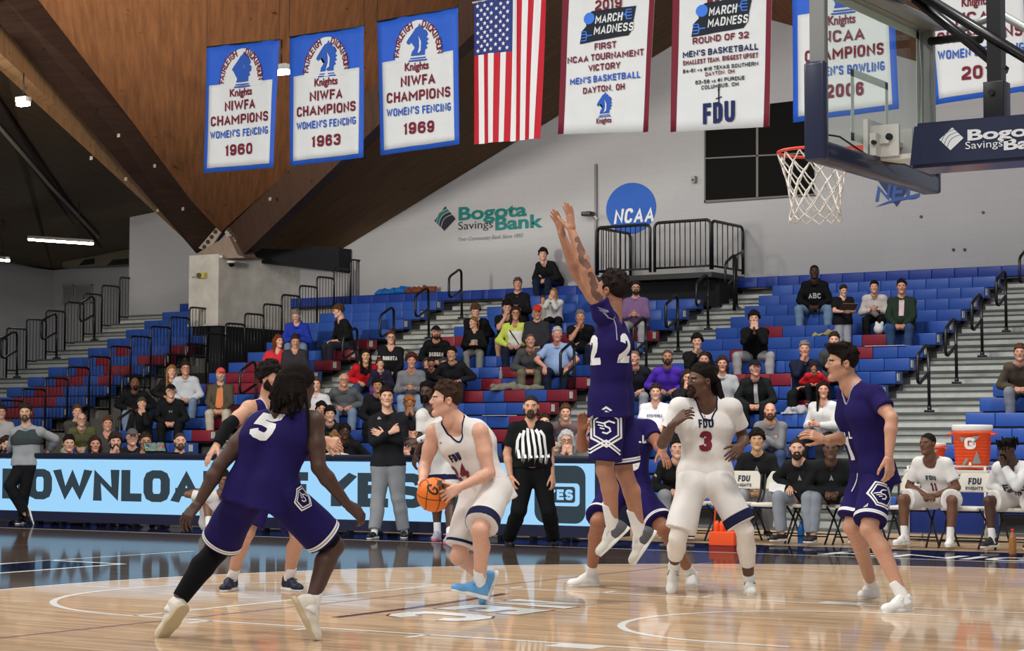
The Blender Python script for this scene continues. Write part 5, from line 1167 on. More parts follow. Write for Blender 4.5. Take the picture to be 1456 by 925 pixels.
# ------------------------------------------------------------------ the basket
hp = thing('basketball_hoop', 'glass backboard with navy padding, red rim and white net at the upper right', 'basketball hoop', (.396, 0, 2.86))
NAVYPAD = mat('pad_navy', (26, 32, 62), .35, spec=.5, coat=.3); ALU = mat('frame_aluminium', (150, 150, 146), .35, metal=.6); GLASS = None
GLASS = bpy.data.materials.new('board_glass'); GLASS.use_nodes = True; nt = GLASS.node_tree; nt.nodes.clear(); o_ = nt.nodes.new('ShaderNodeOutputMaterial'); tr = nt.nodes.new('ShaderNodeBsdfTransparent'); gl = nt.nodes.new('ShaderNodeBsdfGlossy'); gl.inputs['Roughness'].default_value = .05; ms = nt.nodes.new('ShaderNodeMixShader'); ms.inputs[0].default_value = .07; tr.inputs[0].default_value = (.93, .96, .94, 1)
nt.links.new(tr.outputs[0], ms.inputs[1]); nt.links.new(gl.outputs[0], ms.inputs[2]); nt.links.new(ms.outputs[0], o_.inputs[0])
OX, OZ = .396, 2.86
def hl(x, y, z): return (x - OX, y, z - OZ)
b = MB(); b.box(hl(.381, -.90, 2.92), hl(.393, .90, 3.96)); b.build('glass', GLASS, hp)
b = MB()
for y in (-.915, .865): b.box(hl(.375, y, 2.9), hl(.475, y + .05, 3.975))
for z in (2.9, 3.93): b.box(hl(.375, -.915, z), hl(.45, .915, z + .045))
b.build('frame', ALU, hp, bevel=.004)
LINEW = mat('board_line_white', (232, 238, 230), .5); b = MB()
for y in (-.305, .255): b.box(hl(.379, y, 3.05), hl(.3805, y + .05, 3.50))
for z in (3.05, 3.455): b.box(hl(.379, -.305, z), hl(.3805, .305, z + .05))
b.build('target_square', LINEW, hp); b = MB()
for y in (-.862, .812): b.box(hl(.379, y, 2.95), hl(.3805, y + .05, 3.93))
b.box(hl(.379, -.862, 3.88), hl(.3805, .862, 3.93)); b.build('border_line', LINEW, hp)
b = MB(); b.box(hl(.36, -.95, 2.84), hl(.49, .95, 2.965), .025); b.build('bottom_padding', NAVYPAD, hp)
for y, zt_ in ((-.965, 3.44), (.90, 3.15)): b = MB(); b.box(hl(.355, y, 2.84), hl(.492, y + .065, zt_), .022); b.build('side_padding', NAVYPAD, hp)
RIMC = mat('rim_red', (214, 58, 34), .4, spec=.5); b = MB()
b.tube([A3(*hl(.2365 * math.cos(a), .2365 * math.sin(a), 3.04)) for a in np.linspace(0, 2 * math.pi, 48, endpoint=False)], .010, 8, True)
b.box(hl(.22, -.08, 3.005), hl(.375, .08, 3.05)); b.hexa([hl(.22, -.075, 2.99), hl(.375, -.075, 2.93), hl(.375, .075, 2.93), hl(.22, .075, 2.99), hl(.2, -.1, 3.01), hl(.375, -.1, 3.01), hl(.375, .1, 3.01), hl(.2, .1, 3.01)])
b.tube([A3(*hl(.2365 * math.cos(a), .2365 * math.sin(a), 2.985)) for a in np.linspace(-.9, .9, 14)], .007, 6); rim = b.build('rim', RIMC, hp)
NETM = mat('net_white', (216, 212, 204), .8); b = MB(); rad = [.236, .215, .19, .172, .160, .158, .163]; zz = [3.03, 2.955, 2.88, 2.805, 2.735, 2.675, 2.625]; rnd = random.Random(4)
for sgn in (1, -1):
    for i in range(12):
        P = []
        for j in range(7):
            a = 2 * math.pi * (i + sgn * j * .5) / 12; r = rad[j] * (1 + rnd.uniform(-.02, .02)); P.append(A3(*hl(r * math.cos(a), r * math.sin(a), zz[j] + rnd.uniform(-.008, .008))))
        Q = []
        for p, q in zip(P, P[1:]): Q += [p, (p + q) / 2 + A3(0, 0, -.006)]
        Q.append(P[-1]); b.tube(Q, .0052, 5)
for i in range(12):
    a0, a1 = 2 * math.pi * i / 12, 2 * math.pi * (i + 1) / 12; am = (a0 + a1) / 2; b.tube([A3(*hl(.163 * math.cos(a0), .163 * math.sin(a0), 2.625)), A3(*hl(.168 * math.cos(am), .168 * math.sin(am), 2.59)), A3(*hl(.163 * math.cos(a1), .163 * math.sin(a1), 2.625))], .006, 5)
nb = b.build('net', NETM, rim)
STW = mat('bracket_white', (205, 203, 196), .45); b = MB(); b.box(hl(.40, -.16, 2.95), hl(.43, .16, 3.2)); b.box(hl(.43, -.12, 2.96), hl(.62, -.10, 3.16)); b.box(hl(.43, .10, 2.96), hl(.62, .12, 3.16)); b.box(hl(.43, -.14, 3.04), hl(.56, .14, 3.07)); b.box(hl(.46, -.2, 2.96), hl(.5, -.12, 3.1)); b.box(hl(.43, -.10, 2.94), hl(.72, .10, 2.97)); br = b.build('bracket', STW, hp)
b = MB(); b.tube([hl(.56, -.14, 3.08), hl(.56, -.09, 3.08)], .022, 10); b.build('bolt', BLACKM, br); b = MB(); b.tube([hl(.49, -.22, 3.04), hl(.49, -.19, 3.04)], .015, 8); b.build('bolt', BLACKM, br)
b = MB(); b.tube([hl(.42, -.78, 3.02), hl(.43, -.6, 3.03), hl(.45, -.35, 2.98), hl(.47, -.1, 2.93), hl(.55, .15, 2.94), hl(.6, .5, 2.9)], .006, 6); b.build('cable', BLACKM, hp)
b = MB(); b.tube([hl(.415, .78, 3.93), hl(.42, .80, 3.6), hl(.42, .78, 3.2), hl(.43, .74, 2.94)], .006, 6); b.build('cable', mat('cable_grey', (150, 160, 155), .4), hp)
# padded boom behind the board and its braces
b = MB(); y0, y1 = -.17, .17; b.hexa([hl(.70, y0, 2.865), hl(3.6, y0, 2.865), hl(3.6, y1, 2.865), hl(.70, y1, 2.865), hl(.735, y0, 3.145), hl(3.6, y0, 3.145), hl(3.6, y1, 3.145), hl(.735, y1, 3.145)]); arm = b.build('boom_padding', NAVYPAD, hp, bevel=.02)
PADW = mat('pad_white', (214, 216, 220), .5)
def pad_text(s, px, py, pw, ph, **kw):
    VF, P = ptext(s, px, py, pw, ph, y0 - .004, **kw); o = flat_obj('lettering', VF, P, A3(1, 0, 0), A3(0, 0, 1), PADW, hp, .0)
pad_text('Bogota', 1434, 187, 118, 15.5, bold=.06); pad_text('Savings', 1399, 204.5, 53, 11); pad_text('Bank', 1466, 202, 78, 16, bold=.07)
A, Bq, C, D = A3(1335.5, 198.5, 0), A3(1354, 181, 0), A3(1370, 196, 0), A3(1351.5, 213.5, 0)
for f0, f1 in [(0, .18), (.22, .42), (.46, .68), (.72, 1.0)]:
    pts = []
    for f, rev in ((f0, 0), (f1, 1)):
        a0 = A + (D - A) * f; c0 = Bq + (C - Bq) * f; seg = [a0 * (1 - q) + c0 * q + A3(-1, -1, 0) * 3 * math.sin(math.pi * q) * (0 if f in (0, 1.0) else 1) for q in np.linspace(0, 1, 7)]; pts += seg[::-1] if rev else seg
    P = [at(q[0], q[1], y0 - .004) for q in pts]; V, F = poly_tris([(q[0], q[2]) for q in P]); flat_obj('emblem', (V, F), A3(0, y0 - .004, 0), A3(1, 0, 0), A3(0, 0, 1), PADW, hp, 0)
b = MB(); b.box(hl(1.165, -.045, 3.3), hl(1.255, .045, 5.6)); b.build('upright', BLACKM, hp); b = MB(); b.box(hl(1.145, -.065, 3.12), hl(1.275, .065, 3.38), .006); b.tube([hl(1.2, -.08, 3.31), hl(1.2, -.05, 3.31)], .02, 8); b.build('upright_socket', BLACKM, hp)
for yy, za in ((-.05, 4.06), (.06, 3.98)): b = MB(); P0, P1 = A3(*hl(.62 if yy < 0 else .66, yy, za)), A3(*hl(1.9 if yy < 0 else 1.25, yy, 3.16 if yy < 0 else 3.45)); b.tube([P0, P1], .032, 4); b.build('brace', BLACKM, hp)
b = MB(); b.tube([hl(.46, .86, 3.86), hl(.7, .75, 3.84), hl(1.0, .3, 3.72)], .028, 8); b.build('brace', BLACKM, hp); b = MB(); b.tube([hl(.8, .5, 3.84), hl(1.12, .35, 3.88), hl(1.5, .3, 3.62), hl(2.4, .25, 3.1)], .028, 8); b.build('brace', mat('brace_silver', (176, 178, 176), .3, metal=.5), hp)
b = MB(); b.box(hl(.45, -.75, 3.93), hl(.56, .9, 3.975), .01); b.build('top_rail', ALU, hp); b = MB(); b.box(hl(.47, -.35, 3.99), hl(.75, .2, 4.1), .02); b.build('top_bracket', BLACKM, hp)
b = MB(); b.tube([hl(.5, .80, 3.98), hl(.55, .68, 4.1)], .01, 6); b.tube([hl(.52, .82, 3.97), hl(.57, .70, 4.11)], .006, 6); b.build('turnbuckle', mat('chain_grey', (110, 112, 108), .4, metal=.5), hp)

# ------------------------------------------------------------------ scorer's table with the lit board
ty = 8.7; tx0, tx1 = -17.6, -6.62
tb = thing('scorers_table', 'long courtside table with a lit pale blue display across its front', 'table', ((tx0 + tx1) / 2, ty + .35, 0)); ox = (tx0 + tx1) / 2; oy = ty + .35
TNAVY = mat('table_navy', (30, 33, 58), .5, spec=.3); b = MB(); b.box((tx0 - ox, .03 - .35, .05), (tx1 - ox, .10 - .35, .95)); b.box((tx0 - ox, -.35, .05), (tx1 - ox, -.31, .185)); b.box((tx1 - ox - .04, -.32, .05), (tx1 - ox, .35, .95)); b.build('front_panel', TNAVY, tb)
b = MB(); b.box((tx0 - ox - .02, -.37, .935), (tx1 - ox + .02, .38, 1.01), .015); b.build('top', mat('table_top_navy', (22, 25, 46), .4), tb)
LEDM = mat('led_screen', (10, 10, 12), .35, emit=(158, 212, 250), estr=1.0); LEDD = mat('led_letters', (10, 10, 12), .35, emit=(44, 58, 66), estr=1.0)
n = 5; xs = np.linspace(tx0 + .02, tx1 - .10, n + 1)
for i in range(n): b = MB(); b.box((xs[i] - ox + .003, -.345, .19), (xs[i + 1] - ox - .003, -.30, .925)); b.build('screen', LEDM, tb)
yl = ty - .001
def led(s, x0, x1, z0=.355, z1=.785, m=LEDD, **kw):
    V, F = fit_text(s, x1 - x0, (z1 - z0) * 1.5, **kw); V = V * np.array([1, 1 / 1.5]); return flat_obj('lettering', (V, F), A3((x0 + x1) / 2, yl, z0), A3(1, 0, 0), A3(0, 0, 1), m, tb, .002)
led('DOWNLOAD', -16.55, -12.28, bold=.06, spacing=.4); led('THE', -12.02, -10.98, bold=.06, spacing=.4); led('YES', -10.86, -9.13, bold=.06, spacing=.4); led('APP', -9.0, -7.75, bold=.06, spacing=.4)
def rrect(x0, z0, x1, z1, r): return [(cx + r * math.cos(a), cz + r * math.sin(a)) for cx, cz, a0 in ((x1 - r, z1 - r, 0), (x0 + r, z1 - r, math.pi / 2), (x0 + r, z0 + r, math.pi), (x1 - r, z0 + r, 1.5 * math.pi)) for a in np.linspace(a0, a0 + math.pi / 2, 7)]
for (x0, z0, x1, z1, r), m, off in [((-7.54, .215, -6.83, .90, .14), LEDD, .002), ((-7.46, .42, -6.91, .69, .05), LEDM, .004), ((-7.40, .46, -6.97, .65, .035), LEDD, .006)]:
    flat_obj('emblem', poly_tris(rrect(x0, z0, x1, z1, r)), A3(0, yl, 0), A3(1, 0, 0), A3(0, 0, 1), m, tb, off)
V, F = fit_text('YES', .37, .125, bold=.07); flat_obj('lettering', (V, F), A3(-7.185, yl, .492), A3(1, 0, 0), A3(0, 0, 1), LEDM, tb, .008)
for i in range(24): x = tx0 + .3 + i * .46; b = MB(); b.box((x - ox, -.30, 0), (x - ox + .05, -.2, .06)); b.build('foot', BLACKM, tb)
# laptop on the table
p = at(222, 643, 9.0); t = thing('laptop', 'open laptop with a busy screen standing on the scorer’s table', 'laptop', (p[0], 9.0, 1.01)); b = MB(); b.box((-.2, 0, 0), (.2, .26, .02), .004); b.build('base', BLACKM, t)
b = MB(); b.hexa([(-.2, .0, .02), (.2, .0, .02), (.2, .015, .02), (-.2, .015, .02), (-.2, -.06, .16), (.2, -.06, .16), (.2, -.045, .16), (-.2, -.045, .16)]); sc_ = b.build('screen', BLACKM, t)
m = bpy.data.materials.new('laptop_display'); m.use_nodes = True; nt = m.node_tree; bb = nt.nodes['Principled BSDF']; tc = nt.nodes.new('ShaderNodeTexCoord'); vo = nt.nodes.new('ShaderNodeTexVoronoi'); vo.inputs['Scale'].default_value = 24; nt.links.new(tc.outputs['Object'], vo.inputs[0]); nt.links.new(vo.outputs['Color'], bb.inputs['Emission Color']); bb.inputs['Emission Strength'].default_value = .35; bb.inputs['Base Color'].default_value = (.02, .02, .03, 1)
b = MB(); b.hexa([(-.185, -.004, .03), (.185, -.004, .03), (.185, -.002, .03), (-.185, -.002, .03), (-.185, -.062, .152), (.185, -.062, .152), (.185, -.06, .152), (-.185, -.06, .152)]); b.build('display', m, sc_)
# ---- folding chairs of the bench
CHW = mat('chair_vinyl', (216, 210, 196), .5); FRAMEK = mat('chair_frame_black', (20, 20, 22), .4); FRAMEW = mat('chair_frame_white', (214, 210, 200), .45); INKN = mat('chair_ink', (34, 44, 70), .6)
def chair_proto():
    t = bpy.data.objects.new('folding_chair', None); COL.objects.link(t)
    b = MB(); b.box((-.22, -.22, .42), (.22, .2, .465), .018); b.build('seat', CHW, t)
    b = MB(); Q = [(-.235, .62), (-.225, .74), (-.17, .835), (.17, .835), (.225, .74), (.235, .62)]; b.prism([(x, .235 + (z - .62) * .25, z) for x, z in Q], (0, .03, 0)); bk = b.build('backrest', CHW, t, bevel=.008)
    V, F = fit_text('FDU', .155, .075, bold=.04); V2, F2 = fit_text('KNIGHTS', .21, .04, bold=.02); VV, FF_ = merge([(V + A3(0, .085, 0)[:2], F), (V2 + A3(0, .02, 0)[:2], F2)]); P, F_ = place_flat((VV, FF_), A3(0, .2345, .625), A3(1, 0, 0), nrm(A3(0, .25, 1)), .004); link('lettering', mesh_np('lettering', P, F_, smooth=False), INKN, bk)
    for s in (-1, 1): b = MB(); b.tube([(s * .235, -.24, 0), (s * .235, .0, .3), (s * .235, .22, .58), (s * .235, .25, .80)], .012, 8); b.build('leg', FRAMEK, t); b = MB(); b.tube([(s * .215, .30, 0), (s * .215, .05, .3), (s * .215, -.15, .44)], .012, 8); b.build('leg', FRAMEK, t)
    for x_, y_, z_ in ((.235, -.17, .09), (.215, .22, .10), (.235, -.1, .405)): b = MB(); b.tube([(-x_, y_, z_), (x_, y_, z_)], .0095, 6); b.build('stretcher', FRAMEK, t)
    return t
CH = chair_proto(); CHX = [-2.02, -2.66, -3.30, -3.94, -4.50, -5.02, -5.54, -6.06]
CL = ['white folding chair at the right edge under the man with dreadlocks', 'empty white folding chair with navy lettering in front of the big orange cooler', 'white folding chair under the seated player wearing 11', 'white folding chair half hidden behind the purple player wearing 1', 'white folding chair under the staff man with clasped hands', 'white folding chair under the bearded staff man holding papers', 'empty white folding chair in front of the black haired staff man', 'white folding chair behind the white player wearing 3']
CHY = 10.05
for i, x in enumerate(CHX):
    c = CH if i == 0 else dup(CH); c.location = (x, CHY, 0); c.rotation_euler = (0, 0, random.Random(i).uniform(-.06, .06)); tag(c, CL[i], 'chair', 'white folding bench chairs')
# ---- coolers on a cart behind the chairs
ORNG = mat('cooler_orange', (232, 82, 32), .4, spec=.4); GREYT = mat('cooler_grey', (150, 148, 146), .5)
def cooler(loc, s, label):
    t = thing('drink_cooler', label, 'cooler', loc, 'orange drink coolers')
    b = MB(); b.lathe([(.0, 0), (.185, 0), (.19, .03), (.215, .40), (.235, .41), (.235, .44), (.0, .44)], 28); bd = b.build('barrel', ORNG, t); b = MB()
    for z in (.08, .12, .16, .2, .24, .28, .32): b.lathe([(.187 + z * .075 + .004, z - .006), (.187 + z * .075 + .008, z), (.187 + z * .075 + .004, z + .006)], 28)
    b.build('rib', ORNG, bd); b = MB(); b.lathe([(.0, .44), (.22, .44), (.232, .455), (.235, .50), (.225, .515), (.0, .52)], 28); b.build('lid', mat('cooler_lid_white', (226, 224, 220), .45), t)
    for g in (1, -1): b = MB(); b.box((g * .22, -.05, .395), (g * .285, .05, .42), .008); b.build('handle', ORNG, t)
    a = math.atan2(CC[1] - loc[1], CC[0] - loc[0]) - .12; R0 = .212
    def wrapc(VF, z, m, nm, off):
        V, F = VF; ang = a + V[:, 0] / R0; zz_ = z + V[:, 1]; r = .19 + zz_ * .07 + off; link(nm, mesh_np(nm, np.stack([r * np.cos(ang), r * np.sin(ang), zz_], 1), F, smooth=False), m, bd)
    wrapc(fit_text('G', .125, .135, bold=.07, maxedge=.03), .235, mat('cooler_white', (236, 232, 226), .5), 'lettering', .012)
    wrapc(poly_tris([(.03, .25), (.11, .25), (.02, .16), (-.0, .18)], .03), .135, GREYT, 'emblem', .010); wrapc(poly_tris([(-.13, .02), (-.05, .14), (-.02, .12), (-.09, .02)], .03), .0, GREYT, 'emblem', .010); wrapc(poly_tris([(-.12, .37), (-.05, .37), (-.09, .31)], .03), .0, GREYT, 'emblem', .010); wrapc(poly_tris([(.02, .02), (.13, .02), (.07, .17)], .03), .05, GREYT, 'emblem', .010)
    c_ = A3(math.cos(a), math.sin(a), 0); b = MB(); b.tube([c_ * .18 + A3(0, 0, .06), c_ * .24 + A3(0, 0, .06)], .016, 8); b.tube([c_ * .235 + A3(0, 0, .085), c_ * .235 + A3(0, 0, .03)], .012, 8); b.build('tap', mat('tap_white', (220, 220, 216), .4), t)
    t.scale = (s, s, s); return t
cz = .86; b_ = thing('cooler_stand', 'dark stand with white rails holding the orange coolers behind the bench', 'stand', (-3.35, 11.5, 0))
b = MB(); b.box((-.52, -.26, .80), (.52, .26, .855), .008); b.build('shelf', mat('stand_white', (206, 204, 198), .5), b_)
for sx in (-.48, .48):
    for sy in (-.22, .22): b = MB(); b.tube([(sx, sy, 0), (sx, sy, .9)], .016, 8); b.build('leg', FRAMEW, b_)
b = MB(); b.tube([(-.48, -.22, .9), (.48, -.22, .9), (.48, .22, .9), (-.48, .22, .9)], .012, 6, True); b.build('rail', FRAMEW, b_); b = MB(); b.box((-.5, -.2, .1), (.5, .2, .8)); b.build('skirt', mat('skirt_blue', (28, 48, 120), .7), b_)
cooler((-3.10, 11.5, cz), 1.04, 'large orange drink cooler with a white G behind the empty chair'); cooler((-3.62, 11.6, cz), .62, 'smaller orange drink cooler behind the head of the player wearing 11')
# bottles and small things on the floor and rows
def bottle(loc, label, h=.24, r=.034, col=(190, 205, 215), capc=(230, 230, 230), trans=.6):
    t = thing('bottle', label, 'bottle', loc); b = MB(); b.lathe([(0, 0), (r * .95, 0), (r, .01), (r, h * .62), (r * .9, h * .7), (r * .4, h * .86), (r * .38, h * .92), (0, h * .92)], 14); b.build('body', mat('bottle_%d_%d_%d' % col, col, .2, trans=trans), t); b = MB(); b.lathe([(0, h * .9), (r * .45, h * .9), (r * .45, h), (0, h)], 12); b.build('cap', mat('bottlecap_%d_%d_%d' % capc, capc, .4), t)
p = unz = None
def floor_at(px, py, z=0.0):
    d = (px - IW / 2) / CF * CR + (IH / 2 - py) / CF * CU + CFWD; return CC + (z - CC[2]) / d[2] * d
bottle(floor_at(1440, 788), 'bottle with a red cap standing on the floor by the right edge', .27, .04, (176, 120, 70), (206, 44, 34), .3); bottle(floor_at(1139, 772), 'blue bottle standing on the floor under the bench chairs', .26, .04, (40, 110, 190), (30, 80, 160), .2)
def on_row(px, k, dy=.12): P = at(px, 500, ry(k) + dy); return A3(P[0], ry(k) + dy, rz_(k))
bottle(on_row(712, 8), 'clear water bottle on the blue seats near the folded coat', .2, .03); bottle(on_row(1128, 9), 'clear water bottle on a red seat left of the mother and child', .24, .035)
bottle(on_row(671, 4), 'pale bottle on the seats below the girl in the black shirt', .15, .035, (190, 190, 170), (150, 190, 80), .1); bottle(on_row(727, 4), 'white cup on the seats right of the crossed orange shoes', .15, .035, (222, 222, 220), (230, 230, 230), 0)
# crate of drinks under the bench
p = floor_at(1031, 775); t = thing('drink_carrier', 'orange bottle carrier standing behind the player wearing 3', 'carrier', p); b = MB(); b.box((-.16, -.1, 0), (.16, .1, .16), .01); b.build('body', ORNG, t); b = MB(); b.tube([(-.14, 0, .16), (-.12, 0, .42), (.12, 0, .42), (.14, 0, .16)], .012, 6); b.build('handle', ORNG, t)
for i in range(4): b = MB(); b.lathe([(0, .05), (.035, .05), (.035, .24), (.02, .28), (0, .28)], 12, (-.11 + .073 * i, 0, 0)); b.build('bottle', ORNG, t)
# basketball
bc = at(617, 703, 0); bc = atd(617, 703, 14.15); BR = .121
t = thing('basketball', 'orange basketball held by the white player wearing 24', 'basketball', bc - A3(0, 0, BR))
bm_ = MB(); tb_ = bmesh.new(); bmesh.ops.create_icosphere(tb_, subdivisions=5, radius=BR); bm_.join(tb_, True); o = bm_.build('ball', mat('ball_orange', (222, 112, 34), .55, noise=.06, nscale=200, bump=.12), t); o.location = (0, 0, BR)
Rb = Matrix.Rotation(.5, 3, 'X') @ Matrix.Rotation(.9, 3, 'Z') @ Matrix.Rotation(.4, 3, 'Y'); b = MB()
def seam(fn): b.tube([np.array(Rb @ Vector(nrm(fn(a)))) * (BR + .0004) + A3(0, 0, BR) for a in np.linspace(0, 2 * math.pi, 64, endpoint=False)], .0026, 5, True)
seam(lambda a: A3(math.cos(a), math.sin(a), 0)); seam(lambda a: A3(0, math.cos(a), math.sin(a)))
for g in (1, -1): seam(lambda a: A3(g * (.62 + .16 * math.cos(2 * a)), .78 * math.cos(a), .78 * math.sin(a)))
b.build('seam', mat('ball_seam', (30, 24, 22), .6), t)
bv_ = BVHTree.FromPolygons([tuple(v.co + o.location + Vector(t.location)) for v in o.data.vertices], [tuple(f.vertices) for f in o.data.polygons])
def ball_print(VF, px, py, rot):
    V, F = shift(VF, 0, 0, rot); c = atd(px, py, 13.9); out = []
    for x, y in V:
        p0 = c + CR * x + CU * y - CFWD * .4; h = bv_.ray_cast(Vector(p0), Vector(CFWD), 2)[0]; out.append((np.array(h) - CFWD * .0025 if h is not None else p0) - np.array(t.location))
    link('emblem', mesh_np('emblem', np.array(out), F), mat('ball_print', (44, 36, 32), .6), t)
ball_print(merge([stroke([(.04 * math.cos(a) * .55, .04 * math.sin(a)) for a in np.linspace(.6, 5.9, 14)], .014), stroke([(.0, .0), (.02, .0), (.02, -.025)], .012)]), 614, 698, .9)
ball_print(merge([stroke([(-.035, .01), (-.01, .02), (.012, .0), (.035, .012)], .013), stroke([(-.03, -.012), (.0, -.005), (.03, -.014)], .01)]), 627, 690, -.7)
# ------------------------------------------------------------------ the players, officials and coaches on the court
def cv(r, u, f): return r * CR + u * CU + f * CFWD
def gfoot(toe, heel, sc=1.0, lift=0.0):
    a, b_ = floor_at(*heel), floor_at(*toe); T_ = nrm(b_ - a); return a + T_ * .078 * sc + A3(0, 0, .086 * sc + lift), T_
def pose(d0, **k):
    J = {}
    for n_, v in k.items():
        if n_ in ('Hf', 'TL', 'TR', 'UL', 'UR', 'QL', 'QR', 'Hu'): J[n_] = cv(*v)
        elif n_ in ('footL', 'footR'): J['A' + n_[-1]], J['T' + n_[-1]] = gfoot(*v)
        elif isinstance(v, tuple): J[n_] = atd(v[0], v[1], d0 + (v[2] if len(v) > 2 else 0.0))
    for c in 'LR':
        J['D' + c] = nrm(J.pop('tip' + c) - J['W' + c])
        # keep the forearm and shin at a human length
        for a, m_, e in (('S', 'E', 'W'), ('H', 'K', 'A')): pass
    J.setdefault('Hu', CU); return J
WSK, TAN, BR, DK = (208, 158, 134), (188, 134, 104), (112, 74, 54), (74, 50, 40)
PURP = (33, 25, 80); NVY = (30, 32, 62); OFFW = (216, 211, 206)
SHW, SOLEW, SOLEK = mat('shoe_white', (224, 222, 216), .5), mat('sole_white', (220, 218, 212), .6), mat('sole_tan', (196, 176, 140), .6)
SOCKW = cloth((226, 224, 220)); LACEW = mat('lace_white', (228, 226, 220), .7); LACEN = mat('lace_navy', (24, 28, 50), .7)
PRW, PRM, PRN = mat('print_white', (228, 226, 224), .6), mat('print_maroon', (110, 22, 44), .6), mat('print_navy', (28, 30, 56), .6)
def cut_text(s, w, h, me=.03, **kw): VF = fit_text(s, w, h, maxedge=me, **kw); return shift(VF, 0, -h / 2)
def hex_crest(w=1.0):
    H_ = [(.075 * math.sin(a) * 1.0, .085 * math.cos(a)) for a in np.linspace(0, 2 * math.pi, 7)[:-1]]
    S_ = [(.038, .018), (.012, .026), (-.008, .018), (-.004, .004), (.014, -.004), (.018, -.018), (.002, -.028), (-.018, -.022)]
    return merge([stroke(H_, .0085 * w, True), stroke([(x * .8, y * .8) for x, y in H_], .007 * w, True), stroke(S_, .007), stroke([(-.044, .026), (-.010, .016)], .006), stroke([(-.036, .012), (-.012, .004)], .005), stroke([(-.028, -.002), (-.008, -.008)], .005)])
def dense(VF, me=.025): return dense0(VF, me)
def hem_trim(B, par, c, m, bands=((.775, .012), (.81, .012))):
    """stripes running round a leg of the shorts just above its hem"""
    J = B.J; H_, K_ = J['H' + c], J['K' + c]; d = nrm(K_ - H_); L = np.linalg.norm(K_ - H_); e1 = nrm(np.cross(d, A3(.3, .5, .8))); e2 = np.cross(d, e1); bv = B.bvh(B.vs)
    for f, w in bands:
        V, F = [], []; n = 44; rows = max(2, int(w / .012) + 1)
        for j in range(rows):
            p = H_ + d * (L * f + w * (j / (rows - 1) - .5))
            for i in range(n):
                q = math.cos(2 * math.pi * i / n) * e1 + math.sin(2 * math.pi * i / n) * e2; h = bv.ray_cast(Vector(p + q * .19), Vector(-q), .19)[0]; V.append(np.array(h) + q * .0035 if h is not None else p + q * .11)
        for j in range(rows - 1):
            for i in range(n): a, b_ = j * n + i, j * n + (i + 1) % n; F.append((a, b_, b_ + n, a + n))
        o = link('trim', mesh_np('trim', np.array(V) - B.base, F), m, B.o); o.parent = par
def collar_trim(B, par, m, f=.012, r=.068, dz=-.012, tube=.007):
    """ribbed neckline: a ring laid on the shirt round the neck"""
    J, sc, u = B.J, B.sc, B.u; bv = B.bvh(); N = J['N']; out = []; c = N + u * dz * sc + B.front * f * sc
    for a in np.linspace(0, 2 * math.pi, 40, endpoint=False):
        dd = B.sv * math.cos(a) + B.front * math.sin(a)
        best = None
        for rr_ in np.arange(r - .004, r + .05, .006):
            p = c + dd * rr_ * sc + u * .14; h = bv.ray_cast(Vector(p), Vector(-u), .26)[0]
            if h is not None and (best is None or (np.array(h) - best) @ u > .004): best = np.array(h)
        if best is not None: out.append(best)
    if len(out) > 20: b = MB(); b.tube([p - B.base for p in out], tube * sc, 6, True); o = b.build('collar', m, B.o); o.parent = par
def uniform(B, col, trim, kind='tank', hem=.16, neck='scoop', sock=SOCKW, shoes=SHW, lace=LACEW, sole=SOLEW, slen=.86, shortcol=None, sl=.13, slv=.62):
    j = B.top(kind, cloth(col), .014, hem=hem, neck=neck, name='jersey', slv=slv)
    vj = B.last; collar_trim(B, j, cloth(trim), f=.036 if neck == 'scoop' else .016, dz=-.022, r=.076 if neck == 'scoop' else .068); B.last = vj
    s_ = B.shorts(cloth(shortcol or col), off=.020, length=slen, flare=1.10); vs = B.last; B.vs = vs
    B.shoes(shoes, sole, lace, 'sneaker', sock, sl); return j, vj, s_, vs
HF = .0085
# 24, white, holding the ball
J = pose(14.36, H=(634, 568, 0), Hf=(-1, .03, -.18), N=(651, 600, .03), SR=(618, 615, .09), SL=(682, 615, -.09), ER=(604, 661, .10), WR=(601, 682, -.10), tipR=(598, 706, -.2), QR=(-.75, .1, .55), EL=(696, 672, -.16), WL=(655, 692, -.30), tipL=(629, 706, -.34), QL=(.2, .25, -1),
         P=(690, 688, .05), HL=(704, 700, -.06), HR=(678, 698, .12), KL=(682, 754, -.36), AL=(682, 832, -.16), KR=(652, 791, -.02), AR=(688, 822, .26), TL=(-48, 14, -16), TR=(-12, -30, 8), UR=(-1, .35, -.3))
B = Body('person', 'white uniformed player in number 24 crouching with the orange basketball in his hands', J, WSK, HF, 1.0, hair=('short', (62, 44, 34)), hands=('ball', 'ball')); J24 = B
SHB = mat('shoe_sky_blue', (96, 156, 204), .5)
j, vj, s_, vs = uniform(B, OFFW, NVY, lace=mat('lace_blue', (60, 110, 160), .6), shoes=SHB)
bv = B.bvh(vj); B.decal('lettering', cut_text('FDU', .088, .062, bold=.03), 647, 650, cloth(NVY), j, bv); B.decal('number', cut_text('24', .17, .125, bold=.05), 653, 672, PRM, j, bv); B.decal('emblem', dense(stroke([(-.012, 0), (-.006, .008), (0, 0), (.006, .008), (.012, 0)], .004)), 627, 630, PRN, j, bv)
hem_trim(B, s_, 'L', cloth(NVY), ((.76, .075),))
hem_trim(B, s_, 'R', cloth(NVY), ((.80, .02),))
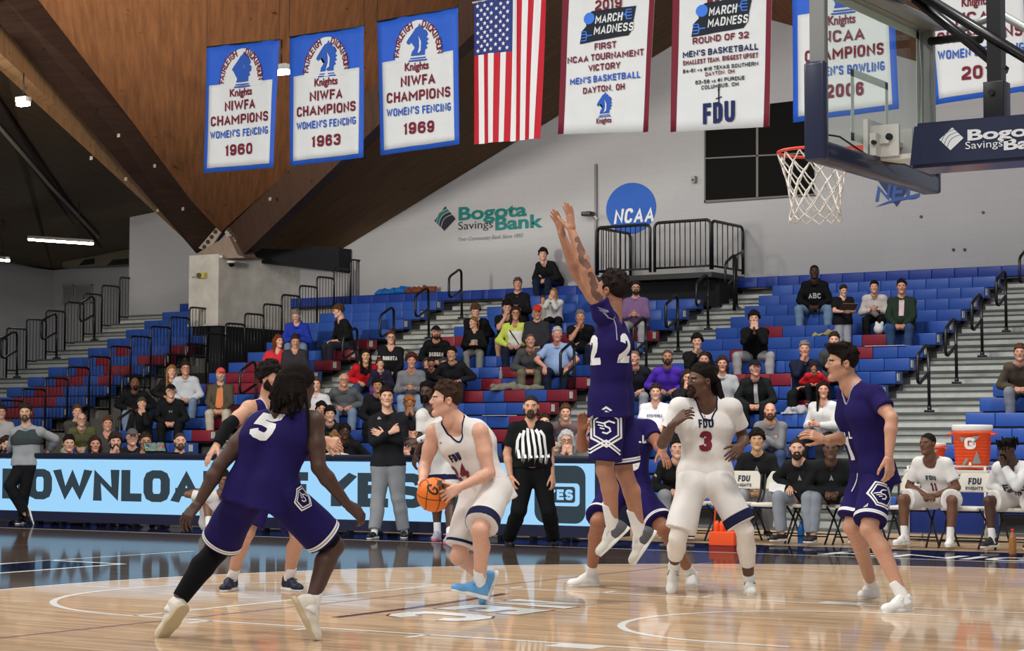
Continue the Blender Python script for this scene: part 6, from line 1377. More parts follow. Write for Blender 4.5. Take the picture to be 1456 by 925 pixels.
# 5, purple, back to the view
J = pose(12.06, H=(424, 550, 0), Hf=(.62, -.08, .78), N=(404, 588, .0), SR=(446, 600, -.04), SL=(364, 601, .05), ER=(453, 664, -.12), WR=(493, 716, -.06), tipR=(528, 746, .02), QR=(.5, .55, -.7), EL=(312, 662, -.04), WL=(283, 714, -.10), tipL=(264, 738, -.14), QL=(-.6, .2, -.75),
         P=(372, 688, -.05), HL=(348, 704, .02), HR=(398, 702, -.08), KL=(308, 782, .22), AL=(248, 862, .06), KR=(474, 776, .06), AR=(443, 858, -.12), TL=(-25, -34, 14), UL=(-.5, .5, .8), TR=(.42, -.88, .1), UR=(.85, .42, .25))
B = Body('person', 'purple number 5 player seen from behind with arms low and one black legging', J, DK, HF, 1.06, hair=('mane', (26, 20, 18)), hands=('relaxed', 'relaxed'))
j, vj, s_, vs = uniform(B, PURP, PURP, 'tank', .14, 'crew', shoes=mat('shoe_cream', (216, 208, 192), .55), sole=SOLEK)
bv = B.bvh(vj); B.decal('number', cut_text('5', .155, .18, bold=.055, shear=.25), 378, 606, PRW, j, bv, roll=-.12); B.decal('emblem', dense(stroke([(-.02, .015), (.0, .01), (.02, .012), (0, -.01), (-.01, -.015)], .006)), 399, 574, PRW, j, bv)
for c in 'LR': hem_trim(B, s_, c, PRW)
B.decal('crest', dense(hex_crest()), 431, 707, PRW, s_, B.bvh(vs), .9)
TIGHT = cloth((18, 18, 20)); K_, A_, H_ = J['KL'], J['AL'], J['HL']; d = nrm(A_ - K_)
B.part('legging', [cap(H_ + (K_ - H_) * .5, K_, .092, .070, .02), cap(K_, K_ + (A_ - K_) * .3 + A3(0, 0, 0) - B.bf * .018, .070, .072, .02), cap(K_ + (A_ - K_) * .3 - B.bf * .018, A_, .072, .047, .02, [(K_ + (A_ - K_) * .86, d)])], TIGHT)
K_, H_ = J['KR'], J['HR']; d = nrm(K_ - H_); B.part('legging', [cap(H_ + d * .2, K_, .098, .072, .02, [(H_ + (K_ - H_) * .97, d)])], TIGHT)
# bearded purple player behind number 5
J = pose(15.9, H=(387, 538, 0), Hf=(.86, -.03, -.5), N=(381, 574, .03), SR=(354, 581, -.12), SL=(410, 580, .12), ER=(324, 605, -.30), WR=(308, 633, -.42), tipR=(296, 651, -.5), QR=(-.7, .4, -.5), EL=(437, 612, .0), WL=(460, 624, -.08), tipL=(486, 636, -.1), QL=(.1, .4, -1),
         P=(388, 672, .0), HR=(374, 684, -.07), HL=(404, 684, .07), KR=(351, 757, -.2), KL=(424, 763, -.1), footR=((308, 843), (334, 838)), footL=((440, 843), (404, 838)))
B = Body('person', 'bearded purple player half hidden behind number 5 with a black elbow sleeve', J, (190, 142, 116), HF, 1.02, hair=('curly', (30, 24, 22)), beard=('beard', (34, 26, 22)), hands=('relaxed', 'flat'))
j, vj, s_, vs = uniform(B, PURP, (190, 188, 196), 'tank', .14, 'scoop', shoes=mat('shoe_navy', (26, 32, 52), .5), lace=LACEN)
d = nrm(J['WR'] - J['ER']); B.part('elbow_sleeve', [cap(J['ER'] - nrm(J['ER'] - J['SR']) * .07, J['ER'], .051, .051, .01), cap(J['ER'], J['ER'] + d * .2, .052, .044, .01, [(J['ER'] + d * .19, d)])], TIGHT)
# leaping player
J = pose(14.7, H=(870, 412, 0), Hf=(-.78, .2, .55), N=(869, 452, .0), SL=(857, 446, -.17), SR=(864, 446, .17), EL=(834, 384, -.22), WL=(813, 328, -.16), tipL=(807, 284, -.14), QL=(.85, .1, .5), ER=(822, 392, .2), WR=(800, 336, .14), tipR=(789, 302, .12), QR=(.85, .1, .5),
         P=(870, 564, 0), HL=(865, 580, -.10), HR=(877, 580, .10), KL=(860, 668, -.16), AL=(871, 750, .0), KR=(888, 672, .10), AR=(910, 760, .20), TL=(-38, -36, 0), UL=(-.7, .72, 0), TR=(-27, -40, 0), UR=(-.84, .55, 0))
B = Body('person', 'purple player leaping with both arms stretched up to the left', J, (172, 122, 96), HF, 1.08, build=1.11, hair=('short', (38, 30, 28)), hands=('spread', 'spread'))
SHG = mat('shoe_grey_white', (206, 202, 190), .5)
j, vj, s_, vs = uniform(B, PURP, PURP, 'tee', .13, 'crew', shoes=SHG, sole=SOLEW, sl=.19, slv=.3)
bv = B.bvh(vj); B.decal('lettering', cut_text('HILL', .15, .06, bold=.04), 845, 468, PRW, j, bv); B.decal('number', cut_text('2', .13, .21, bold=.05), 843, 498, PRW, j, bv); B.decal('number', cut_text('2', .13, .21, bold=.05), 891, 495, PRW, j, bv)
B.decal('piping', dense(stroke([(-.10, .06), (-.05, .0), (.0, -.01), (.06, .03), (.09, .09)], .008)), 872, 452, mat('print_grey', (150, 146, 170), .6), j, bv); B.decal('piping', dense(stroke([(.0, .10), (.012, .03), (.01, -.07)], .008)), 874, 470, mat('print_grey', (150, 146, 170), .6), j, bv)
B.decal('crest', dense(hex_crest()), 862, 607, PRW, s_, B.bvh(vs), 1.65); B.decal('stripe', dense(merge([stroke([(-.13, -.09), (.0, -.03), (.10, -.10)], .012), stroke([(-.13, -.115), (.0, -.055), (.10, -.125)], .012)])), 862, 620, PRW, s_, B.bvh(vs), 1.0)
for c in 'R': hem_trim(B, s_, c, PRW)
GREYK = mat('shoe_dark_grey', (84, 84, 86), .5)
for c in 'LR':
    R = frame_x(J['T' + c], J['U' + c]); A_ = J['A' + c]
    for nm, P_ in (('heel_panel', [cap((-.03, 0, -.02), (.03, 0, -.025), .047, .043, .02), cap((-.04, 0, -.05), (.02, 0, -.05), .042, .042, .02)]),):
        V, F = sdf_mesh(P_ + [('h', A3(0, 0, .03), A3(.25, 0, 1)), ('h', A3(0, 0, -.07), A3(0, 0, -1)), ('h', A3(.035, 0, -.02), A3(1, 0, .8))], .006); B_ = link(nm, mesh_np(nm, A_ + (V * 1.1) @ R.T - B.base, F), GREYK, B.o)
TATT = mat('tattoo_ink', (104, 76, 66), .6)
for S_, E_, f0, f1 in (('EL', 'WL', .1, .85), ('SL', 'EL', .35, .95)):
    a, c_ = J[S_], J[E_]; d = nrm(c_ - a); L = np.linalg.norm(c_ - a); Nn = np.cross(d, CFWD)
    pts = []; bvb = BVHTree.FromPolygons([tuple(v.co + Vector(B.base)) for v in B.o.data.vertices], [tuple(f.vertices) for f in B.o.data.polygons]); rr_ = random.Random(3)
    L_ = []
    for q in range(9):
        x0, y0_ = rr_.uniform(-.03, .02), L * (f0 + (f1 - f0) * q / 9); w_ = rr_.uniform(.018, .03); L_.append(dense(poly_tris([(x0 + w_ * math.cos(t_) * rr_.uniform(.7, 1.2), y0_ + 1.3 * w_ * math.sin(t_) * rr_.uniform(.7, 1.2)) for t_ in np.linspace(0, 6.28, 9)[:-1]]), .015))
    VF = merge(L_); out = []
    for x, y in VF[0]:
        p = a + d * y + Nn * x - CFWD * .2; h = bvb.ray_cast(Vector(p), Vector(CFWD), .4)[0]; out.append(np.array(h) - CFWD * .0015 if h is not None else a + d * y)
    link('tattoo', mesh_np('tattoo', np.array(out) - B.base, VF[1]), TATT, B.o)
# 0, purple, behind the leaping player
J = pose(16.4, H=(880, 568, .0), Hf=(-.5, 0, -.85), N=(889, 602, .05), SR=(866, 612, .0), SL=(922, 608, .05), ER=(828, 636, -.08), WR=(826, 612, -.24), tipR=(829, 590, -.28), QR=(.2, 0, 1), EL=(936, 632, -.18), WL=(940, 640, -.40), tipL=(948, 656, -.5), QL=(.4, .6, -.6),
         P=(889, 690, .08), HR=(872, 702, .05), HL=(907, 702, .05), KR=(850, 742, -.28), KL=(942, 750, -.24), footR=((804, 834), (853, 833)), footL=((972, 840), (986, 832)))
B = Body('person', 'purple number 0 player crouching behind the leaping player with one hand raised', J, (150, 98, 72), HF, 1.02, hair=('short', (26, 20, 18)), hands=('flat', 'relaxed'))
j, vj, s_, vs = uniform(B, PURP, PURP, 'tee', .14, 'crew')
bv = B.bvh(vj); B.decal('lettering', cut_text('HILL', .2, .06, bold=.04), 904, 624, PRW, j, bv); B.decal('number', cut_text('0', .12, .19, bold=.07), 899, 652, PRW, j, bv)
for c in 'LR': hem_trim(B, s_, c, PRW)
B.decal('crest', dense(hex_crest()), 944, 712, PRW, s_, B.bvh(vs), 1.1)
# 3, white
J = pose(15.6, H=(996, 541, 0), Hf=(-.86, .0, -.5), N=(1004, 571, .05), SR=(967, 579, .0), SL=(1041, 579, .02), ER=(942, 630, -.02), WR=(957, 603, -.20), tipR=(976, 588, -.22), QR=(-.3, .6, -.7), EL=(1057, 624, .13), WL=(1055, 633, -.11), tipL=(1043, 645, -.2), QL=(.5, .6, -.5),
         P=(1003, 672, .05), HR=(985, 688, 0), HL=(1022, 688, 0), KR=(964, 764, -.10), AR=(958, 806, .22), TR=(-6, -30, -14), UR=(-.1, .5, -1), KL=(1059, 754, -.1), footL=((1071, 856), (1065, 843)))
B = Body('person', 'white number 3 player looking left with one hand raised and white leggings', J, (92, 62, 48), HF, 1.04, build=.97, hair=('dreadsback', (30, 23, 20)), beard=('goatee', (50, 36, 30)), hands=('relaxed', 'relaxed'))
j, vj, s_, vs = uniform(B, OFFW, NVY, 'tee', .13, 'scoop', lace=LACEN, sl=.085)
bv = B.bvh(vj); B.decal('lettering', cut_text('FDU', .115, .066, bold=.03), 1003, 602, cloth(NVY), j, bv); B.decal('number', cut_text('3', .10, .155, bold=.06), 1002, 627, PRM, j, bv)
B.decal('emblem', dense(stroke([(-.016, 0), (-.008, .012), (0, 0), (.008, .012), (.016, 0)], .005)), 983, 581, PRN, j, bv); B.decal('emblem', dense(merge([stroke([(0, -.012), (0, .03)], .004), stroke([(-.008, .01), (.008, .012)], .003)])), 1002, 594, PRM, j, bv)
hem_trim(B, s_, 'L', cloth(NVY), ((.76, .075),))
LEGW = cloth((222, 214, 204))
for c, e in (('R', .62), ('L', .64)):
    K_, A_, H_ = J['K' + c], J['A' + c], J['H' + c]; d = nrm(A_ - K_); L = np.linalg.norm(A_ - K_)
    B.part('legging', [cap(H_ + (K_ - H_) * .5, K_, .088, .067, .02), cap(K_, K_ + (A_ - K_) * .35, .067, .070, .02), cap(K_ + (A_ - K_) * .35, A_, .070, .046, .02, [(K_ + d * L * e, d)])], LEGW)
# 1, purple, at the right
J = pose(14.6, H=(1197, 516, 0), Hf=(-1, -.02, -.12), N=(1213, 549, .0), SL=(1243, 562, -.17), SR=(1211, 563, .15), EL=(1268, 594, -.34), WL=(1264, 648, -.40), tipL=(1266, 686, -.42), QL=(.5, .2, -.85), ER=(1204, 622, .10), WR=(1172, 625, -.06), tipR=(1146, 614, -.1), QR=(.1, .6, -.75),
         P=(1240, 662, .0), HL=(1246, 680, -.09), HR=(1234, 680, .09), KL=(1236, 752, -.3), KR=(1211, 748, -.05), footL=((1234, 872), (1296, 868)), footR=((1187, 856), (1246, 848)))
B = Body('person', 'tall purple number 1 player standing in profile at the right', J, (192, 142, 116), HF, 1.05, hair=('quiff', (32, 24, 22)), hands=('relaxed', 'relaxed'))
j, vj, s_, vs = uniform(B, PURP, (170, 164, 180), 'tee', .14, 'v')
bv = B.bvh(vj); B.decal('lettering', cut_text('HILL', .16, .05, bold=.04), 1202, 619, PRW, j, bv); B.decal('number', cut_text('1', .06, .18, bold=.06), 1207, 637, PRW, j, bv)
for c in 'LR': hem_trim(B, s_, c, PRW)
B.decal('crest', dense(hex_crest()), 1255, 703, PRW, s_, B.bvh(vs), 1.25); B.decal('piping', dense(stroke([(-.0, .09), (.01, .0), (-.01, -.1)], .008)), 1218, 680, PRW, s_, B.bvh(vs)); B.decal('emblem', dense(merge([stroke([(-.02 + .012 * i, -.015), (-.012 + .012 * i, -.005 + .008 * i)], .006) for i in range(3)])), 1232, 718, PRW, s_, B.bvh(vs))
# referee
J = pose(22.4, H=(755, 578, 0), Hf=(-.05, .02, -1), N=(755, 602, .03), SR=(732, 609, 0), SL=(777, 609, 0), ER=(721, 644, 0), WR=(726, 676, -.06), tipR=(729, 690, -.08), QR=(-.8, 0, -.5), EL=(781, 645, .02), WL=(785, 674, -.06), tipL=(787, 689, -.08), QL=(.8, 0, -.5),
         P=(757, 664, 0), HR=(746, 675, 0), HL=(769, 675, 0), KR=(738, 724, -.03), KL=(780, 724, -.03), footR=((741, 783), (722, 776)), footL=((797, 784), (786, 775)))
B = Body('person', 'referee in a black and white striped shirt with a whistle in his mouth', J, (204, 152, 124), .011, 1.03, build=1.15, hair=('buzz', (52, 46, 42)), beard=('stubble', (70, 56, 48)), armw=1.05)
BLK = cloth((24, 24, 26)); t_ = B.top('tee', BLK, .018, hem=.0, neck='crew', name='striped_shirt'); bv = B.bvh()
for i in range(6): x = (i - 2.5) * .064; B.decal('stripe', dense(stroke([(x * 1.0, -.195), (x * 1.0, -.05), (x * .9, .09 + .02 * (2.5 - abs(i - 2.5))), (x * .66, .15 + .03 * (2.5 - abs(i - 2.5)))], .031)), 756, 632, PRW, t_, bv, off=.005)
B.pants(cloth((22, 22, 24)), .024, waist=.12); B.shoes(mat('shoe_black', (20, 20, 22), .4), mat('sole_black', (24, 24, 24), .5), kind='low')
b = MB(); c = J['H'] + B.Rh @ A3(0, -.105, -.056); b.tube([c - B.base, c + B.Rh @ A3(0, -.05, -.004) - B.base], .011, 8); b.build('whistle', BLACKM, B.o)
# standing coach, arms crossed
J = pose(24.9, H=(550, 564, 0), Hf=(.15, .06, -1), N=(551, 589, .03), SR=(531, 599, 0), SL=(572, 599, 0), ER=(531, 628, -.09), WR=(556, 614, -.22), tipR=(572, 606, -.22), QR=(.1, .2, -1), EL=(575, 627, -.09), WL=(548, 620, -.17), tipL=(534, 614, -.17), QL=(0, .2, -1),
         P=(552, 656, 0), HR=(541, 666, 0), HL=(563, 666, 0), KR=(538, 708, -.05), KL=(566, 708, -.05), footR=((508, 768), (536, 765)), footL=((570, 769), (575, 764)))
B = Body('person', 'coach in a black sweater with crossed arms and grey trousers before the lit table', J, (214, 164, 138), .011, 1.0, hair=('short', (40, 32, 28)), hands=('flat', 'fist'))
t_ = B.top('long', cloth((30, 31, 34)), .018, hem=.05, neck='mock', name='sweater'); B.decal('emblem', dense(stroke([(-.02, 0), (0, .02), (.02, 0), (-.02, -.005)], .012)), 539, 595, mat('print_grey2', (150, 150, 152), .6), t_, B.bvh())
B.pants(cloth((132, 134, 138)), .026); B.shoes(mat('shoe_black', (20, 20, 22), .4), SOLEW, kind='low', sock=SOCKW, sl=.08)
# coach leaning on the table at the far left
J = pose(28.9, H=(36, 586, 0), Hf=(.12, .0, -1), N=(38, 607, .03), SR=(22, 614, 0), SL=(57, 614, 0), ER=(16, 632, .12), WR=(15, 641, .24), tipR=(11, 645, .3), QR=(-.3, 1, 0), EL=(78, 624, .12), WL=(71, 640, .2), tipL=(66, 645, .2), QL=(.3, 1, 0),
         P=(38, 656, .0), HR=(31, 664, 0), HL=(46, 664, 0), KR=(14, 690, -.14), AR=(36, 730, -.1), TR=(.3, -1, -.1), UR=(-1, -.2, -.2), KL=(34, 702, -.05), footL=((10, 746), (36, 744)))
B = Body('person', 'coach in a two tone grey pullover leaning back on the table at the far left', J, (206, 158, 130), .011, 1.0, hair=('short', (52, 42, 36)), beard=('stubble', (80, 66, 56)), hands=('flat', 'flat'))
t_ = B.top('long', cloth((146, 148, 150)), .018, hem=.05, neck='mock', name='pullover'); u_ = B.u; yk = B.torso(.027) + [('h', J['N'] - B.u * .25, -B.u), ('h', J['N'] - B.u * .03, B.u)]
V, F = sdf_mesh(yk, .011); o = link('yoke', mesh_np('yoke', V - B.base, F), cloth((58, 66, 66)), B.o); o.parent = t_
B.pants(cloth((22, 22, 24)), .022); B.shoes(mat('shoe_black', (20, 20, 22), .4), SOLEW, kind='low')
# bench player standing behind the ball handler
J = pose(24.4, H=(608, 556, .0), Hf=(-.35, -.12, -.9), N=(613, 582, .04), SR=(601, 592, -.05), SL=(634, 592, .05), ER=(599, 622, -.05), WR=(591, 646, -.10), tipR=(588, 662, -.1), QR=(-.8, 0, -.6), EL=(618, 616, -.22), WL=(595, 626, -.34), tipL=(580, 630, -.36), QL=(0, .4, -1),
         P=(628, 656, .06), HR=(619, 666, .04), HL=(638, 666, .04), KR=(621, 712, -.05), KL=(640, 712, -.05), footR=((598, 772), (624, 767)), footL=((614, 776), (642, 771)))
B = Body('person', 'bench player with short dreadlocks standing half hidden behind number 24', J, DK, .012, 1.03, hair=('dreads', (22, 17, 15)), beard=('goatee', (24, 18, 16)), hands=('relaxed', 'relaxed'))
t_ = B.top('tee', cloth(OFFW), .018, hem=.12, neck='scoop', name='jersey'); s_ = B.shorts(cloth(OFFW), .026); B.vs = B.last
for c in 'LR': hem_trim(B, s_, c, cloth(NVY), ((.3, .06),))
d = nrm(J['WL'] - J['EL']); B.part('arm_sleeve', [cap(J['SL'] + (J['EL'] - J['SL']) * .5, J['EL'], .055, .046, .01), cap(J['EL'], J['WL'], .048, .034, .01)], cloth((206, 206, 206)))
B.shoes(mat('shoe_lilac_grey', (166, 156, 176), .5), mat('sole_coral', (232, 110, 120), .5), LACEW, 'sneaker', SOCKW)
# ------------------------------------------------------------------ the crowd
def px_of(P):
    d = np.asarray(P) - CC; z = d @ CFWD; return IW / 2 + CF * (d @ CR) / z, IH / 2 - CF * (d @ CU) / z
def fit_seat(px, py, sc, rows, yaw, hyaw, arms, foot, want=.15, **kw):
    """which row, where along it and how far the sitter leans, from where the head shows"""
    best = None
    for (yy, zz) in rows:
        x = at(px, py, yy)[0]
        for lean in (-.08, .02, .1, .18, .28, .4, .55, .72):
            for _ in range(2):
                J = seated(A3(x, yy, zz), yaw, lean, sc, arms, hyaw, 0, foot, **kw); hx, hy = px_of(J['H']); x += (px - hx) / CF * depth_of(J['H']) / .8433
            e = abs(py - hy) + 9 * (lean - want) ** 2 * (2 if lean < .05 else 1)
            if best is None or e < best[0]: best = (e, x, yy, zz, lean, py - hy)
    return best
ROWS = [(ry(k) + .17, rz_(k)) for k in range(-1, 17)]
N_CROWD = 0
def face_yaw(x, y, tx=2.0, ty=-4.0): return math.atan2(tx - x, -(ty - y))
def spectator(label, px, py, skin_, hair, top, bottom, arms='lap', sc=1.0, row=None, yaw=None, hyaw=0.0, hpitch=0.0, face='m', beard=None, glasses=False, hat=None, build=1.08, shoes=(40, 38, 40), hands=None, foot=-.43, cat='person', extra=None, group=None, lean=.15, hh=None, **kw):
    """px, py: where the head shows; row: bleacher row (None finds it), 'T' behind the table, or (y, z) of a seat"""
    if row is None: rows = ROWS
    elif row == 'T': rows = [(9.85, z) for z in np.arange(.15, .75, .04)]
    elif row == 'U': rows = [(10.55, z) for z in np.arange(.15, .85, .04)]
    elif isinstance(row, tuple): rows = [row]
    elif row == 'B': rows = [(CHY - .02, .465)]
    else: rows = [ROWS[row + 1]]
    x0 = at(px, py, rows[len(rows) // 2][0])[0]; y0 = rows[len(rows) // 2][0]
    fy = face_yaw(x0, y0); yw = fy * .75 if yaw is None else yaw
    e, x, yy, zz, ln, err = fit_seat(px, py, sc, rows, yw, fy + hyaw, arms, foot, lean, **kw)
    J = seated(A3(x, yy, zz), yw, ln, sc, arms, fy + hyaw, hpitch, foot, **kw)
    hp = hands or {'clasp': ('clasp', 'clasp'), 'cross': ('flat', 'fist'), 'mouth': ('clasp', 'clasp'), 'chin': ('relaxed', 'fist'), 'chinL': ('fist', 'relaxed'), 'hold': ('grip', 'grip')}.get(arms, ('relaxed', 'relaxed'))
    B = Body('person', label, J, skin_, .0155, sc, build, face, hair, beard, glasses, hat, hp, group, cat=cat, hh=hh)
    t, tl = build_clothes(B, top, bottom, shoes)
    B.topo, B.tl = t, tl
    if abs(err) > 7: print('ROWFIT', label, round(err, 1), round(yy, 2), ln)
    return B
def chest_print(B, s, w, h, col, dz=.33, **kw):
    J = B.J; c = J['P'] + (J['N'] - J['P']) * (1 - dz) + B.front * .25; bv = B.bvh(B.tl); hit, n, _, _ = bv.ray_cast(Vector(c), Vector(-B.front), .5)
    if hit is not None: B.wrap('lettering', cut_text(s, w, h, .04, **kw), np.array(hit), B.front, mat('print_%d_%d_%d' % col, col, .6), B.topo, bv, off=.006)
BKH, BRH, DBH, GYH, WHH, BLH, ABH = (34, 29, 28), (92, 66, 50), (58, 45, 38), (128, 124, 120), (208, 206, 202), (150, 112, 68), (120, 60, 34)
FA, FB_, ME, AS = (218, 168, 142), (206, 150, 124), (184, 132, 102), (206, 160, 124)
JE, DJ, LJ, KH, GP, BKP = (58, 74, 102), (30, 38, 56), (120, 140, 164), (176, 166, 146), (140, 142, 146), (26, 26, 28)
L = 'long'; T_ = 'tee'; P_ = 'pants'; S_ = 'shorts'
Q = spectator
# --- far left section and the table row
Q('man in a white shirt with thin black stripes cut by the left edge', 2, 578, FA, ('short', DBH), (L, (190, 190, 190), 'collar'), (P_, DJ), row=14)
B = Q('curly dark haired man leaning low over the table at the left edge', 9, 633, FA, ('curly', DBH), (L, (60, 60, 66), 'crew'), (P_, DJ), 'clasp', row='T', beard=('stubble', (60, 46, 38)), lean=.3)
Q('man in a dark grey jacket resting his cheek on his hand, left block', 110, 581, FA, ('short', BRH), (L, (74, 74, 72), 'collar'), (P_, KH), 'chin')
Q('grey haired man with glasses in an olive green sweater', 116, 595, FA, ('sides', GYH), (L, (92, 96, 62), 'crew'), (P_, JE), 'clasp', glasses=True)
Q('man in a charcoal sweater seated right of the green sweater man', 153, 598, FB_, ('short', BRH), (L, (72, 68, 72), 'crew'), (P_, DJ), 'clasp')
Q('dark haired man in black looking over the table below the green sweater man', 98, 630, FA, ('short', BKH), (L, (40, 40, 42), 'collar'), (P_, DJ), row='T')
Q('woman with long dark hair behind the table right of the dark haired man in black', 135, 632, FB_, ('long', DBH), (L, (40, 40, 44), 'crew'), (P_, DJ), row='U', face='w')
Q('bearded dark haired man behind the table beside the long haired woman', 164, 628, FA, ('mop', DBH), (L, (46, 46, 50), 'collar'), (P_, DJ), 'chin', row='T', beard=('stubble', (50, 38, 32)))
Q('man in a grey cap and glasses behind the table', 188, 622, FA, None, (L, (34, 34, 38), 'collar'), (P_, DJ), row='U', hat=('cap', (92, 92, 94)), glasses=True)
Q('dark haired woman whose face shows just above the laptop', 207, 628, ME, ('back', DBH), (L, (36, 38, 48), 'crew'), (P_, DJ), row='T', face='w')
Q('balding man in a dark jacket behind the table right of the laptop', 256, 627, FA, ('buzz', (70, 58, 52)), (L, (36, 36, 40), 'collar'), (P_, DJ), row='T', beard=('stubble', (80, 66, 58)))
Q('bald man in a black jacket and light jeans beside the portal fence', 192, 544, (112, 76, 56), None, (L, (26, 26, 28), 'collar'), (P_, LJ), 'lap', beard=('goatee', (30, 24, 22)), build=1.2)
Q('youth in a dark beanie and black sweater with chin in hand', 202, 570, FA, None, (L, (28, 28, 30), 'crew'), (P_, JE), 'chinL', hat=('beanie', (70, 66, 58)), sc=.9)
B = Q('man in a black cap and black zipped jacket with clasped hands', 243, 556, FA, None, (L, (26, 27, 30), 'mock'), (P_, BKP), 'clasp', hat=('cap', (22, 22, 24)), build=1.25, glasses=True); chest_print(B, 'N', .05, .04, (200, 200, 200), .3)
Q('blond long haired woman in black beside the white pullover man', 244, 529, FA, ('longfront', BLH), (L, (34, 32, 34), 'crew'), (P_, BKP), 'lap', face='w')
Q('man with glasses in a white quarter zip pullover and jeans', 264, 524, FB_, ('short', DBH), (L, (196, 200, 206), 'collar'), (P_, LJ), 'clasp', glasses=True, build=1.25)
B = Q('man in a coral cap and brown jacket over an orange shirt', 314, 532, FB_, None, (L, (80, 74, 60), 'collar'), (P_, (190, 180, 162)), 'clasp', hat=('cap', (218, 88, 84)), beard=('stubble', (150, 140, 132)), build=1.15)
J = B.J; B.wrap('shirt_front', dense(poly_tris([(-.05, .2), (.05, .2), (.075, -.16), (-.075, -.16)]), .03), J['P'] + (J['N'] - J['P']) * .5 + B.front * .2, B.front, cloth((206, 128, 84)), B.topo, B.bvh(B.tl))
# player waiting on the floor before the table
B = Q('white uniformed player sitting on the floor before the lit table', 319, 682, (120, 84, 62), ('short', BKH), (T_, OFFW, 'crew'), (S_, OFFW), 'knees', row=(8.15, .03), foot=-.02, yaw=.95, hyaw=.2, shoes=None, lean=.1, spread=.16)
B.shoes(mat('shoe_pink', (228, 110, 160), .5), SOLEW, None, 'sneaker', SOCKW)
# --- section beside the portal and centre left
B = Q('grey haired man in a royal blue hoodie writing on his lap', 421, 450, FA, ('short', GYH), (L, (40, 62, 170), 'hood'), (P_, LJ), 'hold', build=1.15, hpitch=-.45, hyaw=-.3)
Q('young man in black with dark trousers looking down to the left', 481, 442, FA, ('mop', BRH), (L, (28, 28, 30), 'crew'), (P_, (44, 46, 58)), 'lap', yaw=-.5, hyaw=-1.3, hpitch=-.2, shoes=(200, 200, 200))
Q('red haired woman in a bright coral red top', 396, 482, FA, ('shoulder', ABH), (L, (206, 52, 62), 'crew'), (P_, DJ), 'lap', face='w', hyaw=.5)
Q('man in a dark patterned jacket eating from a tray', 420, 481, FB_, ('short', (56, 48, 44)), (L, (56, 52, 58), 'crew'), (P_, DJ), 'hold', hpitch=-.35, build=1.15)
Q('person in a white flowered shirt half hidden by the number 5 player', 449, 543, FA, ('short', BRH), (L, (206, 204, 206), 'collar'), (P_, DJ), 'lap')
Q('white haired man with glasses in a grey sweater and jeans', 489, 540, FB_, ('sides', WHH), (L, (92, 94, 98), 'collar'), (P_, LJ), 'lap', glasses=True, build=1.15)
B = Q('woman with long black hair in a red zipped jacket', 520, 507, AS, ('longfront', BKH), (L, (196, 34, 44), 'collar'), (P_, JE), 'lap', face='w')
B = Q('young woman with glasses in a black lettered sweatshirt', 556, 480, FA, ('back', BRH), (L, (28, 28, 30), 'crew'), (P_, BKP), 'clasp', face='w', glasses=True, build=1.2); chest_print(B, 'BOGOTA', .27, .075, (216, 214, 210), .36, bold=.04)
Q('girl in a dark top and purple trousers beside the red jacket woman', 541, 517, FA, ('back', BRH), (L, (40, 38, 60), 'crew'), (P_, (112, 60, 132)), 'hold', face='w', sc=.78, foot=-.36)
Q('curly brown haired woman in a grey sweatshirt and pale jeans', 585, 515, FB_, ('afro', (84, 52, 40)), (L, (124, 126, 130), 'crew'), (P_, (140, 162, 184)), 'hold', face='w')
B = Q('man in a dark cap and black lettered hoodie', 620, 473, FB_, None, (L, (26, 26, 28), 'hood'), (S_, (60, 60, 62)), 'clasp', hat=('cap', (26, 28, 44)), beard=('stubble', (50, 40, 34)), build=1.15); chest_print(B, 'BERGEN', .26, .075, (216, 214, 210), .36, bold=.04)
Q('child in dark clothes leaning forward between the curly woman and the dark jacket man', 613, 516, ME, ('back', DBH), (L, (36, 38, 50), 'crew'), (P_, DJ), 'lap', sc=.78, foot=-.36, hpitch=-.4, lean=.3)
Q('young man with short hair in a dark jacket above the ball handler', 642, 503, (196, 150, 118), ('short', BKH), (L, (34, 35, 38), 'collar'), (P_, DJ), 'lap', hyaw=-.3)
Q('young dark haired man in black behind the coach with crossed arms', 537, 549, ME, ('mop', BKH), (L, (30, 30, 32), 'collar'), (P_, BKP), 'clasp', hyaw=-.1)
Q('curly haired young man partly hidden behind number 5 near the table', 457, 582, FB_, ('curly', BKH), (L, (36, 36, 40), 'crew'), (P_, DJ), 'lap')
Q('young man with a dark fringe in black above the blond woman', 469, 592, FA, ('mop', BKH), (L, (34, 36, 40), 'hood'), (P_, DJ), 'lap')
Q('youth in a black hoodie with white lining behind the table', 490, 612, DK, ('curly', BKH), (L, (28, 28, 30), 'hood'), (P_, DJ), 'lap')
Q('woman with tied fair hair in a white sweater at the table', 476, 627, FA, ('bun', (132, 96, 60)), (L, (214, 210, 204), 'crew'), (P_, DJ), row='T', face='w')
Q('person with short orange hair and hands at the mouth', 582, 574, (150, 104, 76), ('curly', (168, 106, 54)), (L, (52, 54, 58), 'collar'), (P_, DJ), 'mouth')
Q('dark haired man leaning on his hand behind the coach’s elbow', 587, 614, FA, ('mop', BKH), (L, (34, 34, 36), 'crew'), (P_, DJ), 'chin', hpitch=-.4)
Q('bald man peering over the table beside the coach', 577, 632, FA, ('buzz', (120, 100, 88)), (L, (30, 30, 34), 'crew'), (P_, DJ), 'chinL', row='U')
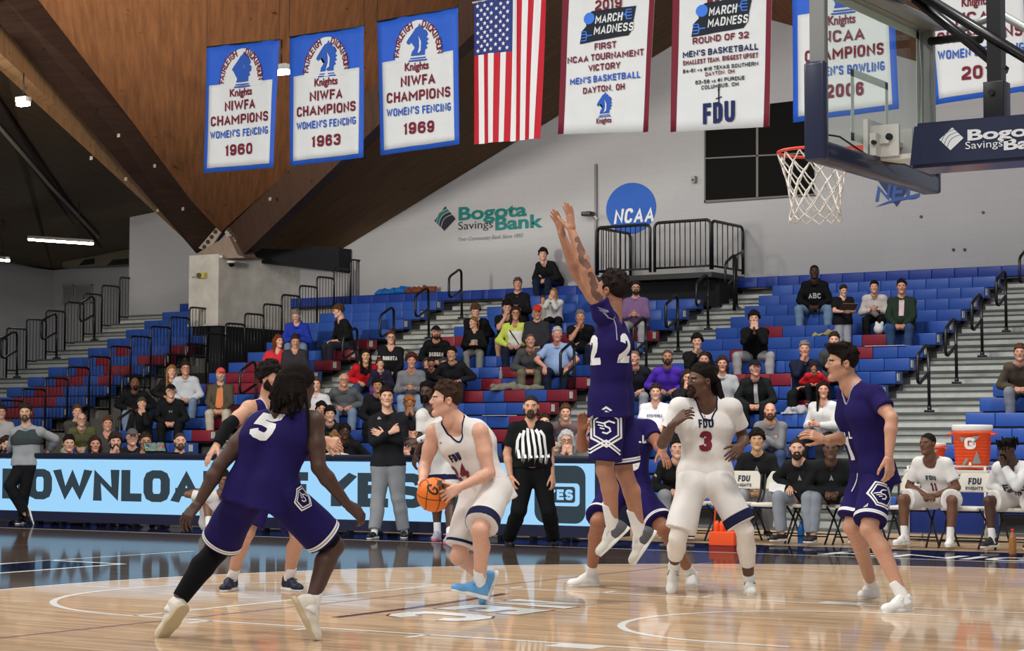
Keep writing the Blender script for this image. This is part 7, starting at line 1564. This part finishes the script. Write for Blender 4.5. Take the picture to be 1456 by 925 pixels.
# --- upper centre
Q('brown haired man in black leaning his face on his hand', 676, 441, FA, ('mop', BRH), (L, (26, 26, 28), 'crew'), (P_, BKP), 'chin', hpitch=-.3)
B = Q('fair haired girl in a black printed shirt and grey camouflage trousers', 673, 459, FA, ('pony', (140, 104, 66)), (L, (28, 28, 30), 'crew'), (P_, (128, 128, 124)), 'hold', face='w', sc=.82, foot=-.38, hyaw=-.9); chest_print(B, 'NETS', .12, .05, (210, 210, 210), .4, bold=.04)
Q('dark haired youth in black shirt and shorts beside the yellow jacket woman', 721, 436, FA, ('mop', BKH), (T_, (28, 28, 30), 'crew'), (S_, (30, 30, 34)), 'chin', hpitch=-.3)
B = Q('woman in sunglasses and a white and lime yellow jacket', 733, 446, FB_, ('shoulder', DBH), (L, (200, 216, 96), 'crew'), (P_, DJ), 'lap', face='w', glasses=True)
J = B.J; B.wrap('white_front', dense(poly_tris([(-.13, .14), (.13, .14), (.12, -.17), (-.12, -.17)]), .03), J['P'] + (J['N'] - J['P']) * .5 + B.front * .2, B.front, cloth((226, 226, 222)), B.topo, B.bvh(B.tl)); B.wrap('bag_strap', dense(stroke([(-.10, .16), (.10, -.16)], .02)), J['P'] + (J['N'] - J['P']) * .5 + B.front * .2, B.front, BLK, B.topo, B.bvh(B.tl), off=.012)
Q('grey haired man in a black jacket looking at his phone', 736, 402, FB_, ('short', (84, 82, 80)), (L, (28, 29, 32), 'collar'), (P_, BKP), 'hold', build=1.15)
Q('man in black with dark jeans perched on the top bench against the wall', 772, 362, FA, ('mop', BKH), (L, (26, 26, 28), 'crew'), (P_, DJ), 'clasp', row=-1, yaw=-.1, shoes=(190, 190, 190))
Q('fair haired girl in a white and green sweater below the man on the top bench', 787, 414, FA, ('shoulder', (158, 122, 82)), (L, (214, 214, 208), 'crew'), (P_, BKP), 'mouth', face='w', sc=.74, foot=-.34, hyaw=-.6)
Q('small child beside the girl in the white and green sweater', 772, 424, FB_, ('short', BRH), (L, (178, 176, 172), 'crew'), (P_, DJ), 'lap', sc=.6, foot=-.28)
Q('man in a red cap and dark shirt with folded hands', 764, 442, FB_, None, (L, (52, 52, 58), 'collar'), (P_, BKP), 'clasp', hat=('cap', (206, 52, 44)), build=1.25, hpitch=-.2)
Q('balding man in a dark grey sweater and olive trousers', 754, 485, FB_, ('buzz', (110, 84, 66)), (L, (78, 78, 80), 'crew'), (P_, (112, 108, 88)), 'clasp', hyaw=.1)
Q('white haired man in a light blue polo shirt and dark jeans', 792, 476, (220, 158, 136), ('short', WHH), (T_, (154, 182, 224), 'collar'), (P_, DJ), 'wide', build=1.4)
Q('grey haired man in a black polo holding his chin', 825, 451, FB_, ('short', GYH), (T_, (28, 28, 30), 'collar'), (P_, DJ), 'chin', build=1.15)
Q('bearded man with glasses in a mauve button shirt and grey trousers', 904, 408, FA, ('short', DBH), (L, (134, 104, 144), 'collar'), (P_, (168, 168, 166)), 'hold', beard=('beard', DBH), glasses=True, build=1.25)
Q('young man in a dusty brown quarter zip pullover', 804, 587, FA, ('short', BRH), (L, (112, 92, 96), 'collar'), (P_, DJ), 'lap')
Q('dark haired woman in navy behind the referee’s shoulder', 774, 600, FA, ('back', DBH), (L, (36, 40, 58), 'crew'), (P_, DJ), 'lap', face='w')
Q('older woman with white hair and glasses at the end of the table', 805, 627, FA, ('bob', (196, 194, 190)), (L, (92, 94, 92), 'collar'), (P_, DJ), 'mouth', row='T', face='w', glasses=True)
Q('child peering out beside the white haired woman at the table', 790, 633, FA, ('bob', BRH), (L, (96, 76, 66), 'crew'), (P_, DJ), row='U', sc=.7)
Q('long haired woman half hidden behind the leaping player’s legs', 840, 598, FA, ('long', BRH), (L, (120, 120, 124), 'crew'), (P_, DJ), 'lap', face='w')
# --- middle section
Q('bald man in a dark jacket half hidden behind the leaping player', 902, 511, FB_, ('buzz', (120, 98, 84)), (L, (30, 32, 40), 'collar'), (P_, GP), 'lap', hyaw=-.3)
Q('bald man in a bright purple quarter zip pullover', 949, 508, (176, 128, 100), ('buzz', (90, 70, 58)), (L, (84, 52, 176), 'collar'), (P_, (96, 98, 104)), 'lap', beard=('stubble', (60, 48, 42)))
B = Q('young man in a white printed shirt behind number 3', 932, 553, FA, ('short', DBH), (T_, (226, 226, 228), 'crew'), (P_, GP), 'clasp', build=1.2); chest_print(B, 'STONEHILL', .24, .04, (60, 60, 96), .32, bold=.02)
Q('black haired young man in black holding his chin, upper middle', 991, 487, FA, ('mop', BKH), (L, (24, 24, 26), 'crew'), (P_, BKP), 'chin')
Q('dark haired woman hidden up to the eyes behind number 3', 1001, 511, FB_, ('back', DBH), (L, (40, 38, 44), 'crew'), (P_, DJ), 'lap', face='w')
Q('dark haired woman in black left of number 3’s head', 978, 537, FB_, ('long', DBH), (L, (30, 30, 34), 'crew'), (P_, DJ), 'mouth', face='w')
Q('long dark haired woman in a pale grey hoodie and jeans', 1027, 516, FB_, ('shoulder', DBH), (L, (168, 170, 172), 'hood'), (P_, LJ), 'lap', face='w')
Q('young man in black with grey sweatpants and both hands at his mouth', 1072, 453, FA, ('mop', BKH), (L, (24, 24, 26), 'crew'), (P_, (158, 158, 158)), 'mouth', shoes=(210, 210, 208), spread=.24)
B = Q('man in a black cap and black jacket over a pale shirt', 1074, 524, FB_, None, (L, (30, 32, 32), 'collar'), (P_, BKP), 'clasp', hat=('cap', (28, 30, 32)), hyaw=.2)
J = B.J; B.wrap('shirt_front', dense(poly_tris([(-.02, .22), (.035, .22), (.05, -.1), (-.02, -.1)]), .03), J['P'] + (J['N'] - J['P']) * .5 + B.front * .2, B.front, cloth((190, 190, 188)), B.topo, B.bvh(B.tl))
B = Q('bald bearded man in a grey hoodie with folded arms', 1095, 584, (214, 158, 132), None, (L, (124, 124, 126), 'hood'), (P_, JE), 'cross', beard=('beard', (84, 60, 46))); chest_print(B, 'FDU', .12, .10, (84, 84, 88), .4, bold=.03)
B = Q('man in a black lettered hoodie and light jeans on the second row from the wall', 1158, 386, (74, 50, 40), ('buzz', BKH), (L, (22, 22, 24), 'hood'), (P_, (116, 142, 168)), 'clasp', spread=.22); chest_print(B, 'ABC', .22, .10, (220, 218, 214), .42, bold=.02)
B = Q('boy in a cream sweater with a maroon pocket', 1243, 410, FA, ('short', BKH), (L, (204, 196, 190), 'crew'), (P_, BKP), 'hold', sc=.86, foot=-.39); J = B.J; B.wrap('pocket', dense(poly_tris([(-.035, .035), (.035, .035), (.035, -.035), (-.035, -.035)])), J['P'] + (J['N'] - J['P']) * .6 + B.front * .2 + B.sv * .07, B.front, cloth((86, 34, 40)), B.topo, B.bvh(B.tl))
B = Q('dark haired woman in a dark green coat and jeans beside the boy', 1282, 407, FB_, ('back', BKH), (L, (40, 54, 44), 'collar'), (P_, (52, 74, 112)), 'clasp', face='w', build=1.2); J = B.J
B.wrap('shirt_front', dense(poly_tris([(-.04, .2), (.05, .2), (.045, -.06), (-.035, -.06)]), .03), J['P'] + (J['N'] - J['P']) * .55 + B.front * .2, B.front, cloth((212, 190, 190)), B.topo, B.bvh(B.tl))
Q('grey haired man in a dark vest and navy shirt holding his chin', 1144, 492, FB_, ('short', GYH), (L, (28, 34, 54), 'collar'), (P_, BKP), 'chin')
Q('man in dark grey behind number 1’s hair', 1186, 484, FA, ('short', DBH), (L, (66, 70, 72), 'crew'), (P_, (60, 62, 66)), 'clasp', lean=.3)
Q('long dark haired woman in a white sweater holding a small child', 1171, 551, FB_, ('longfront', BKH), (L, (206, 204, 202), 'crew'), (P_, (40, 40, 44)), 'hold', face='w', yaw=-.1, shoes=(212, 210, 208))
Q('small curly haired child in red on the lap of the white sweater woman', 1157, 566, (176, 120, 88), ('curly', (62, 40, 30)), (L, (190, 34, 40), 'crew'), (P_, BKP), 'lap', sc=.55, foot=-.2, row=(ry(10) - .12, rz_(10) + .12))
Q('person in a brown camouflage jacket and grey trousers cut by the right edge', 1450, 500, FB_, ('short', BRH), (L, (78, 70, 58), 'collar'), (P_, (120, 124, 130)), 'clasp', lean=.3)
# standing child with a clipboard
def stand_pose(x, y, z, sc, yaw, hyaw, hp=0):
    f = yawdir(yaw); l = rotz(A3(1, 0, 0), yaw); up = A3(0, 0, 1); J = {}; b0 = A3(x, y, z); J['P'] = b0 + up * .95 * sc; J['N'] = b0 + up * 1.46 * sc
    for c, g in (('L', 1), ('R', -1)):
        J['H' + c] = J['P'] + l * g * .09 * sc - up * .02; J['K' + c] = b0 + l * g * .1 * sc + up * .5 * sc + f * .02; J['A' + c] = b0 + l * g * .11 * sc + up * .086 * sc; J['T' + c] = nrm(f + l * g * .2); J['S' + c] = J['N'] + l * g * .18 * sc - up * .04 * sc
        J['E' + c], J['W' + c] = ik(J['S' + c], J['P'] + up * .18 * sc + f * .30 * sc + l * g * .07 * sc, .29 * sc, .26 * sc, -up + l * g * .6); J['D' + c] = nrm(f - l * g * .4); J['Q' + c] = l * g + up * .3
    J['H'] = J['N'] + up * .185 * sc + yawdir(hyaw) * .04 * sc; J['Hf'] = yawdir(hyaw) * math.cos(hp) + up * math.sin(hp); J['Hu'] = up; return J
k = 5; p = at(1198, 480, ry(k) - .12); J = stand_pose(p[0], ry(k) - .1, rz_(k) - .43, .72, .7, .8, -.2)
e = px_of(J['H'])[1] - 413; J = stand_pose(p[0], ry(k) - .1, rz_(k) - .43 , .72 * (1 + (e / 60) * .6), .7, .8, -.2)
B = Body('person', 'child in black standing between the rows with a clipboard', J, FA, .0155, .74, 1.1, 'm', ('short', DBH), hands=('grip', 'grip')); build_clothes(B, (T_, (26, 26, 28), 'crew', .1), (P_, (160, 162, 166)), (40, 40, 40))
c = (J['WL'] + J['WR']) / 2 + yawdir(.7) * .10 + A3(0, 0, .06); t = thing('clipboard', 'brown clipboard with white paper held by the standing child', 'clipboard', c, rz=.7); b = MB(); b.hexa([(-.13, .06, -.04), (.13, .06, -.04), (.13, -.12, .06), (-.13, -.12, .06), (-.13, .064, -.03), (.13, .064, -.03), (.13, -.116, .07), (-.13, -.116, .07)]); b.build('board', mat('board_brown', (110, 86, 62), .6), t); b = MB(); b.hexa([(-.11, .05, -.026), (.11, .05, -.026), (.11, -.10, .062), (-.11, -.10, .062), (-.11, .052, -.022), (.11, .052, -.022), (.11, -.098, .066), (-.11, -.098, .066)]); b.build('paper', PRW, t)
# --- the bench
POL = (30, 31, 33)
def staff(*a, **k): B = Q(*a, **k); chest_print(B, 'A', .05, .06, (150, 150, 150), .26, bold=.06); return B
staff('dark haired staff man seated half hidden behind number 3', 963, 637, FA, ('short', BKH), (L, POL, 'mock'), (P_, GP), 'clasp', row=(CHY, .465), lean=.2)
staff('young black haired staff man in a black polo behind the empty chairs', 1076, 627, AS, ('mop', BKH), (L, POL, 'collar'), (P_, GP), 'clasp', row=(10.75, .465))
staff('bearded staff man in black and grey trousers holding papers', 1133, 636, FA, ('buzz', DBH), (L, POL, 'mock'), (P_, (136, 142, 150)), 'lap', row=(CHY, .465), beard=('beard', DBH), build=1.3, yaw=-.1, spread=.2)
staff('staff man in black and grey trousers with his fingers joined', 1181, 645, (96, 66, 50), ('buzz', BKH), (L, POL, 'mock'), (P_, (136, 142, 150)), 'clasp', row=(CHY, .465), build=1.2, spread=.22)
c = at(1106, 693, 9.7); t = thing('papers', 'sheet of white paper held by the bearded staff man', 'paper', c); b = MB(); b.hexa([(-.09, -.06, -.04), (.08, -.02, -.06), (.08, .04, .03), (-.09, -.02, .06), (-.09, -.058, -.038), (.08, -.018, -.058), (.08, .042, .032), (-.09, -.018, .062)]); b.build('sheet', PRW, t)
B = Q('seated bench player in a white number 11 jersey with his hands joined', 1319, 629, (108, 72, 54), ('buzz', BKH), (T_, OFFW, 'scoop', .03, 'jersey'), (S_, OFFW), 'clasp', row=(CHY, .465), shoes=None, spread=.26, yaw=-.05, hyaw=-.6)
B.shoes(SHW, SOLEW, None, 'sneaker', SOCKW); chest_print(B, 'FDU', .12, .06, (34, 40, 64), .34, bold=.03); chest_print(B, '11', .07, .11, (120, 26, 46), .58, bold=.06)
B = Q('bench player with dreadlocks at the right edge resting his chin on his hand', 1432, 641, DK, ('dreadstop', (22, 17, 15)), (L, (216, 214, 212), 'crew'), (S_, OFFW), 'chinL', row=(CHY, .465), shoes=None, beard=('goatee', (24, 18, 16)), hyaw=-.7, hpitch=-.2, yaw=-.1, spread=.2)
B.shoes(mat('shoe_black_white', (44, 46, 48), .5), SOLEW, None, 'sneaker', SOCKW); chest_print(B, 'FDU', .26, .10, (34, 40, 64), .45, bold=.04)
# --- clothes, toys and papers left on the rows
def heap(label, name, cat, loc, pts, col, r=.06, seed=1, parts=None):
    rr = random.Random(seed); pts = list(pts) + [(A3(*a) * (1 - f) + A3(*b_) * f + A3(rr.uniform(-.03, .03), rr.uniform(-.06, .02), rr.uniform(-.02, .05)), A3(*a) * (1 - f) + A3(*b_) * f + A3(rr.uniform(-.07, .07), rr.uniform(-.05, .05), rr.uniform(-.01, .07))) for a, b_ in pts for f in (.15, .45, .75)]
    r = r * .62; P = [cap(A3(*a), A3(*b_), r * rr.uniform(.8, 1.2), r * rr.uniform(.7, 1.1), .05) for a, b_ in pts] + [('h', A3(0, 0, 0), A3(0, 0, -1))]
    V, F = sdf_mesh(P, .012); t = tag(link(name, mesh_np(name, V, F), cloth(col), None, tuple(loc)), label, cat); return t
p = on_row(566, -1, .1); heap('bright blue jacket lying on the top bench at the left', 'jacket', 'jacket', p, [((-.45, 0, .05), (.3, .0, .1)), ((-.3, -.1, .04), (.2, -.08, .06)), ((-.5, -.12, -.0), (-.3, -.05, .03))], (34, 104, 176), .08, 2)
p = on_row(590, -1, .1); heap('rust brown jacket lying beside the blue one on the top bench', 'jacket', 'jacket', p, [((-.2, -.05, .04), (.45, -.02, .10)), ((-.1, -.12, .03), (.2, -.1, .05)), ((.3, 0, .05), (.5, 0, .04))], (120, 66, 44), .065, 3)
p = on_row(738, 9, .1); heap('grey folded coat lying on the red and blue seats', 'coat', 'coat', p, [((-.5, -.05, .05), (-.1, .05, .08)), ((-.45, -.18, -.02), (-.3, -.05, .04)), ((-.1, 0, .04), (.45, .05, .04))], (130, 126, 112), .07, 4)
p = on_row(1175, 5, .12); heap('yellow and black patterned scarf draped over a seat', 'scarf', 'scarf', p, [((-.25, -.12, -.16), (-.22, -.02, .02)), ((-.22, -.02, .02), (.0, .04, .05)), ((.0, .04, .05), (.22, .06, .10)), ((.02, .0, .02), (.2, .1, .03))], (166, 158, 112), .026, 5)
p = on_row(1130, 11, .1); heap('white chequered coat beside the mother and child', 'coat', 'coat', p, [((-.12, -.1, -.06), (-.1, -.02, .05)), ((-.05, -.12, -.1), (.02, -.05, .08)), ((.06, -.1, -.08), (.1, .0, .10)), ((.15, -.08, .0), (.18, .03, .05)), ((-.1, 0, .05), (.16, 0, .06))], (160, 160, 164), .05, 6)
p = on_row(1262, 5, .12); t = thing('plush_toy', 'white and blue plush toy on a seat between the boy and the coat woman', 'toy', p)
for nm, P, col in (('body', [ell((.12, 0, .10), (.14, .10, .10), .02)], (222, 224, 226)), ('head', [ell((-.14, -.02, .10), (.09, .08, .09), .02), ell((-.19, -.0, .19), (.03, .02, .04), .02), ell((-.09, -.0, .19), (.03, .02, .04), .02)], (222, 222, 220)), ('sash', [ell((.0, -.01, .09), (.05, .1, .10), .02)], (48, 120, 180))):
    V, F = sdf_mesh(P, .012); link(nm, mesh_np(nm, V, F), cloth(col), t)
p = on_row(1262, 6, .1); t = thing('paper_sheet', 'white sheet lying on the red seat below the plush toy', 'paper', p); b = MB(); b.box((-.35, -.12, .004), (.35, .1, .012)); b.build('sheet', PRW, t)
p = on_row(709, 11, .1); t = thing('paper_sheet', 'white sheet lying on the red seat behind number 24’s shoulder', 'paper', p); b = MB(); b.hexa([(-.25, -.12, .004), (.25, -.16, .004), (.3, .1, .004), (-.22, .1, .004), (-.25, -.12, .012), (.25, -.16, .012), (.3, .1, .012), (-.22, .1, .012)]); b.build('sheet', PRW, t)
p = at(678, 487, ry(3) - .25); t = thing('paper_sheet', 'large white sheet on the knees of the fair haired girl', 'paper', p); b = MB(); n_ = 8
for i in range(n_): x0, x1 = -.4 + .1 * i, -.3 + .1 * i; z0, z1 = .05 * math.sin(i * .9), .05 * math.sin((i + 1) * .9); b.hexa([(x0, -.12, z0), (x1, -.12, z1), (x1, .16, z1 + .02), (x0, .16, z0 + .02), (x0, -.12, z0 + .006), (x1, -.12, z1 + .006), (x1, .16, z1 + .026), (x0, .16, z0 + .026)])
b.build('sheet', PRW, t)
p = at(840, 500, ry(6)); heap('dark jacket with a yellow lining on the seat behind the leaping player', 'jacket', 'jacket', A3(p[0], ry(6) + .1, rz_(6)), [((-.3, 0, .05), (.2, 0, .08))], (40, 48, 80), .08, 9)
